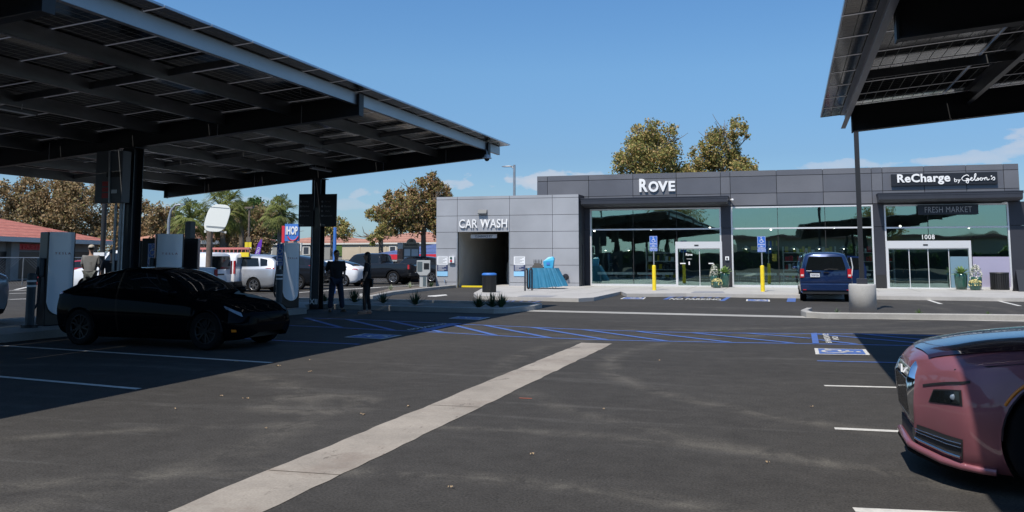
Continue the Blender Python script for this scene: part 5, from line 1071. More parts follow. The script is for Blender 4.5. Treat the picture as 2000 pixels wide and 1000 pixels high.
# ------------------------------------------------------------------ vehicles
def pchip(x, y):
    x = np.asarray(x, float); y = np.asarray(y, float); h = np.diff(x); d = np.diff(y) / h; m = np.zeros(len(x))
    for i in range(1, len(x) - 1):
        if d[i - 1] * d[i] > 0: w1 = 2 * h[i] + h[i - 1]; w2 = h[i] + 2 * h[i - 1]; m[i] = (w1 + w2) / (w1 / d[i - 1] + w2 / d[i])
    m[0], m[-1] = d[0], d[-1]
    def f(q):
        q = min(max(q, x[0]), x[-1]); i = min(max(int(np.searchsorted(x, q)) - 1, 0), len(h) - 1); t = (q - x[i]) / h[i]
        return (2 * t ** 3 - 3 * t ** 2 + 1) * y[i] + (t ** 3 - 2 * t ** 2 + t) * h[i] * m[i] + (-2 * t ** 3 + 3 * t ** 2) * y[i + 1] + (t ** 3 - t ** 2) * h[i] * m[i + 1]
    return f
class Shell:
    def __init__(s, rows):
        rows = sorted(rows); s.x = [r[0] for r in rows]; s.f = [pchip(s.x, [r[k] for r in rows]) for k in range(1, 9)]
    def ctrl(s, x):
        zb, ws, wm, wb, zt, wt, z5, zc = [f(x) for f in s.f]
        return [(ws * .9, zb), (ws, zb + .09), (wm, zb + .52 * (zt - zb)), (wb + .45 * (wm - wb), zt - .07), (wb, zt), (wt, z5), (wt * .6, zc - (zc - z5) * .2), (0, zc)]
    def P(s, x, t, off=0.0):
        c = s.ctrl(x); i = min(int(t), 6); u = t - i
        def cr(a, b, c_, d, u): return tuple(.5 * (2 * b[k] + (c_[k] - a[k]) * u + (2 * a[k] - 5 * b[k] + 4 * c_[k] - d[k]) * u * u + (3 * b[k] - a[k] - 3 * c_[k] + d[k]) * u ** 3) for k in (0, 1))
        if i < 4: y, z = cr(c[max(i - 1, 0)], c[i], c[i + 1], c[min(i + 2, 4)], u)
        elif i == 4: y = c[4][0] * (1 - u) + c[5][0] * u + .02 * math.sin(math.pi * u) * (c[5][1] - c[4][1] > .2); z = c[4][1] * (1 - u) + c[5][1] * u
        else: y, z = cr(c[i - 1] if i > 5 else (c[5][0] * 1.12, c[5][1] - .03), c[i], c[i + 1], c[7] if i == 5 else (-c[6][0], c[6][1]), u)
        p = Vector((x, max(y, 0) if t >= 7 else y, z))
        if off:
            e = .02; a = s.P(x, max(t - e, 0)); b = s.P(x, min(t + e, 6.999)); c1_ = s.P(min(x + .02, s.x[-1]), t); c2_ = s.P(max(x - .02, s.x[0]), t)
            n = (b - a).cross(c1_ - c2_); n = -n if n.y < 0 and t < 6 else n
            if n.length > 1e-9: n.normalize(); n = -n if (t >= 5 and n.z < 0) else n; p += n * off
        return p
    def body(s, wheels, Rw, step=.05):
        xs = sorted(set([round(v, 3) for v in np.arange(s.x[0], s.x[-1], step)] + [s.x[0], s.x[-1]] + [s.x[0] + .02, s.x[-1] - .02] + [wx + Rw * math.cos(R(a)) for wx in wheels for a in range(0, 181, 15)]))
        sub = [2, 5, 4, 2, 4, 3, 4]; ts = [i + k / n for i, n in enumerate(sub) for k in range(n)] + [7.0]; m = MB(); nt_ = len(ts); vs = []; ins = []
        for x in xs:
            for t in ts:
                p = s.P(x, t); flag = False
                if t < 4:
                    for wx in wheels:
                        d = math.hypot(p.x - wx, p.z - s.wz)
                        if d < Rw - 1e-4 and p.z < s.wz + Rw:
                            flag = True; k = Rw / max(d, 1e-3)
                            ang = math.atan2(p.z - s.wz, p.x - wx)
                            if ang < -.5: ang = -.5 if p.x > wx else ang
                            p = Vector((wx + (p.x - wx) * k, p.y, s.wz + (p.z - s.wz) * k)) if d > .55 * Rw else p
                vs.append(p); ins.append(flag)
        fs = []
        for i in range(len(xs) - 1):
            for j in range(nt_ - 1):
                q = (i * nt_ + j, (i + 1) * nt_ + j, (i + 1) * nt_ + j + 1, i * nt_ + j + 1)
                if all(ins[k] for k in q): continue
                if sum(ins[k] for k in q) >= 1:
                    cx = sum(vs[k].x for k in q) / 4; cz = sum(vs[k].z for k in q) / 4
                    if any(math.hypot(cx - wx, cz - s.wz) < Rw * .93 for wx in wheels): continue
                fs.append(q)
        full = [tuple(v) for v in vs] + [(v.x, -v.y, v.z) for v in vs]; n = len(vs)
        f2 = fs + [tuple(n + k for k in q[::-1]) for q in fs]
        for i in (0, len(xs) - 1):            # end caps
            L = [i * nt_ + j for j in range(nt_)]; f2.append(tuple(L + [n + k for k in L[::-1]]))
        m.add(full, f2, True); return m
    def patch(s, c, nx=10, nt_=4, off=.006, mirror=0, both=False):
        """c: four (x, t) corners; mirror -1 for the right side; both: joined across the centre line"""
        m = MB()
        def grid(sg):
            vs = []
            for i in range(nx + 1):
                for j in range(nt_ + 1):
                    u, v = i / nx, j / nt_; x = (c[0][0] * (1 - u) + c[1][0] * u) * (1 - v) + (c[3][0] * (1 - u) + c[2][0] * u) * v; t = (c[0][1] * (1 - u) + c[1][1] * u) * (1 - v) + (c[3][1] * (1 - u) + c[2][1] * u) * v
                    p = s.P(x, min(t, 7), off); vs.append((p.x, sg * p.y if t < 6.99 else 0, p.z))
            m.add(vs, [(i * (nt_ + 1) + j, (i + 1) * (nt_ + 1) + j, (i + 1) * (nt_ + 1) + j + 1, i * (nt_ + 1) + j + 1) for i in range(nx) for j in range(nt_)], True)
        if both: grid(1); grid(-1)
        else: grid(-1 if mirror < 0 else 1)
        return m
def wheel(parent, x, y, r, w, style='alloy', n=10, rimr=.68, tyre='tyre', double=True):
    sg = 1 if y > 0 else -1
    m = MB(); pr = [(rimr * r, -w / 2 * .7), (r * .9, -w / 2), (r * .97, -w / 2 * .92), (r, -w / 2 * .7), (r, w / 2 * .7), (r * .97, w / 2 * .92), (r * .9, w / 2), (rimr * r, w / 2 * .8)]
    vs = []; N_ = 40
    for a, b in pr:
        for k in range(N_): t = 2 * math.pi * k / N_; vs.append((a * math.cos(t), b * sg, a * math.sin(t)))
    m.add(vs, [(i * N_ + k, i * N_ + (k + 1) % N_, (i + 1) * N_ + (k + 1) % N_, (i + 1) * N_ + k) for i in range(len(pr) - 1) for k in range(N_)], True)
    m.add([v for v in vs[:N_]], [tuple(range(N_))])
    o = m.build('wheel', tyre, parent); o.location = (x, y, r)
    m = MB(); rr = rimr * r
    vs = []; P2 = [(rr, w * .40), (rr * .93, w * .42), (rr * .90, w * .30), (rr * .90, w * .1)]
    for a, b in P2:
        for k in range(N_): t = 2 * math.pi * k / N_; vs.append((a * math.cos(t), b * sg, a * math.sin(t)))
    m.add(vs, [(i * N_ + k, i * N_ + (k + 1) % N_, (i + 1) * N_ + (k + 1) % N_, (i + 1) * N_ + k) for i in range(3) for k in range(N_)], True)
    for k in range(n):
        t = 2 * math.pi * k / n; dt = .12 if double else 0
        for q in ((-dt, dt) if double else (0,)):
            a = t + q * 1.8; b = t + q * .4; m.bar((.12 * rr * math.cos(b), .34 * w * sg, .12 * rr * math.sin(b)), (.94 * rr * math.cos(a), .37 * w * sg, .94 * rr * math.sin(a)), .03, .02, up=(0, 1, 0))
    m.cyl((0, .25 * w * sg, 0), (0, .40 * w * sg, 0), .2 * rr, n=20); m.build('rim', style, o)
    m = MB(); m.cyl((0, .02 * w * sg, 0), (0, .09 * w * sg, 0), rr * .9, n=32); m.build('brake_disc', 'joint', o)
    return o
def base_car(name, label, cat, loc, heading, rows, paint_, wheels, rw, yw, group=None, wrim='alloy', nsp=5, Rarch=None, ww=.24, rimr=.68, wz=None, scale=1.0, double=True, step=.05):
    t = thing(name, label, cat, (loc[0], loc[1], 0), heading, group); t.scale = (scale,) * 3
    s = Shell(rows); s.wz = rw; Ra = Rarch or rw * 1.10
    s.body(wheels, Ra, step).build('body', paint_, t)
    m = MB(); xa, xb = s.x[0] + .25, s.x[-1] - .25
    lo = s.f[0](0) + .03; m.bb(xa, xb, -.62, .62, lo, lo + .25)
    for wx in wheels:
        for sg in (-1, 1):
            N_ = 16; vs = []
            for i in range(N_ + 1):
                a = math.pi * i / N_
                for y in (yw + ww / 2 + .02, yw - ww / 2 - .12): vs.append((wx + Ra * math.cos(a), sg * y, rw + Ra * math.sin(a)))
            m.add(vs, [(2 * i, 2 * i + 1, 2 * i + 3, 2 * i + 2) for i in range(N_)]); m.add([vs[2 * i + 1] for i in range(N_ + 1)] + [(wx - Ra, sg * (yw - ww / 2 - .12), .2), (wx + Ra, sg * (yw - ww / 2 - .12), .2)], [tuple(range(N_ + 3))])
    m.build('underbody', 'plastic_black', t)
    for wx in wheels:
        for sg in (-1, 1): wheel(t, wx, sg * yw, rw, ww, wrim, nsp, rimr, double=double)
    return t, s
def both(s, t, nm, m, c, nx=10, nt_=4, off=.006):
    for sg in (1, -1): s.patch(c, nx, nt_, off, sg).build(nm, m, t)
def mirrors(t, x, y, z, m):
    for sg in (1, -1): q = MB(); q.ell((x, sg * (y + .10), z), .07, .10, .06, 12, 8); q.bar((x, sg * y, z - .04), (x, sg * (y + .08), z - .02), .04); q.build('mirror', m, t)
def box_part(t, nm, m, x0, x1, y0, y1, z0, z1, bevel=0): q = MB(); q.bb(x0, x1, y0, y1, z0, z1); return q.build(nm, m, t, bevel=bevel)
# ---- black sedan in the shade of the canopy
SED = [(2.19, .30, .40, .42, .36, .56, .25, .59, .60), (2.155, .24, .58, .62, .54, .61, .40, .64, .65), (2.04, .19, .74, .79, .70, .66, .52, .705, .72), (1.85, .17, .84, .89, .82, .74, .64, .79, .82), (1.35, .16, .87, .92, .87, .83, .72, .90, .93),
       (1.05, .16, .88, .925, .87, .87, .72, .95, .99), (.60, .16, .88, .925, .86, .91, .66, 1.18, 1.23), (.18, .16, .88, .925, .86, .93, .61, 1.345, 1.40), (-.3, .16, .88, .925, .86, .945, .59, 1.40, 1.45), (-.75, .16, .88, .925, .86, .955, .585, 1.385, 1.44),
       (-1.2, .16, .88, .92, .855, .97, .585, 1.315, 1.37), (-1.65, .17, .87, .91, .84, .985, .60, 1.205, 1.255), (-1.88, .19, .84, .88, .80, .99, .62, 1.095, 1.135), (-2.10, .24, .76, .82, .73, .98, .60, 1.015, 1.04), (-2.20, .34, .66, .70, .64, .93, .50, .96, .975)]
ang = R(-3.5); hd = Vector((math.cos(ang), math.sin(ang), 0)); sc_ = .95; fw_c = onD(409, 600, 15.65); fw_c.z = 0; mid = fw_c - hd * 1.4375 * sc_ + Vector((-hd.y, hd.x, 0)) * .80 * sc_
t, s = base_car('parked_car', 'glossy black electric sedan in deep shade beside the nearest charging post', 'car', mid, ang, SED, 'paint_black', (1.4375, -1.4375), .335, .80, wrim='alloy_dark', nsp=5, scale=sc_)
both(s, t, 'side_window', 'car_glass', [(.80, 4.2), (-1.72, 4.25), (-1.45, 4.88), (.32, 4.9)], 16, 4)
s.patch([(1.0, 7), (.93, 5.15), (.20, 5.15), (.10, 7)], 8, 10, both=True).build('windshield', 'car_glass', t); s.patch([(-1.86, 7), (-1.82, 5.2), (-.85, 5.2), (-.75, 7)], 8, 10, both=True).build('rear_window', 'car_glass', t); s.patch([(.05, 7), (.05, 5.4), (-.55, 5.4), (-.55, 7)], 8, 8, both=True).build('glass_roof', 'car_glass', t)
both(s, t, 'headlight', 'lamp_clear', [(2.08, 3.1), (1.82, 3.5), (1.76, 4.2), (2.04, 3.9)], 6, 4); both(s, t, 'taillight', 'tail_red', [(-2.18, 3.0), (-1.98, 3.2), (-1.98, 3.95), (-2.18, 3.9)], 5, 3); both(s, t, 'fog_lamp', 'orange_lens', [(2.02, 1.35), (1.95, 1.35), (1.95, 1.6), (2.02, 1.6)], 3, 2)
mirrors(t, .78, .90, 1.0, 'paint_black')
# ---- rose luxury coupe, nose in from the right
ROS = [(2.54, .20, .34, .40, .36, .74, .26, .84, .86), (2.50, .185, .42, .47, .42, .77, .34, .875, .90), (2.44, .175, .54, .60, .52, .80, .44, .905, .935), (2.36, .16, .70, .77, .68, .835, .52, .935, .965), (2.25, .155, .86, .925, .85, .865, .58, .96, .99), (2.05, .15, .94, .985, .92, .90, .62, .99, 1.03), (1.75, .12, .97, 1.005, .955, .935, .67, 1.03, 1.07), (1.45, .12, .98, 1.01, .965, .955, .70, 1.06, 1.10),
       (.95, .12, .98, 1.01, .965, .98, .76, 1.10, 1.15), (.35, .12, .98, 1.01, .95, 1.02, .66, 1.42, 1.47), (-.3, .12, .98, 1.01, .95, 1.04, .62, 1.51, 1.56), (-1.1, .12, .98, 1.01, .95, 1.05, .60, 1.42, 1.48), (-1.9, .12, .97, 1.0, .93, 1.06, .60, 1.16, 1.2), (-2.5, .22, .9, .95, .86, 1.0, .58, 1.06, 1.08), (-2.9, .30, .7, .75, .68, .9, .5, .94, .95)]
XN = .80; YM = 7.60
t, s = base_car('parked_car', 'rose pink luxury coupe with tall chrome grille nosing in from the right', 'car', (XN + 2.545 * .94, YM), math.pi, ROS, 'paint_rose', (1.62, -1.60), .405, .885, scale=.94, wrim='alloy_dark', nsp=7, Rarch=.44, ww=.27, rimr=.74, step=.03)
rose = t
s.patch([(.98, 7), (.90, 5.15), (.30, 5.15), (.15, 7)], 8, 10, both=True).build('windshield', 'car_glass', t); both(s, t, 'side_window', 'car_glass', [(.75, 4.2), (-1.7, 4.25), (-1.3, 4.88), (.3, 4.9)], 14, 4)
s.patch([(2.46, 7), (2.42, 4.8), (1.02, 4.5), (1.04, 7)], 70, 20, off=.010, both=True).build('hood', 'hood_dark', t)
def gr(z): return 2.565 - .075 * max(0, (z - .70) / .16) ** 2 - .03 * max(0, (.6 - z) / .2)
g = MB(); hw = .40; pts = [(-hw + .015, .40), (hw - .015, .40), (hw, .55), (hw, .72), (hw - .012, .82), (hw - .07, .88), (-hw + .07, .88), (-hw + .012, .82), (-hw, .72), (-hw, .55)]
inner = [(y * .91, .63 + (z - .63) * .88) for y, z in pts]; n = len(pts)
vs = [(gr(z) + .012, y, z) for y, z in pts] + [(gr(z) + .022, y * .97, .63 + (z - .63) * .96) for y, z in pts] + [(gr(z) + .012, y, z) for y, z in inner] + [(gr(z) - .10, y * .99, z) for y, z in pts] + [(gr(z) - .03, y, z) for y, z in inner]
for a, b in ((0, 1), (1, 2), (0, 3), (2, 4)): g.add(vs, [(a * n + i, a * n + (i + 1) % n, b * n + (i + 1) % n, b * n + i) for i in range(n)], True)
G_ = g.build('grille', 'chrome', t, weld=True); g = MB()
for k in range(23):
    y = -.36 + .72 * k / 22; g.bar((gr(.5) + .000, y, .44), (gr(.72) + .000, y, .725), .011, .035)
g.build('grille_slats', 'chrome', G_); g = MB(); g.bb(2.42, 2.53, -.37, .37, .43, .74); g.build('grille_back', 'joint', G_); g = MB(); vs = [(gr(z) + .006, y, z) for z in (.735, .77, .80, .83, .855) for y in (-.37 + .5 * max(0, z - .77), .37 - .5 * max(0, z - .77))]; g.add(vs, [(2 * i, 2 * i + 1, 2 * i + 3, 2 * i + 2) for i in range(4)], True); g.build('grille_top', 'chrome', G_)
m = MB(); m.box((gr(.76) + .018, 0, .765), (.012, .05, .06)); m.build('badge', 'reflective', G_)
both(s, t, 'headlight', 'plastic_black', [(2.452, 2.35), (2.275, 2.31), (2.275, 2.68), (2.42, 2.71)], 12, 4, .004); both(s, t, 'headlight_glass', 'car_glass', [(2.440, 2.38), (2.285, 2.35), (2.285, 2.64), (2.415, 2.67)], 12, 4, .010)
for sg in (1, -1):
    for xq, rq in ((2.315, .023),): p = s.P(xq, 2.5, .006); q = MB(); q.ell((p.x, sg * p.y, p.z), rq * 1.2, .012, rq, 14, 8); q.build('headlight_lens', 'lamp_clear', t)
both(s, t, 'daylight_strip', 'plastic_black', [(2.475, 2.83), (2.22, 2.85), (2.22, 2.93), (2.475, 2.92)], 14, 2, .006)
both(s, t, 'air_intake', 'joint', [(2.53, .92), (2.28, .90), (2.28, 1.52), (2.52, 1.58)], 14, 4, .005)
g = MB()
for tq, rq in ((1.02, .012), (1.32, .004), (1.42, .004)):
    P = [s.P(x, tq, .012) for x in (2.525, 2.50, 2.46, 2.42, 2.36, 2.31, 2.285)]
    for sg in (1, -1): g = MB(); g.tube([(p.x, sg * p.y, p.z) for p in P], rq, 6); g.build('chrome_strip', 'chrome', t)
g = MB(); g.bb(2.45, 2.548, -.37, .37, .20, .36); g.build('lower_intake', 'joint', t)
for nm, mt_, tq, off, rr_, dz in (('front_lip', 'paint_rose', .55, .012, .028, 0), ('splitter', 'paint_black', .02, .015, .022, 0)):
    P = [s.P(x, tq, off) for x in (2.535, 2.52, 2.48, 2.42, 2.36, 2.28, 2.18, 2.08)]; L = [(p.x + .02 * (p.x > 2.3), p.y, p.z + dz) for p in P]; g = MB(); g.tube([(x, -y, z) for x, y, z in L[::-1]] + L, rr_, 8); g.build(nm, mt_, t)
for sg in (1, -1): g = MB(); g.tube([(1.62 + .465 * math.cos(R(a)), sg * (s.P(1.62 + .465 * math.cos(R(a)), 2.6).y + .006), .405 + .465 * math.sin(R(a))) for a in range(30, 66, 4)], .012, 6); g.build('side_marker', 'orange_lens', t)
m = MB(); 
for sg in (1, -1): m.tube([tuple(Vector((1, sg, 1)) * 0 + Vector((q.x, sg * q.y, q.z))) for q in [s.P(x, 3.9, .003) for x in (2.30, 2.1, 1.8, 1.4, 1.1)]], .004, 5)
m.build('panel_gap', 'joint', t)
# ---- blue van seen from behind
VAN = [(2.45, .35, .60, .66, .60, .85, .50, .90, .92), (2.35, .28, .76, .82, .76, .98, .62, 1.03, 1.06), (2.0, .26, .86, .92, .86, 1.08, .70, 1.14, 1.18), (1.6, .26, .90, .95, .90, 1.14, .74, 1.24, 1.28), (.95, .26, .92, .96, .91, 1.16, .72, 1.78, 1.84), (.3, .26, .92, .965, .92, 1.16, .74, 1.82, 1.89), (-1.0, .26, .92, .965, .92, 1.16, .74, 1.82, 1.90), (-2.2, .28, .92, .96, .91, 1.16, .72, 1.80, 1.88), (-2.50, .33, .90, .945, .89, 1.16, .70, 1.74, 1.83), (-2.56, .38, .86, .90, .86, 1.16, .66, 1.70, 1.80)]
vx = (onY(1564, 560, 34.6).x + onY(1660, 560, 34.6).x) / 2
t, s = base_car('parked_van', 'dark blue passenger van parked nose in, seen from behind', 'van', (vx, 34.2 + 2.56 * .93), R(90.5), VAN, 'paint_navy', (1.55, -1.6), .33, .82, nsp=5, scale=.93)
both(s, t, 'side_window', 'car_glass', [(.95, 4.12), (-2.3, 4.12), (-2.25, 4.85), (.85, 4.85)], 14, 4)
X_ = -2.575
def rear(nm, m, poly, x=X_, d=.02, par=None): q = MB(); q.yz(poly, x - d, x); return q.build(nm, m, par or t, bevel=0)
rw_ = rear('rear_window', 'car_glass', [(-.70, 1.19), (.70, 1.19), (.715, 1.28), (.60, 1.68), (.55, 1.70), (-.55, 1.70), (-.60, 1.68), (-.715, 1.28)])
q = MB(); q.tube([(X_ - .03, .05, 1.20), (X_ - .035, -.1, 1.23), (X_ - .035, -.45, 1.22)], .012, 6); q.build('rear_wiper', 'plastic_black', rw_)
rear('number_plate', 'plate', [(.22, .93), (.56, .93), (.56, 1.07), (.22, 1.07)], X_ - .02, .01); tx = text('plate_lettering', '7KBM536', 'ink', (X_ - .034, .39, 1.0), .27, .07, parent=t, extrude=.002); tx.rotation_euler = (0, 0, R(-90))
q = MB(); q.bb(X_ - .035, X_, .16, .66, 1.10, 1.125); q.build('chrome_trim', 'chrome', t); q = MB(); q.bb(X_ - .045, X_, -.12, .08, 1.09, 1.115); q.build('rear_handle', 'plastic_black', t)
rear('model_lettering', 'reflective', [(.50, 1.155), (.70, 1.155), (.70, 1.172), (.50, 1.172)], X_, .008)
for sg in (1, -1):
    q = MB(); q.yz([(sg * .93, .90), (sg * .78, .92), (sg * .78, 1.24), (sg * .92, 1.24)], X_ - .02, -2.42); q.build('taillight', 'tail_red', t); q = MB(); q.yz([(sg * .90, .96), (sg * .80, .96), (sg * .80, 1.03), (sg * .90, 1.03)], X_ - .028, X_ - .02); q.build('reverse_lamp', 'tail_clear', t)
q = MB(); q.yz([(-.90, .42), (.90, .42), (.93, .50), (.93, .68), (-.93, .68), (-.93, .50)], X_ - .10, X_ + .3); q.build('rear_bumper', 'paint_navy', t, bevel=.03); q = MB(); q.bb(X_ - .06, X_ + .3, -.86, .86, .30, .43); q.build('bumper_skirt', 'plastic_black', t)
q = MB(); q.bb(X_ - .004, X_ + .003, -.88, .88, .745, .752); q.build('panel_gap', 'joint', t); q = MB(); q.bb(-2.52, -2.40, -.22, .22, 1.775, 1.81); q.build('brake_light', 'tail_red', t)
for sg in (1, -1): q = MB(); q.tube([(-2.2, sg * .66, 1.84), (-2.0, sg * .66, 1.91), (0, sg * .68, 1.93), (.6, sg * .68, 1.86)], .018, 6); q.build('roof_rail', 'plastic_black', t)
mirrors(t, 1.0, .97, 1.25, 'paint_navy')
for sg in (1, -1): q = MB(); q.bb(X_ - .106, X_ - .10, sg * .78 - .06, sg * .78 + .06, .44, .47); q.build('reflector', 'tail_red', t)
q = MB(); q.xf(Matrix.Identity(4)); 
q.yz([(-1.0, .45), (-1.72, .45), (-1.75, 1.15), (-1.60, 1.72), (-1.0, 1.74)], 1.05, 1.10); od = q.build('open_door', 'paint_navy', t); q = MB(); q.yz([(-1.04, 1.18), (-1.64, 1.18), (-1.52, 1.64), (-1.04, 1.67)], 1.035, 1.115); q.build('door_window', 'car_glass', od)
q = MB(); q.tube([(-1.55, -.99, .96), (-1.5, -1.04, 1.30), (-1.6, -.98, 1.66)], .022, 6); q.build('seat_belt', 'reflective', t)
# ---- generic bodies for the row along the far stalls (heading -X, tails towards us)
MINI = [(2.5, .32, .55, .6, .55, .75, .4, .8, .82), (2.35, .25, .75, .82, .75, .88, .6, .93, .95), (1.9, .2, .88, .94, .88, .98, .7, 1.05, 1.08), (1.35, .2, .92, .98, .92, 1.05, .74, 1.2, 1.24), (.65, .2, .93, .985, .93, 1.07, .72, 1.62, 1.68), (0, .2, .93, .99, .93, 1.08, .73, 1.68, 1.76), (-1.4, .2, .93, .99, .93, 1.10, .72, 1.66, 1.75), (-2.2, .22, .92, .97, .91, 1.12, .68, 1.58, 1.68), (-2.48, .28, .88, .93, .88, 1.10, .66, 1.42, 1.50), (-2.6, .38, .78, .84, .80, 1.05, .62, 1.20, 1.25)]
SUV = [(2.4, .38, .55, .6, .55, .82, .4, .86, .88), (2.25, .28, .75, .82, .75, .95, .6, 1.0, 1.02), (1.8, .24, .88, .94, .88, 1.02, .7, 1.08, 1.1), (1.1, .24, .9, .96, .9, 1.07, .74, 1.16, 1.2), (.35, .24, .9, .965, .9, 1.09, .68, 1.60, 1.66), (-.4, .24, .9, .965, .9, 1.11, .68, 1.63, 1.70), (-1.3, .24, .9, .96, .9, 1.14, .64, 1.55, 1.62), (-2.0, .26, .88, .94, .87, 1.17, .62, 1.36, 1.42), (-2.32, .32, .84, .9, .82, 1.15, .6, 1.2, 1.24), (-2.42, .42, .74, .8, .74, 1.08, .56, 1.1, 1.12)]
CARGO = [(2.4, .35, .5, .55, .5, .8, .4, .85, .87), (2.25, .25, .72, .8, .72, .92, .6, 1.0, 1.03), (1.7, .22, .86, .91, .86, 1.05, .7, 1.15, 1.2), (1.1, .22, .88, .92, .88, 1.12, .72, 1.55, 1.62), (.6, .22, .88, .925, .89, 1.14, .74, 1.74, 1.82), (-1.0, .22, .88, .925, .89, 1.14, .76, 1.76, 1.84), (-2.2, .24, .88, .92, .885, 1.14, .76, 1.75, 1.83), (-2.38, .30, .86, .90, .87, 1.14, .74, 1.72, 1.80), (-2.42, .36, .84, .88, .85, 1.14, .72, 1.70, 1.78)]
def tail_lights(t, x, y0, y1, z0, z1, m='tail_red', d=.06):
    for sg in (1, -1): q = MB(); q.yz([(sg * y0, z0), (sg * y1, z0), (sg * y1, z1), (sg * y0, z1)], x - .012, x + d); q.build('taillight', m, t)
def plate(t, x, z, w=.15): q = MB(); q.bb(x - .015, x, -w, w, z, z + .14); q.build('number_plate', 'plate', t)
def rowcar(px, py, wheelx, yw, **k):
    """px, py: photo pixel of the near rear wheel's contact; heading -X"""
    p = onZ(px, py); sc = k.get('scale', 1); return (p.x - wheelx * sc * -1 * -1 if False else p.x + wheelx * sc, p.y + yw * sc)
def place(px, py, wheelx, yw, scale=1.0):
    p = onZ(px, py); return (p.x + wheelx * scale, p.y + (yw) * scale)      # local wheel (wheelx<0, +yw side faces -Y when heading = pi)
HW = math.pi
loc = place(497, 570.5, -1.5, .84, .97); t, s = base_car('parked_car', 'silver minivan with red tail lamp behind the far charging post', 'car', loc, HW, MINI, 'paint_silver', (1.5, -1.5), .34, .84, 'cars parked in the far row', nsp=5, scale=.97)
both(s, t, 'side_window', 'car_glass', [(1.1, 4.15), (-1.75, 4.15), (-1.6, 4.85), (.7, 4.88)], 12, 3); both(s, t, 'rear_side_window', 'car_glass', [(-1.82, 4.15), (-2.15, 4.2), (-2.1, 4.8), (-1.7, 4.85)], 4, 3); both(s, t, 'taillight', 'tail_red', [(-2.08, 3.3), (-2.54, 3.4), (-2.5, 4.15), (-2.3, 4.0)], 6, 3, .012); s.patch([(-2.50, 7), (-2.48, 5.2), (-2.22, 5.2), (-2.24, 7)], 5, 8, both=True).build('rear_window', 'car_glass', t); plate(t, -2.6, .75); mirrors(t, .9, .97, 1.1, 'paint_silver')
def cargo(label, px, px2, Xr, py_, scale=.97, glassdoor=True):
    # px, px2: picture columns of the near and far rear edges
    lo = min(np.arange(24, 46, .02), key=lambda Y: abs(1000 + F_PX * ((Vector((Xr, Y, 1)) - CAM).dot(_rt)) / ((Vector((Xr, Y, 1)) - CAM).dot(_fw)) - px)); 
    t, s = base_car('parked_van', label, 'van', (Xr - 2.42 * scale, lo + .9 * scale), HW, CARGO, 'paint_white', (1.45, -1.55), .33, .78, 'white work vans in the far row', nsp=5, scale=scale)
    both(s, t, 'side_window', 'car_glass', [(1.0, 4.2), (.1, 4.15), (.1, 4.8), (.75, 4.8)], 6, 3)
    if glassdoor: both(s, t, 'rear_side_window', 'car_glass', [(0, 4.15), (-1.9, 4.2), (-1.8, 4.8), (0, 4.8)], 10, 3); q = MB(); q.yz([(-.74, 1.08), (.74, 1.08), (.70, 1.60), (.6, 1.66), (-.6, 1.66), (-.70, 1.60)], -2.44, -2.425); q.build('rear_window', 'car_glass', t)
    else: q = MB(); q.yz([(-.74, 1.08), (.74, 1.08), (.70, 1.60), (-.70, 1.60)], -2.432, -2.425); q.build('door_panel', 'paint_pearl', t); q = MB(); q.bb(-2.432, -2.42, -.005, .005, .4, 1.7); q.build('door_gap', 'joint', t)
    tail_lights(t, -2.43, .90, .80, .85, 1.45); plate(t, -2.435, .62); q = MB(); q.bb(-2.55, -2.38, -.88, .88, .30, .50); q.build('rear_bumper', 'plastic_black', t, bevel=.02); q = MB(); q.bb(-2.45, -2.43, -.3, .3, .82, .88); q.build('rear_handle', 'plastic_black', t); return t
v1 = cargo('white work van with dark rear window, ladder end above it', 405.5, 440, -23.6, 0); v2 = cargo('white panel van with blank rear door carrying a red ladder', 457.5, 490, -23.9, 0, glassdoor=False)
# ladder racks on the vans
t = thing('ladder', 'pale red extension ladder lying on the white vans roof rack', 'ladder', (0, 0, 0)); yy = v2.location.y - .3
a = onY(388, 500, yy); b = onY(487, 502, yy); t.location = a; m = MB(); L = (b - a).length
for z in (0, .28): m.bar((0, 0, z + .06), (b.x - a.x, 0, z + .06), .06, .09)
for k in range(14): m.bar((L * k / 13, 0, .06), (L * k / 13, 0, .34), .03)
m.build('rails', 'ladder_red', t); m = MB(); m.bb((b.x - a.x) * .83, b.x - a.x, -.06, .06, -.04, .16); m.build('yellow_end', 'sign_yellow', t); m = MB()
for u in (.15, .5, .85): m.bar(((b.x - a.x) * u, 0, -.14), ((b.x - a.x) * u, 0, .04), .05)
m.build('roof_rack', 'galv', t)
loc = place(583.6, 565.6, -1.4, .80); t, s = base_car('parked_car', 'black crossover with five spoke wheels left of the far column', 'car', loc, HW, SUV, 'paint_black2', (1.4, -1.4), .37, .81, 'cars parked in the far row', nsp=5)
both(s, t, 'side_window', 'car_glass', [(.9, 4.15), (-1.75, 4.2), (-1.55, 4.8), (.45, 4.88)], 12, 3); both(s, t, 'taillight', 'tail_red', [(-1.95, 3.4), (-2.36, 3.4), (-2.34, 4.0), (-2.0, 3.9)], 6, 3, .012); s.patch([(-2.30, 7), (-2.28, 5.2), (-1.75, 5.2), (-1.7, 7)], 5, 8, both=True).build('rear_window', 'car_glass', t); plate(t, -2.43, .8)
loc = place(671.5, 559.5, -1.4, .78, .97); t, s = base_car('parked_car', 'white sedan with slim red tail lamp between the man and woman', 'car', loc, HW, SED, 'paint_white', (1.4375, -1.4375), .33, .79, 'cars parked in the far row', nsp=5, scale=.97)
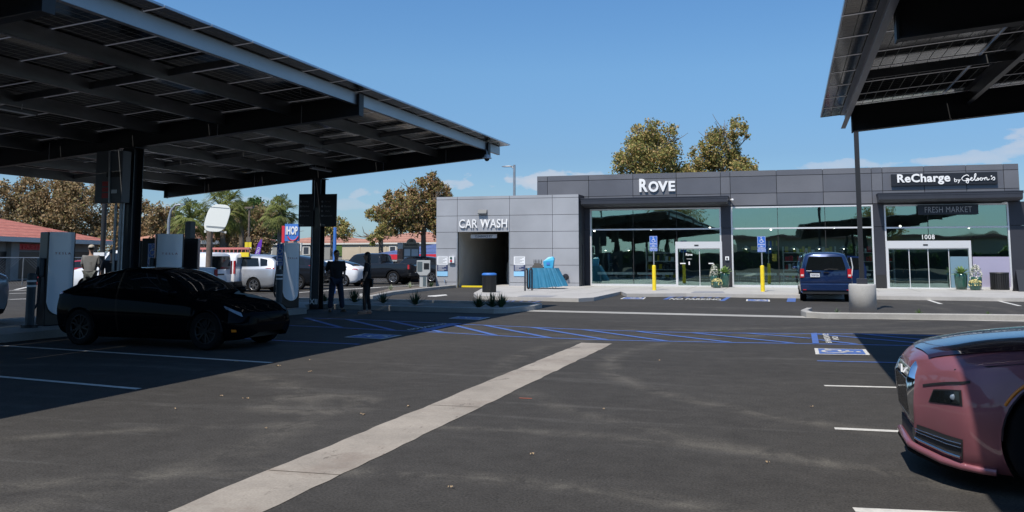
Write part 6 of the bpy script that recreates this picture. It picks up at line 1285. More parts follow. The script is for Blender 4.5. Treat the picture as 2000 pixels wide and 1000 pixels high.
both(s, t, 'side_window', 'car_glass', [(.80, 4.2), (-1.62, 4.25), (-1.35, 4.85), (.32, 4.9)], 14, 4); s.patch([(-1.9, 7), (-1.85, 5.2), (-.85, 5.2), (-.7, 7)], 8, 10, both=True).build('rear_window', 'car_glass', t); both(s, t, 'taillight', 'tail_red', [(-1.90, 3.1), (-2.18, 3.2), (-2.18, 3.8), (-1.92, 3.75)], 6, 3, .012); plate(t, -2.21, .62); s.patch([(1.0, 7), (.93, 5.15), (.20, 5.15), (.10, 7)], 8, 10, both=True).build('windshield', 'car_glass', t)
# ---- pickups
TRK = [(2.95, .55, .6, .65, .6, 1.0, .5, 1.08, 1.1), (2.8, .42, .85, .93, .86, 1.15, .7, 1.2, 1.22), (2.2, .38, .93, .99, .94, 1.2, .8, 1.26, 1.28), (1.5, .38, .95, 1.0, .95, 1.22, .84, 1.30, 1.33), (.85, .38, .95, 1.0, .95, 1.24, .74, 1.84, 1.9), (.2, .38, .95, 1.0, .95, 1.24, .74, 1.87, 1.95), (-.75, .38, .95, 1.0, .95, 1.25, .74, 1.84, 1.92), (-.92, .38, .95, 1.0, .95, 1.26, .74, 1.78, 1.86), (-1.0, .38, .95, 1.0, .95, 1.28, .90, 1.29, 1.292), (-2.0, .42, .95, 1.0, .95, 1.28, .90, 1.29, 1.292), (-2.8, .48, .94, .99, .94, 1.28, .90, 1.29, 1.292), (-2.92, .55, .90, .95, .92, 1.26, .88, 1.27, 1.272)]
def pickup(label, loc, hd_, paint_, sc, group=None):
    t, s = base_car('parked_truck', label, 'pickup truck', loc, hd_, TRK, paint_, (1.85, -1.85), .42, .84, group, nsp=6, scale=sc, Rarch=.49, ww=.28, rimr=.62)
    both(s, t, 'side_window', 'car_glass', [(1.05, 4.2), (-.02, 4.15), (-.02, 4.85), (.75, 4.88)], 6, 3); both(s, t, 'rear_side_window', 'car_glass', [(-.1, 4.15), (-.8, 4.15), (-.75, 4.85), (-.1, 4.85)], 5, 3); s.patch([(-.985, 6.9), (-.985, 5.2), (-.935, 5.2), (-.935, 6.9)], 3, 4, both=True).build('rear_window', 'car_glass', t)
    tail_lights(t, -2.93, .98, .84, .95, 1.22, d=.10); plate(t, -3.0, .62); q = MB(); q.bb(-3.02, -2.88, -.9, .9, .52, .72); q.build('rear_bumper', 'chrome' if paint_ != 'paint_black2' else 'plastic_black', t, bevel=.02); q = MB(); q.bb(-2.8, -1.05, -.82, .82, 1.290, 1.30); q.build('bed_cover', 'plastic_black', t); mirrors(t, 1.0, .98, 1.35, 'plastic_black'); return t, s
loc = place(768.7, 555.8, -1.85, .84, .93); t, s = pickup('black crew cab pickup truck parked right of the standing woman', loc, HW, 'paint_black2', .93); both(s, t, 'door_handle', 'chrome', [(.05, 3.3), (-.1, 3.3), (-.1, 3.45), (.05, 3.45)], 2, 2, .02)
loc = (onZ(836, 553).x, onZ(836, 553).y + 1); t, s = base_car('parked_car', 'dark car half hidden behind the grey payment kiosk', 'car', (loc[0] - 1.6, loc[1] + 1.0), HW, SUV, 'paint_black2', (1.4, -1.4), .36, .81, 'cars parked in the far row', nsp=5, scale=.97); both(s, t, 'taillight', 'tail_red', [(-1.95, 3.4), (-2.36, 3.4), (-2.34, 4.0), (-2.0, 3.9)], 6, 3, .012)
p = onD(186, 566, 31.0); t, s = pickup('white pickup truck behind the nearest charging post', (p.x + 1.0, p.y + 1.0), HW + R(-15), 'paint_white', .95)
p = onD(158, 545, 47); t, s = base_car('parked_car', 'dark red car far off beyond the fence on the left', 'car', (p.x, p.y), HW + R(10), SED, 'paint_red', (1.4375, -1.4375), .33, .79, nsp=5); both(s, t, 'side_window', 'car_glass', [(.80, 4.2), (-1.72, 4.25), (-1.45, 4.88), (.32, 4.9)], 14, 4)
# white crossover whose nose shows at the left picture edge
p = onD(-62, 600, 19.6); t, s = base_car('parked_car', 'pearl white crossover whose tail reaches in at the left picture edge', 'car', (p.x - 1.1, p.y - .3), R(188), SUV, 'paint_pearl', (1.4, -1.4), .37, .81, nsp=5)
t.location = onD(22, 600, 20.2) + Vector((-2.66, -.85, 0)); t.location.z = 0
both(s, t, 'side_window', 'car_glass', [(.9, 4.15), (-1.75, 4.2), (-1.55, 4.8), (.45, 4.88)], 12, 3); both(s, t, 'taillight', 'tail_red', [(-1.95, 3.5), (-2.36, 3.5), (-2.34, 3.9), (-2.0, 3.85)], 6, 3, .012); both(s, t, 'lower_trim', 'plastic_black', [(-1.85, .05), (-2.40, .05), (-2.40, 1.5), (-1.85, 1.2)], 6, 3, .012)
# ------------------------------------------------------------------ people
def skinned(name, pts, edges, rad, m, parent=None, sub=2, root=0):
    me = bpy.data.meshes.new(name); me.from_pydata([tuple(p) for p in pts], edges, []); o = bpy.data.objects.new(name, me); COL.objects.link(o)
    md = o.modifiers.new('s', 'SKIN'); md.use_smooth_shade = True
    for i, v in enumerate(me.skin_vertices[0].data): r_ = rad[i]; v.radius = (r_, r_) if isinstance(r_, (int, float)) else r_; v.use_root = (i == root)
    ms = o.modifiers.new('u', 'SUBSURF'); ms.levels = sub; ms.render_levels = sub; bpy.context.view_layer.update()
    e = bpy.data.meshes.new_from_object(o.evaluated_get(bpy.context.evaluated_depsgraph_get())); o.modifiers.clear(); o.data = e; bpy.data.meshes.remove(me)
    e.materials.clear(); e.materials.append(MATS[m]); e.name = name
    for p in e.polygons: p.use_smooth = True
    if parent: o.parent = parent
    return o
def person(label, loc, face, H=1.75, female=False, top='cloth_black', bottom='cloth_jeans', shoe='shoe_brown', arms=None, legs=None, hair='short', cap=None, sleeve=.5, glasses=False, head_yaw=0., head_tilt=0., z=0., wide=1.0, group=None):
    """faces local -Y; arms: per side (elbow offset, hand offset); legs: per side foot offset"""
    t = thing('person', label, 'person', (loc[0], loc[1], z), face, group); k = H / 1.75; B_ = 1.17; V = lambda x, y, z_: Vector((x, y, z_)) * k
    hipw, shw = (.085, .165) if female else (.09, .195); shw *= wide
    legs = legs or [(.02, 0, 0), (-.02, 0, 0)]; arms = arms or [((.06, .02, -.28), (.05, -.08, -.26)), ((-.06, .02, -.28), (-.05, -.08, -.26))]
    pel = V(0, 0, .93); waist = V(0, .0, 1.08); chest = V(0, -.01, 1.30); neck = V(0, .01, 1.455); head0 = V(0, -.01, 1.54)
    L = {}
    for i, sg in enumerate((1, -1)):
        hip = V(sg * hipw, 0, .90); ft = V(sg * hipw + legs[i][0], legs[i][1], .07); kn = (hip + ft) / 2 + V(sg * .005, -.03 - legs[i][2], .02); toe = ft + V(sg * .03, -.15, -.035)
        sh = V(sg * shw, .01, 1.405); el = sh + V(*arms[i][0]); ha = el + V(*arms[i][1]); L[sg] = (hip, kn, ft, toe, sh, el, ha)
    # one continuous body surface
    pts = [pel, waist, chest, neck, head0, V(0, -.015, 1.60), V(0, -.01, 1.70)]; ed = [(0, 1), (1, 2), (2, 3), (3, 4), (4, 5), (5, 6)]
    rad = [(.125 * k, .10 * k), ((.105 if female else .125) * k, .09 * k), ((.135 if female else .15) * k * wide, .105 * k), .052 * k, (.062 * k, .075 * k), (.074 * k, .088 * k), (.06 * k, .07 * k)]
    for sg in (1, -1):
        hip, kn, ft, toe, sh, el, ha = L[sg]; b = len(pts); pts += [hip, kn, ft, toe]; ed += [(0, b), (b, b + 1), (b + 1, b + 2), (b + 2, b + 3)]; rad += [.082 * k, .052 * k, .038 * k, .028 * k]
        b = len(pts); pts += [sh, el, ha]; ed += [(2, b), (b, b + 1), (b + 1, b + 2)]; rad += [.048 * k, .038 * k, .026 * k]
    body = skinned('body', pts, ed, rad, 'skin', t)
    # hands: palm and five separate fingers
    for sg in (1, -1):
        el, ha = L[sg][5], L[sg][6]; d = (ha - el).normalized(); s_ = d.cross(Vector((0, -1, 0))); s_ = s_.normalized() if s_.length > .1 else Vector((1, 0, 0)); fwd = s_.cross(d).normalized(); s_, fwd = fwd, s_
        P = [ha, ha + d * .07 * k]; E_ = [(0, 1)]; rr = [.022 * k, (.034 * k, .016 * k)]
        for f, (off, ln) in enumerate(((-.028, .06), (-.010, .07), (.010, .066), (.026, .05))):
            b = len(P); r0 = ha + d * .085 * k + s_ * off * k; P += [r0, r0 + (d * .9 + fwd * .25).normalized() * ln * .55 * k, r0 + (d * .7 + fwd * .6).normalized() * ln * k]; E_ += [(1, b), (b, b + 1), (b + 1, b + 2)]; rr += [.0095 * k, .009 * k, .0075 * k]
        b = len(P); P += [ha + d * .03 * k - s_ * .03 * k, ha + d * .07 * k - s_ * .045 * k + fwd * .02 * k]; E_ += [(0, b), (b, b + 1)]; rr += [.011 * k, .009 * k]
        skinned('hand', P, E_, rr, 'skin', t, 1)
    # clothing
    g = .012 * k
    pts = [pel + V(0, 0, -.05), pel + V(0, 0, .04), waist, chest, V(0, .0, 1.41)]; ed = [(0, 1), (1, 2), (2, 3), (3, 4)]; rad = [(.15 * k * (1.08 if female else 1), .125 * k), (.15 * k, .125 * k), ((.125 if female else .15) * k, .115 * k), ((.16 if female else .175) * k * wide, .125 * k), (.10 * k, .075 * k)]
    for sg in (1, -1):
        sh, el, ha = L[sg][4:]; b = len(pts); pts += [sh, sh.lerp(el, .98 * min(1, sleeve * 2))]; ed += [(3, b), (b, b + 1)]; rad += [.058 * k, .052 * k]
        if sleeve > .6: pts += [el.lerp(ha, .9)]; ed += [(b + 1, b + 2)]; rad += [.045 * k]
    skinned('shirt', pts, ed, [tuple(q * B_ for q in r_) if isinstance(r_, tuple) else r_ * B_ for r_ in rad], top, t, root=2)
    pts = [pel + V(0, 0, .02)]; ed = []; rad = [(.14 * k, .12 * k)]
    for sg in (1, -1):
        hip, kn, ft = L[sg][:3]; b = len(pts); pts += [hip, kn, ft + V(0, 0, .02)]; ed += [(0, b), (b, b + 1), (b + 1, b + 2)]; w_ = (.088, .062, .042) if female else (.10, .076, .064); rad += [w_[0] * k, w_[1] * k, w_[2] * k]
    skinned('trousers', pts, ed, [tuple(q * B_ for q in r_) if isinstance(r_, tuple) else r_ * B_ for r_ in rad], bottom, t)
    for sg in (1, -1):
        ft, toe = L[sg][2], L[sg][3]; m = MB(); c = ft.lerp(toe, .45); c.z = .045 * k; yaw_ = math.atan2(toe.x - ft.x, -(toe.y - ft.y)); m.ell((0, 0, 0), .048 * k, .14 * k, .045 * k, 14, 8); m.bb(-.04 * k, .04 * k, -.12 * k, .12 * k, -.045 * k, -.025 * k); m.xf(Matrix.Translation(c) @ Matrix.Rotation(yaw_, 4, 'Z')); m.build('shoe', shoe, t)
    # face, ears, hair
    hc = V(0, -.012, 1.635); HM = Matrix.Translation(hc) @ Matrix.Rotation(head_yaw, 4, 'Z') @ Matrix.Rotation(head_tilt, 4, 'X')
    m = MB(); m.ell((0, 0, 0), .076 * k, .092 * k, .112 * k, 20, 14); m.ell((0, -.02 * k, -.055 * k), .055 * k, .07 * k, .06 * k, 16, 10); m.ell((0, -.095 * k, -.01 * k), .012 * k, .02 * k, .022 * k, 10, 8)
    for sg in (1, -1): m.ell((sg * .078 * k, .005 * k, -.005 * k), .010 * k, .02 * k, .03 * k, 10, 8)
    m.xf(HM); hd_ = m.build('head', 'skin', t); m = MB()
    for sg in (1, -1): m.ell((sg * .03 * k, -.086 * k, .008 * k), .012 * k, .008 * k, .007 * k, 10, 6)
    m.bb(-.022 * k, .022 * k, -.093 * k, -.085 * k, -.056 * k, -.050 * k); m.xf(HM); m.build('eyes_and_mouth', 'hair_black', hd_)
    m = MB(); m.ell((0, .014 * k, .03 * k), .083 * k, .094 * k, .098 * k, 20, 12)
    if hair == 'long': m.ell((0, .055 * k, -.08 * k), .082 * k, .055 * k, .17 * k, 16, 12); m.ell((0, .07 * k, -.20 * k), .07 * k, .045 * k, .13 * k, 14, 10)
    m.xf(HM); m.build('hair', 'hair_black', t)
    if cap: m = MB(); m.ell((0, .005 * k, .055 * k), .09 * k, .102 * k, .075 * k, 20, 12); m.bb(-.06 * k, .06 * k, .08 * k if cap[1] else -.18 * k, .16 * k if cap[1] else -.08 * k, .04 * k, .052 * k); m.xf(HM); m.build('cap', cap[0], t, bevel=.004)
    if glasses: m = MB(); m.bb(-.07 * k, .07 * k, -.098 * k, -.088 * k, -.004 * k, .024 * k); m.xf(HM); m.build('sunglasses', 'glasses', t)
    return t
p = G(655, 609); person('man in black shirt and dark jeans with sunglasses, thumbs in pockets', p, R(42), 1.76, top='cloth_black', bottom='cloth_jeans', glasses=True, legs=[(.10, -.04, 0), (-.06, .06, 0)], arms=[((.045, .05, -.27), (-.035, -.15, -.19)), ((-.045, .05, -.27), (.035, -.15, -.19))], wide=1.10, sleeve=.5, head_yaw=R(15))
p = G(716, 612.5); person('woman with long dark hair in black clothes, facing the man', p, R(-72), 1.70, female=True, bottom='cloth_black', shoe='skin', hair='long', legs=[(-.03, -.05, 0), (.0, .08, 0)], arms=[((.04, .0, -.27), (-.03, -.10, -.22)), ((-.05, .0, -.27), (.02, -.07, -.23))], sleeve=.45)
def bgman(px, ytop, D, label, face, H=1.76, **k):
    p = onD(px, ytop, D); return person(label, (p.x, p.y), face, H, z=p.z - H, **k)
bgman(179, 478.5, 27.5, 'man in a pale grey shirt, camouflage shorts and tan cap, seen from behind', R(205), top='cloth_khaki', bottom='cloth_camo', cap=('cap_tan', True), wide=1.05, arms=[((.03, .0, -.27), (0, -.18, -.10)), ((-.03, .0, -.27), (0, -.18, -.10))])
bgman(220, 487.5, 27.0, 'man in a black T-shirt and dark cap beside the near column', R(215), top='cloth_black', bottom='cloth_black', cap=('cloth_black', False), wide=1.05, head_tilt=R(20))
bgman(277, 494, 27.6, 'person in black with a cap, right of the near column', R(190), top='cloth_black', bottom='cloth_black', cap=('cap_tan', False))
p = onY(1786, 559, YF - .8); person('person in dark clothes walking out of the right sliding door', (p.x, YF + .75), R(5), 1.60, z=.13, top='cloth_black', bottom='cloth_black', hair='long', female=True, wide=1.15, sleeve=.8)
# white rounded sign back on a rough wooden pole
# ------------------------------------------------------------------ background trees
def crown_clumps(rnd, clumps, leaf, n, flat=0.0):
    leaf *= .58; n = int(n * 2.1); m = MB(); tot = sum(c[3] ** 2 for c in clumps)
    for cx, cy, cz, r in clumps:
        k_ = int(n * r * r / tot)
        sub = [(Vector((rnd.gauss(0, 1), rnd.gauss(0, 1), rnd.gauss(0, .85))).normalized() * rnd.uniform(.45, 1.0)) for _ in range(max(5, int(9 * r)))]
        for q in range(k_):
            if rnd.random() < .8:
                s = rnd.choice(sub); c = Vector((cx, cy, cz)) + s * r + Vector((rnd.gauss(0, .17), rnd.gauss(0, .17), rnd.gauss(0, .15))) * r
            else:
                d = Vector((rnd.gauss(0, 1), rnd.gauss(0, 1), rnd.gauss(0, 1))).normalized() * (rnd.random() ** .4) * r * 1.08; c = Vector((cx, cy, cz)) + d
            a = Vector((rnd.gauss(0, 1), rnd.gauss(0, 1), rnd.gauss(0, 1))).normalized(); b = a.orthogonal().normalized(); b = (Matrix.Rotation(rnd.uniform(0, 3), 3, a) @ b); s_ = leaf * rnd.uniform(.6, 1.3)
            m.add([c - a * s_, c + b * s_ * .6, c + a * s_, c - b * s_ * .6], [(0, 1, 2, 3)])
    return m
def limb(m, rnd, p, d, L, r, depth, tips):
    pts = [p]; rs = [r]; q = p; dd = d
    for i in range(4): dd = (dd + Vector((rnd.uniform(-.12, .12), rnd.uniform(-.12, .12), rnd.uniform(-.02, .10)))).normalized(); q = q + dd * L / 4; pts.append(q); rs.append(r * (1 - .14 * (i + 1)))
    m.tube(pts, rs, 7 if depth > 1 else 5)
    if depth == 0: tips.append(q); return
    for k in range(3 if depth > 1 else 2):
        a = rnd.uniform(0, 6.28); nd = (dd + Vector((math.cos(a), math.sin(a), rnd.uniform(-.1, .4))) * .75).normalized(); limb(m, rnd, pts[rnd.choice((2, 3, 4))], nd, L * rnd.uniform(.6, .8), r * .5, depth - 1, tips)
def tree_at(label, box, D, ybase=None, leafm='leaf_sycamore', n=5200, leaf=.20, seed=1, name='sycamore_tree', clumps=None, group=None, barkm='bark_pale', trunk_px=None, trunk_r=.22):
    """box: picture rectangle of the crown (x0, y0, x1, y1) at distance D; clumps in unit box coordinates"""
    rnd = random.Random(seed); x0, y0, x1, y1 = box; a = onD(x0, y0, D); b = onD(x1, y1, D); cx, cy = (a.x + b.x) / 2, (a.y + b.y) / 2; w = (Vector((b.x - a.x, b.y - a.y, 0))).length; h = a.z - b.z
    tx = onD(trunk_px if trunk_px else (x0 + x1) / 2, y1, D); t = thing(name, label, 'tree', (tx.x, tx.y, 0), 0, group); ax = Vector((b.x - a.x, b.y - a.y, 0)).normalized(); ay = Vector((-ax.y, ax.x, 0))
    if not clumps:
        clumps = []
        for k in range(10):
            u = rnd.uniform(.14, .86); v = rnd.uniform(.1, .86); r = rnd.uniform(.16, .24)
            if (u - .5) ** 2 * 3.2 + max(0, v - .35) ** 2 * 1.6 > .62: u = .5 + (u - .5) * .6
            clumps.append((u, v, r))
    S_ = min(w, h * 1.25) * (1.32 if D in (78, 80) else 1.12); C_ = []
    for u, v, r in clumps:
        p = a + ax * w * u; off = ay * rnd.uniform(-.3, .3) * w * .7; C_.append((p.x + off.x - tx.x, p.y + off.y - tx.y, b.z + h * v, r * S_))
    crown_clumps(rnd, C_, leaf, n).build('crown', leafm, t, fix=False)
    m = MB(); tips = []; zt = max(b.z + h * .25, 1.2); m.tube([(0, 0, 0), (.05, 0, zt * .5), (0, .05, zt)], [trunk_r * 1.2, trunk_r, trunk_r * .85], 10)
    for k in range(4):
        c = C_[k % len(C_)]; d = (Vector((c[0], c[1], c[2])) - Vector((0, .05, zt))); d = d.normalized() if d.length > .01 else Vector((0, 0, 1)); limb(m, rnd, Vector((0, .05, zt * .95)), (d + Vector((0, 0, .3))).normalized(), h * .42, trunk_r * .6, 2, tips)
    m.build('trunk', 'bark', t); return t
tree_at('large brown leaved sycamore rising behind the left of the store roof', (1196, 238, 1348, 385), 78, seed=3, n=10500, leaf=.20, leafm='leaf_olive', clumps=[(.5, .86, .13), (.36, .8, .13), (.66, .8, .14), (.42, .66, .2), (.66, .62, .19), (.28, .55, .17), (.5, .48, .22), (.78, .46, .15), (.14, .40, .15), (.3, .3, .2), (.6, .28, .24), (.86, .3, .12), (.96, .26, .13), (.45, .1, .3)])
tree_at('sparser sycamore rising behind the middle of the store roof', (1340, 234, 1476, 385), 80, seed=14, n=8200, leaf=.20, leafm='leaf_olive', clumps=[(.72, .91, .11), (.86, .84, .08), (.46, .82, .12), (.64, .76, .14), (.28, .68, .10), (.4, .6, .15), (.64, .58, .15), (.5, .42, .2), (.15, .5, .13), (.76, .42, .13), (.9, .4, .11), (.3, .32, .18), (.7, .26, .2), (.05, .22, .16), (.5, .1, .3)])
tree_at('round sycamore with pale trunk left of the car wash', (718, 343, 872, 472), 58, seed=5, n=9500, leaf=.155, trunk_px=826, trunk_r=.17, clumps=[(.8, .86, .13), (.66, .78, .15), (.9, .74, .13), (.48, .66, .15), (.32, .64, .12), (.78, .58, .19), (.56, .48, .18), (.30, .46, .15), (.18, .5, .10), (.88, .45, .16), (.42, .30, .14), (.60, .22, .13), (.72, .30, .15), (.92, .22, .12), (.95, .1, .12), (.36, .20, .10)])
tree_at('dull green tree behind the left side of the round sycamore', (712, 400, 775, 470), 88, seed=6, n=2500, leaf=.2, leafm='leaf_olive')
tree_at('broad brown sycamore behind the red tiled roof at the left', (12, 346, 242, 480), 95, seed=7, n=14000, leaf=.26, leafm='leaf_brown', clumps=[(.3, .86, .15), (.14, .72, .16), (.48, .88, .15), (.62, .8, .16), (.78, .76, .14), (.9, .66, .10), (.3, .62, .22), (.5, .6, .22), (.72, .56, .2), (.12, .48, .14), (.36, .36, .22), (.6, .34, .22), (.84, .38, .17), (.26, .14, .2), (.5, .12, .22), (.76, .12, .2)])
tree_at('thin brown tree at the left picture edge', (-40, 398, 44, 470), 100, seed=8, n=3000, leaf=.24, leafm='leaf_brown')
tree_at('brown sycamore seen right of the near column', (205, 386, 330, 500), 90, seed=9, n=7500, leaf=.24, leafm='leaf_brown', clumps=[(.2, .55, .2), (.36, .74, .18), (.55, .86, .14), (.5, .6, .22), (.72, .6, .17), (.3, .34, .22), (.6, .34, .24), (.85, .38, .18), (.5, .12, .25), (.15, .15, .2), (.85, .12, .2)])
tree_at('dark green tree behind the curved lamp', (318, 396, 400, 500), 92, seed=10, n=4200, leaf=.2, leafm='leaf_green')
tree_at('brown sycamore behind the curved street lamp', (290, 402, 372, 505), 84, seed=11, n=5500, leaf=.2, leafm='leaf_brown')
tree_at('low spreading brown tree in front of the dark building', (415, 425, 470, 500), 70, seed=12, n=3300, leaf=.16, leafm='leaf_brown')
tree_at('tall brown sycamore behind the yellow street sign', (446, 392, 534, 505), 78, seed=13, n=7500, leaf=.18, leafm='leaf_brown', trunk_px=462)
tree_at('bushy dark green tree between the palms', (478, 385, 560, 470), 96, seed=15, n=5200, leaf=.2, leafm='leaf_green')
tree_at('thin olive tree right of the black boards', (610, 412, 686, 470), 110, seed=16, n=3000, leaf=.22, leafm='leaf_olive')
def palm(label, px, ytop, D, r, seed, group='fan palms beyond the lot'):
    rnd = random.Random(seed); p = onD(px, ytop, D); t = thing('palm_tree', label, 'tree', (p.x, p.y, 0), 0, group); zc = p.z - r * .55; m = MB(); m.tube([(0, 0, 0), (.1, 0, zc * .5), (0, 0, zc)], [.3, .2, .17], 10); m.build('trunk', 'bark', t); m = MB()
    for k in range(62):
        az = rnd.uniform(0, 6.28); el = rnd.uniform(-1.0, 1.4); d = Vector((math.cos(az) * math.cos(el), math.sin(az) * math.cos(el), math.sin(el))); l = r * rnd.uniform(.75, 1.05); c = Vector((0, 0, zc)) + d * l * .55; side = d.cross(Vector((0, 0, 1))).normalized(); up_ = side.cross(d)
        m.bar((0, 0, zc), c, .035)
        for j in range(15):
            a = -1.15 + 2.3 * j / 14; dd = (d * math.cos(a) + side * math.sin(a)).normalized(); e = c + dd * l * .5 + Vector((0, 0, -abs(a) * .12 * l - .12 * l * rnd.random())); w_ = side * .035 * r / 2 + up_ * .01; m.add([c, c + (e - c) * .6 + w_, e + Vector((0, 0, -.14 * l)), c + (e - c) * .6 - w_], [(0, 1, 2, 3)])
    m.build('fronds', 'leaf_palm', t, fix=False); return t
palm('fan palm left of the white rounded sign', 374, 396, 66, 1.9, 21); palm('large fan palm straight behind the white rounded sign', 436, 376, 68, 2.3, 22); palm('fan palm above the restaurant pylon sign', 547, 391, 62, 1.55, 23); palm('small fan palm between the brown tree and the white rounded sign', 472, 398, 72, 1.5, 24)
# ------------------------------------------------------------------ background buildings
def gable_box(name, label, px0, px1, D0, D1, depth, zw, zr_, wallm, roofm, over=.5, hip=2.5, group=None):
    """a building whose front runs from picture column px0 at distance D0 to px1 at D1"""
    a = onD(px0, 504, D0); b = onD(px1, 504, D1); a.z = b.z = 0; d = (b - a); L = d.length; ang_ = math.atan2(d.y, d.x); t = thing(name, label, 'building', a, ang_, group)
    m = MB(); m.bb(0, L, 0, depth, 0, zw); m.build('wall', wallm, t)
    m = MB(); o_ = over; z0 = zw + .003; vs = [(-o_, -o_, z0), (L + o_, -o_, z0), (L + o_, depth + o_, z0), (-o_, depth + o_, z0), (hip, depth / 2, zr_), (L - hip, depth / 2, zr_), (-o_, -o_, z0 + .18), (L + o_, -o_, z0 + .18), (L + o_, depth + o_, z0 + .18), (-o_, depth + o_, z0 + .18)]
    m.add(vs, [(0, 1, 2, 3), (0, 1, 7, 6), (1, 2, 8, 7), (2, 3, 9, 8), (3, 0, 6, 9), (6, 7, 5, 4), (7, 8, 5), (8, 9, 4, 5), (9, 6, 4)]); m.build('roof', roofm, t); return t, L
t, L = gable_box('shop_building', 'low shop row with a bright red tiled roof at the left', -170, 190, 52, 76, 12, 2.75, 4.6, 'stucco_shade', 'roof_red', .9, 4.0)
m = MB(); m.bb(-.9, L + .9, -.94, -.88, 2.60, 2.92); m.build('eaves_board', 'trim_white', t)
def onfront(px, t, ang=None):
    o = t.location; r = ray(px, 504); d = Vector((math.cos(t.rotation_euler.z), math.sin(t.rotation_euler.z))); # solve o + d*s = k*r
    A = np.array([[d.x, -r.x], [d.y, -r.y]]); s_ = np.linalg.solve(A, np.array([-o.x, -o.y])); return float(s_[0])
for x0, x1 in ((-60, 11), (27, 80), (142, 172), (176, 200)): m = MB(); m.bb(onfront(x0, t), onfront(x1, t), -.03, .2, .1, 1.95 if x0 < 100 else 2.0); m.build('shop_front', 'dark_opening', t)
for x0, x1 in ((11, 27),): m = MB(); m.bb(onfront(x0, t), onfront(x1, t), -.35, -.02, 0, 2.7); m.build('pillar', 'stucco_shade', t)
m = MB(); m.bb(onfront(35, t), onfront(81, t), -.10, -.04, 2.08, 2.52); sg = m.build('shop_sign', 'red_roof_metal', t); 
q = text('lettering', 'ALTERATIONS', 'sign_red', (onfront(58, t), -.12, 2.3), 6.0, .34, parent=t, extrude=.02, offset=.02)
t, L = gable_box('house', 'long beige apartment house with salmon tiled roof behind the pickup', 668, 880, 118, 112, 14, 3.35, 4.95, 'stucco_beige', 'roof_salmon', .15, 7)
m = MB(); m.bb(-.2, L + .2, -.22, -.16, 3.22, 3.42); m.build('eaves_board', 'trim_white', t)
for px in (702, 753): m = MB(); x = onfront(px, t); m.bb(x - .12, x + .12, -.04, .1, 0, 3.2); m.build('downpipe', 'stucco_tan', t)
for px0, px1, z0, z1 in ((760, 774, 1.9, 3.0),): m = MB(); m.bb(onfront(px0, t), onfront(px1, t), -.05, .1, z0, z1); f = m.build('window_frame', 'trim_white', t); m = MB(); m.bb(onfront(px0 + 2, t), onfront(px1 - 2, t), -.07, .1, z0 + .1, z1 - .1); m.build('pane', 'far_window', f)
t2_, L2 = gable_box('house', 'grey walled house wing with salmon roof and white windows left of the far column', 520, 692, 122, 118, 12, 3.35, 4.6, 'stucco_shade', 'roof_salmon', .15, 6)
m = MB(); m.bb(-.2, L2 + .2, -.22, -.16, 3.22, 3.42); m.build('eaves_board', 'trim_white', t2_)
for px0, px1 in ((520, 532), (574, 583), (591, 605), (646, 655)):
    m = MB(); m.bb(onfront(px0, t2_), onfront(px1, t2_), -.06, .1, 1.9, 3.0); f = m.build('window_frame', 'trim_white', t2_); m = MB(); m.bb(onfront(px0 + 2, t2_), onfront(px1 - 2, t2_), -.08, .1, 2.0, 2.9); m.build('pane', 'far_window', f)
# open balcony and arches between the two wings
m = MB(); x0, x1 = onfront(656, t2_), onfront(690, t2_); m.bb(x0, x1, -.12, -.05, 1.75, 3.2); m.build('balcony_opening', 'leaf_green', t2_); m = MB(); m.bb(onfront(675, t2_), onfront(677.5, t2_), -.2, -.05, 1.7, 3.2); m.bb(onfront(683, t2_), onfront(689, t2_), -.18, -.13, 1.75, 3.2); m.build('balcony_post', 'trim_white', t2_)
m = MB(); 
for px in (671, 682): 
    xx = onfront(px, t2_); m.xz([(xx - .55, 0), (xx + .55, 0), (xx + .55, .9), (xx + .38, 1.25), (xx, 1.42), (xx - .38, 1.25), (xx - .55, .9)], -.1, -.02)
m.build('arches', 'dark_opening', t2_)
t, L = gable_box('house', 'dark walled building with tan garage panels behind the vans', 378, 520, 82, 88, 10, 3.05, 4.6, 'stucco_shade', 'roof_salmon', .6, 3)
m = MB(); m.bb(onfront(384, t), onfront(434, t), -.66, -.60, 2.75, 3.1); m.build('eaves_board', 'trim_white', t)
for px0, px1 in ((388, 411), (413, 439)): m = MB(); m.bb(onfront(px0, t), onfront(px1, t), -.05, .1, .3, 2.25); m.build('garage_panel', 'stucco_tan', t)
t, L = gable_box('restaurant_building', 'restaurant with blue tiled roof and red fascia behind the plaza sign', 727, 905, 80, 66, 12, 1.55, 2.95, 'dark_opening', 'roof_blue', .5, 3)
m = MB(); m.bb(-.5, L + .5, -.6, -.5, 1.38, 1.80); m.build('red_fascia', 'sign_red', t); m = MB(); m.bb(L * .2, L * .55, -.64, -.6, 1.25, 1.34); m.build('small_lettering', 'trim_white', t)
t, L = gable_box('ticket_hut', 'tiny hut with a salmon roof just left of the woman', 697, 714, 74, 74, 2, 1.2, 1.75, 'trim_white', 'roof_salmon', .25, .6); m = MB(); m.bb(.15, L - .15, -.04, .05, .55, 1.0); m.build('hut_window', 'far_window', t)
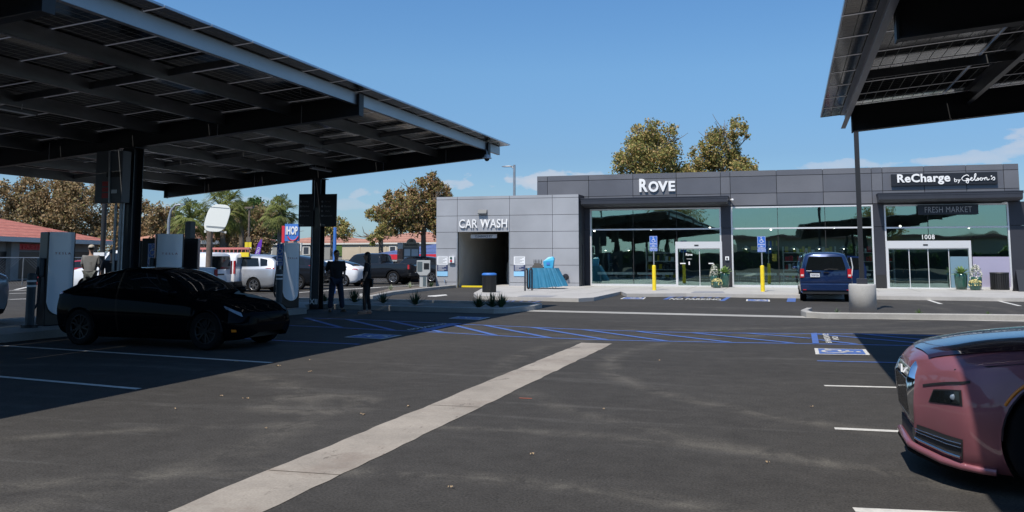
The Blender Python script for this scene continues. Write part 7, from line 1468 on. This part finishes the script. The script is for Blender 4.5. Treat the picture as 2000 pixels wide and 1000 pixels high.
# plaza pylon sign
def flat_sign(name, label, px0, px1, ytop, ybot, D, th=.3, ang_=None): a = onD(px0, ytop, D); b = onD(px1, ybot, D); t = thing(name, label, 'sign', ((a.x + b.x) / 2, (a.y + b.y) / 2, 0), YAW if ang_ is None else ang_); return t, (Vector((b.x - a.x, b.y - a.y, 0))).length, b.z, a.z
t, w, z0, z1 = flat_sign('plaza_sign', 'brick sided plaza sign with arched top and tenant panels', 777, 818, 474, 540, 60)
m = MB(); m.bb(-w / 2, -w / 2 + .36, -.25, .25, 0, z1 - .1 - .3); m.build('brick_pillar', 'brick_pillar', t); m = MB(); m.bb(-w / 2, -w / 2 + .37, -.26, .26, z1 - .4, z1); m.build('pillar_cap', 'trim_white', t)
m = MB(); m.bb(-w / 2 + .38, w / 2, -.12, .12, 0, z1 - .3); m.build('frame', 'stucco_shade', t); m = MB(); m.bb(-w / 2 + .38, w / 2, -.2, .2, z1 - .3, z1); m.xz([(w * .02, z1)] + [(w * .14 + w * .22 * math.cos(R(a)), z1 + .28 * math.sin(R(a))) for a in range(180, -1, -20)], -.18, .18); m.build('arched_top', 'stucco_tan', t)
text('lettering', 'ORANGE HEIGHTS PLZ', 'dark_opening', (.18, -.215, z1 - .15), w * .62, .14, parent=t, extrude=.005, offset=.01); text('lettering', '1000', 'dark_opening', (w * .14, -.195, z1 + .1), None, .1, parent=t, extrude=.005)
for k, (c_, words) in enumerate(((0, ('AUTO', 'GAS\nSERVICE', 'FOOD')), (1, ('OPEN\nLATE', 'DELI', 'NAILS')))):
    for j, s_ in enumerate(words):
        xa, xb = (-w / 2 + .44, -w / 2 + .84) if c_ == 0 else (-w / 2 + .92, w / 2 - .05); zz = z1 - .42 - j * .50; m = MB(); m.bb(xa, xb, -.14, -.121, zz - .44, zz); m.build('tenant_panel', 'reflective', t)
# low-rise pylon of the pancake restaurant (blue board with red end)
t, w, z0, z1 = flat_sign('pylon_sign', 'blue pylon sign reading iHOP with a red end cap', 552.5, 584, 437.5, 471, 57); m = MB(); m.bb(-w / 2 + .18, w / 2, -.2, .2, z0, z1); m.build('board', 'sign_skyblue', t); m = MB(); m.bb(-w / 2, -w / 2 + .17, -.22, .22, z0 - .1, z1 - .12); m.build('end_cap', 'sign_red', t)
text('lettering', 'IHOP', 'sign_white', (.10, -.22, (z0 + z1) / 2 + .12), w * .72, .52, parent=t, extrude=.02, offset=.035); m = MB(); m.tube([(.18 + .34 * math.cos(R(a)), -.23, (z0 + z1) / 2 - .1 + .40 * math.sin(R(a))) for a in range(200, 341, 14)], .035, 6); m.build('red_smile', 'sign_red', t); m = MB(); m.cyl((-.3, 0, 0), (-.3, 0, z0), .12); m.cyl((.3, 0, 0), (.3, 0, z0), .12); m.bb(-.6, .7, -.12, .12, z0 - .62, z0 - .1); m.build('posts', 'trim_white', t)
# street lamps, poles, small signs
def lamp_arm(label, px0, ytop, px1, D, name='street_lamp', m_='galv', r=.09):
    a = onD(px0, ytop, D); b = onD(px1, ytop, D); t = thing(name, label, 'street lamp', (a.x, a.y, 0)); d = Vector((b.x - a.x, b.y - a.y, 0)); q = MB(); q.tube([(0, 0, 0), (0, 0, a.z - .9), tuple(d * .12 + Vector((0, 0, a.z - .35))), tuple(d * .4 + Vector((0, 0, a.z - .05))), tuple(d * .8 + Vector((0, 0, a.z)))], [r * 1.2, r, r * .8, r * .7, r * .6], 10); q.build('pole', m_, t); q = MB(); q.bar(tuple(d * .78 + Vector((0, 0, a.z))), tuple(d + Vector((0, 0, a.z + .02))), .22, .08); q.build('lamp_head', m_, t)
lamp_arm('curved pale street lamp above the black cabinet', 331, 399.5, 360, 55)
def pole(label, px, y0, D, r, m_, name='lamp_post', cat='lamp post', head=None, bars=None):
    a = onD(px, y0, D); t = thing(name, label, cat, (a.x, a.y, 0)); q = MB(); q.cyl((0, 0, 0), (0, 0, a.z), r * 1.15, r, 10); q.build('pole', m_, t)
    if head: q = MB(); q.bar((-head, 0, a.z - .05), (head, 0, a.z - .05), .22, .1); q.build('lamp_head', m_, t)
    return t, a.z
t, z = pole('slim black lamp post with white camera bar between trees on the left', 207.5, 340, 30, .075, 'steel_dark'); q = MB(); zz = onD(207, 496.5, 30).z; q.bar((-.22, -.1, zz), (.2, -.1, zz), .11); q.build('camera_bar', 'reflective', t)
pole('thin brown lamp post behind the yellow sign', 487.5, 404, 52, .055, 'wood_pole', head=.25); t, z = pole('bright blue sign pole right of the far column', 654.5, 444, 40, .07, 'sign_skyblue', 'sign_pole', 'pole')
pole('slim grey pole supporting a dark box right of the wide black cabinet', 370.5, 432, 24, .05, 'galv', 'box_pole', 'pole'); 
a = onD(366, 470.5, 24); b = onD(376.5, 432.5, 24); q = MB(); q.bb(-.085, .085, -.1, .1, a.z, b.z); o = q.build('traffic_box', 'box_grey'); o.location = ((a.x + b.x) / 2, (a.y + b.y) / 2, 0); tag(o, 'dark narrow box high on the slim pole left of the white rounded sign', 'box')
t, z = pole('rough wooden pole carrying the white rounded sign', 410.5, 440, 38, .12, 'wood_pole', 'wooden_pole', 'pole')
# rounded white panel seen from behind
a = onD(396, 453, 37.6); b = onD(453, 400, 37.6); m = MB(); c = onD(424.5, 426, 37.6); w_, h_ = .45, .56; pts = []
for k in range(40):
    th = 2 * math.pi * k / 40; q = 3.2; x = w_ * math.copysign(abs(math.cos(th)) ** (2 / q), math.cos(th)); zc_ = h_ * math.copysign(abs(math.sin(th)) ** (2 / q), math.sin(th)); pts.append((x + zc_ * .26, zc_ - x * .05))
t = thing('rounded_panel', 'bright cream rounded square panel on top of the wooden pole', 'sign', c, YAW + R(10)); m.xz(pts, -.04, .02); m.build('panel', 'tin_disc', t, bevel=.01); m = MB()
for zc_ in (.42, -.36, -.40): m.bar((-.36 + zc_ * .16, -.047, zc_ + .04), (.40 + zc_ * .16, -.047, zc_ - .02), .006, .012)
m.build('strap', 'box_grey', t); m = MB(); m.bb(-.5, -.42, .0, .06, -.6, -.48); m.bb(.30, .37, .0, .06, -.62, -.54); m.bar((-.46, .03, -.5), (.34, .03, -.58), .03); m.build('bracket', 'trim_white', t)
t, w, z0, z1 = flat_sign('yellow_street_sign', 'pair of yellow warning plates on the brown lamp post', 478.5, 491, 473, 485, 51.6)
for x0, x1 in ((-w / 2, -.01), (.01, w / 2)): m = MB(); m.bb(x0, x1, -.02, .02, z0 + .06, z1); m.build('plate', 'sign_yellow', t); m = MB(); m.bb(x0, x1, -.02, .02, z0, z0 + .055); m.build('lower_strip', 'reflective', t)
m = MB(); m.bb(-w / 2 + .06, w / 2 - .06, -.02, .02, z1 + .02, z1 + .28); m.build('upper_plate', 'mulch', t); m = MB(); m.cyl((0, .05, 0), (0, .05, z1 + .3), .03); m.build('post', 'wood_pole', t)
# purple feather banner with white word
t, w, z0, z1 = flat_sign('feather_banner', 'purple feather banner lettered in white behind the minivan', 496, 511, 467, 512, 54); H_ = z1 - z0; m = MB(); m.xz([(-.25, z0), (.10, z0), (.14, z0 + H_ * .4), (.22, z0 + H_ * .75), (.24, z1), (.14, z1 - .05), (.0, z0 + H_ * .8), (-.14, z0 + H_ * .45)], -.01, .01); m.build('cloth', 'banner_purple', t); m = MB(); m.cyl((-.24, 0, 0), (-.2, 0, z0 + .2), .015); m.build('pole', 'reflective', t)
text('lettering', 'METRO', 'reflective', (.0, -.016, z0 + H_ * .42), .62, .17, parent=t, extrude=.002, offset=.01, M=Matrix.Rotation(R(-76), 4, 'Y'))
# yellow awning / bus roof far behind the crossover
a = onD(583, 509, 70); b = onD(608, 501, 70); t = thing('yellow_truck', 'yellow topped truck body beyond the fence left of the far column', 'truck', ((a.x + b.x) / 2, (a.y + b.y) / 2, 0), YAW); w = (b - a).length; m = MB(); m.bb(-w / 2, w / 2, 0, 1.8, .5, a.z); m.build('box_body', 'reflective', t); m = MB(); m.bb(-w / 2 - .05, w / 2 + .05, -.05, 1.85, a.z + .003, b.z); m.build('yellow_top', 'sign_yellow', t, bevel=.08)
for x in (-w / 3, w / 3): m = MB(); m.cyl((x, -.02, .4), (x, .25, .4), .4, n=20); m.build('wheel', 'tyre', t)
# chain-link fence
def fence(label, pts, h):
    t = thing('chain_link_fence', label, 'fence', (pts[0].x, pts[0].y, 0), 0, 'chain-link fences round the lot'); o = pts[0].copy(); o.z = 0; m = MB()
    for a, b in zip(pts[:-1], pts[1:]): m.bar(Vector((a.x, a.y, h)) - o, Vector((b.x, b.y, h)) - o, .05)
    m.build('top_rail', 'galv', t); posts = MB()
    for a, b in zip(pts[:-1], pts[1:]):
        L = (b - a).length; n = max(1, int(L / 3.1))
        for k in range(n + 1): p = a.lerp(b, k / n) - o; q = MB(); q.cyl((p.x, p.y, 0), (p.x, p.y, h), .035, n=8); q.build('post', 'galv', t)
        wm = MB(); d = (b - a).normalized(); s_ = .16; nn = int(L / s_)
        for k in range(-int(h / s_), nn):
            for sg in (1, -1):
                u0 = k * s_ + (0 if sg > 0 else h); u1 = k * s_ + (h if sg > 0 else 0); z0_, z1_ = 0, h
                lo, hi = (u0, u1) if u0 < u1 else (u1, u0)
                if lo < 0 or hi > L: continue
                wm.bar(a + d * u0 - o + Vector((0, 0, .03)), a + d * u1 - o + Vector((0, 0, h)), .006)
        wm.build('wire_mesh', 'galv', t)
def gd(px, D): p = onD(px, 504, D); p.z = 0; return p
fence('grey chain-link fence running left behind the nearest charging post', [gd(-60, 50), gd(46, 52), gd(160, 54), gd(300, 57)], 1.55)
fence('grey chain-link fence running right behind the black pickup', [gd(620, 56), gd(700, 57), gd(860, 60)], 1.40)
# things behind the viewpoint that the store windows mirror
for k, (x, y, h, r, sd_) in enumerate(((-40, -60, 9, 5, 31), (-20, -75, 12, 6, 32), (14, -70, 10, 5, 33), (38, -60, 11, 6, 34), (62, -52, 9, 5, 35))):
    rnd = random.Random(sd_); t = thing('street_tree', 'broad olive tree behind the viewpoint, ' + ['nearest the left', 'second from the left', 'in the middle', 'second from the right', 'nearest the right'][k], 'tree', (x, y, 0), 0, 'trees behind the viewpoint'); crown_clumps(rnd, [(rnd.uniform(-r, r) * .5, rnd.uniform(-r, r) * .5, h * rnd.uniform(.45, .85), r * .5) for _ in range(7)], .35, 2200).build('crown', 'leaf_olive', t, fix=False); m = MB(); m.tube([(0, 0, 0), (0, 0, h * .6)], [.3, .2], 8); m.build('trunk', 'bark', t)
for k, x in enumerate((-28, 4, 30, 52)):
    t = thing('utility_pole', 'wooden utility pole behind the viewpoint, ' + ['far left one', 'second from the left', 'second from the right', 'far right one'][k], 'utility pole', (x, -46, 0), 0, 'utility poles behind the viewpoint'); m = MB(); m.cyl((0, 0, 0), (0, 0, 10.5), .16, .12, 10); m.build('pole', 'wood_pole', t); m = MB()
    for z in (9.8, 9.0): m.bar((-1.3, 0, z), (1.3, 0, z), .1)
    m.build('crossarm', 'wood_pole', t)
t = thing('shop_building', 'low tan shops across the road behind the viewpoint', 'building', (30, -85, 0)); m = MB(); m.bb(-40, 40, -8, 0, 0, 5); m.build('wall', 'stucco_tan', t); m = MB(); m.bb(-41, 41, -9, 1, 5.003, 5.5); m.build('roof', 'roof_salmon', t)

rnd = random.Random(77); t = thing('added_hedge', 'long clipped foliage row added behind the viewpoint to darken the window reflections', 'added_hedge', (0, -36, 0)); cl_ = [(x + rnd.uniform(-.3, .3), rnd.uniform(-.3, .3), rnd.uniform(.6, 1.9), 1.15) for x in np.arange(-70, 70, 1.1)]  # added out of view to darken what the store windows mirror
crown_clumps(rnd, cl_, .3, 16000).build('foliage', 'leaf_green', t, fix=False); m = MB(); m.bb(-70, 70, -.6, .6, 0, 2.3); m.build('stems', 'hill', t)
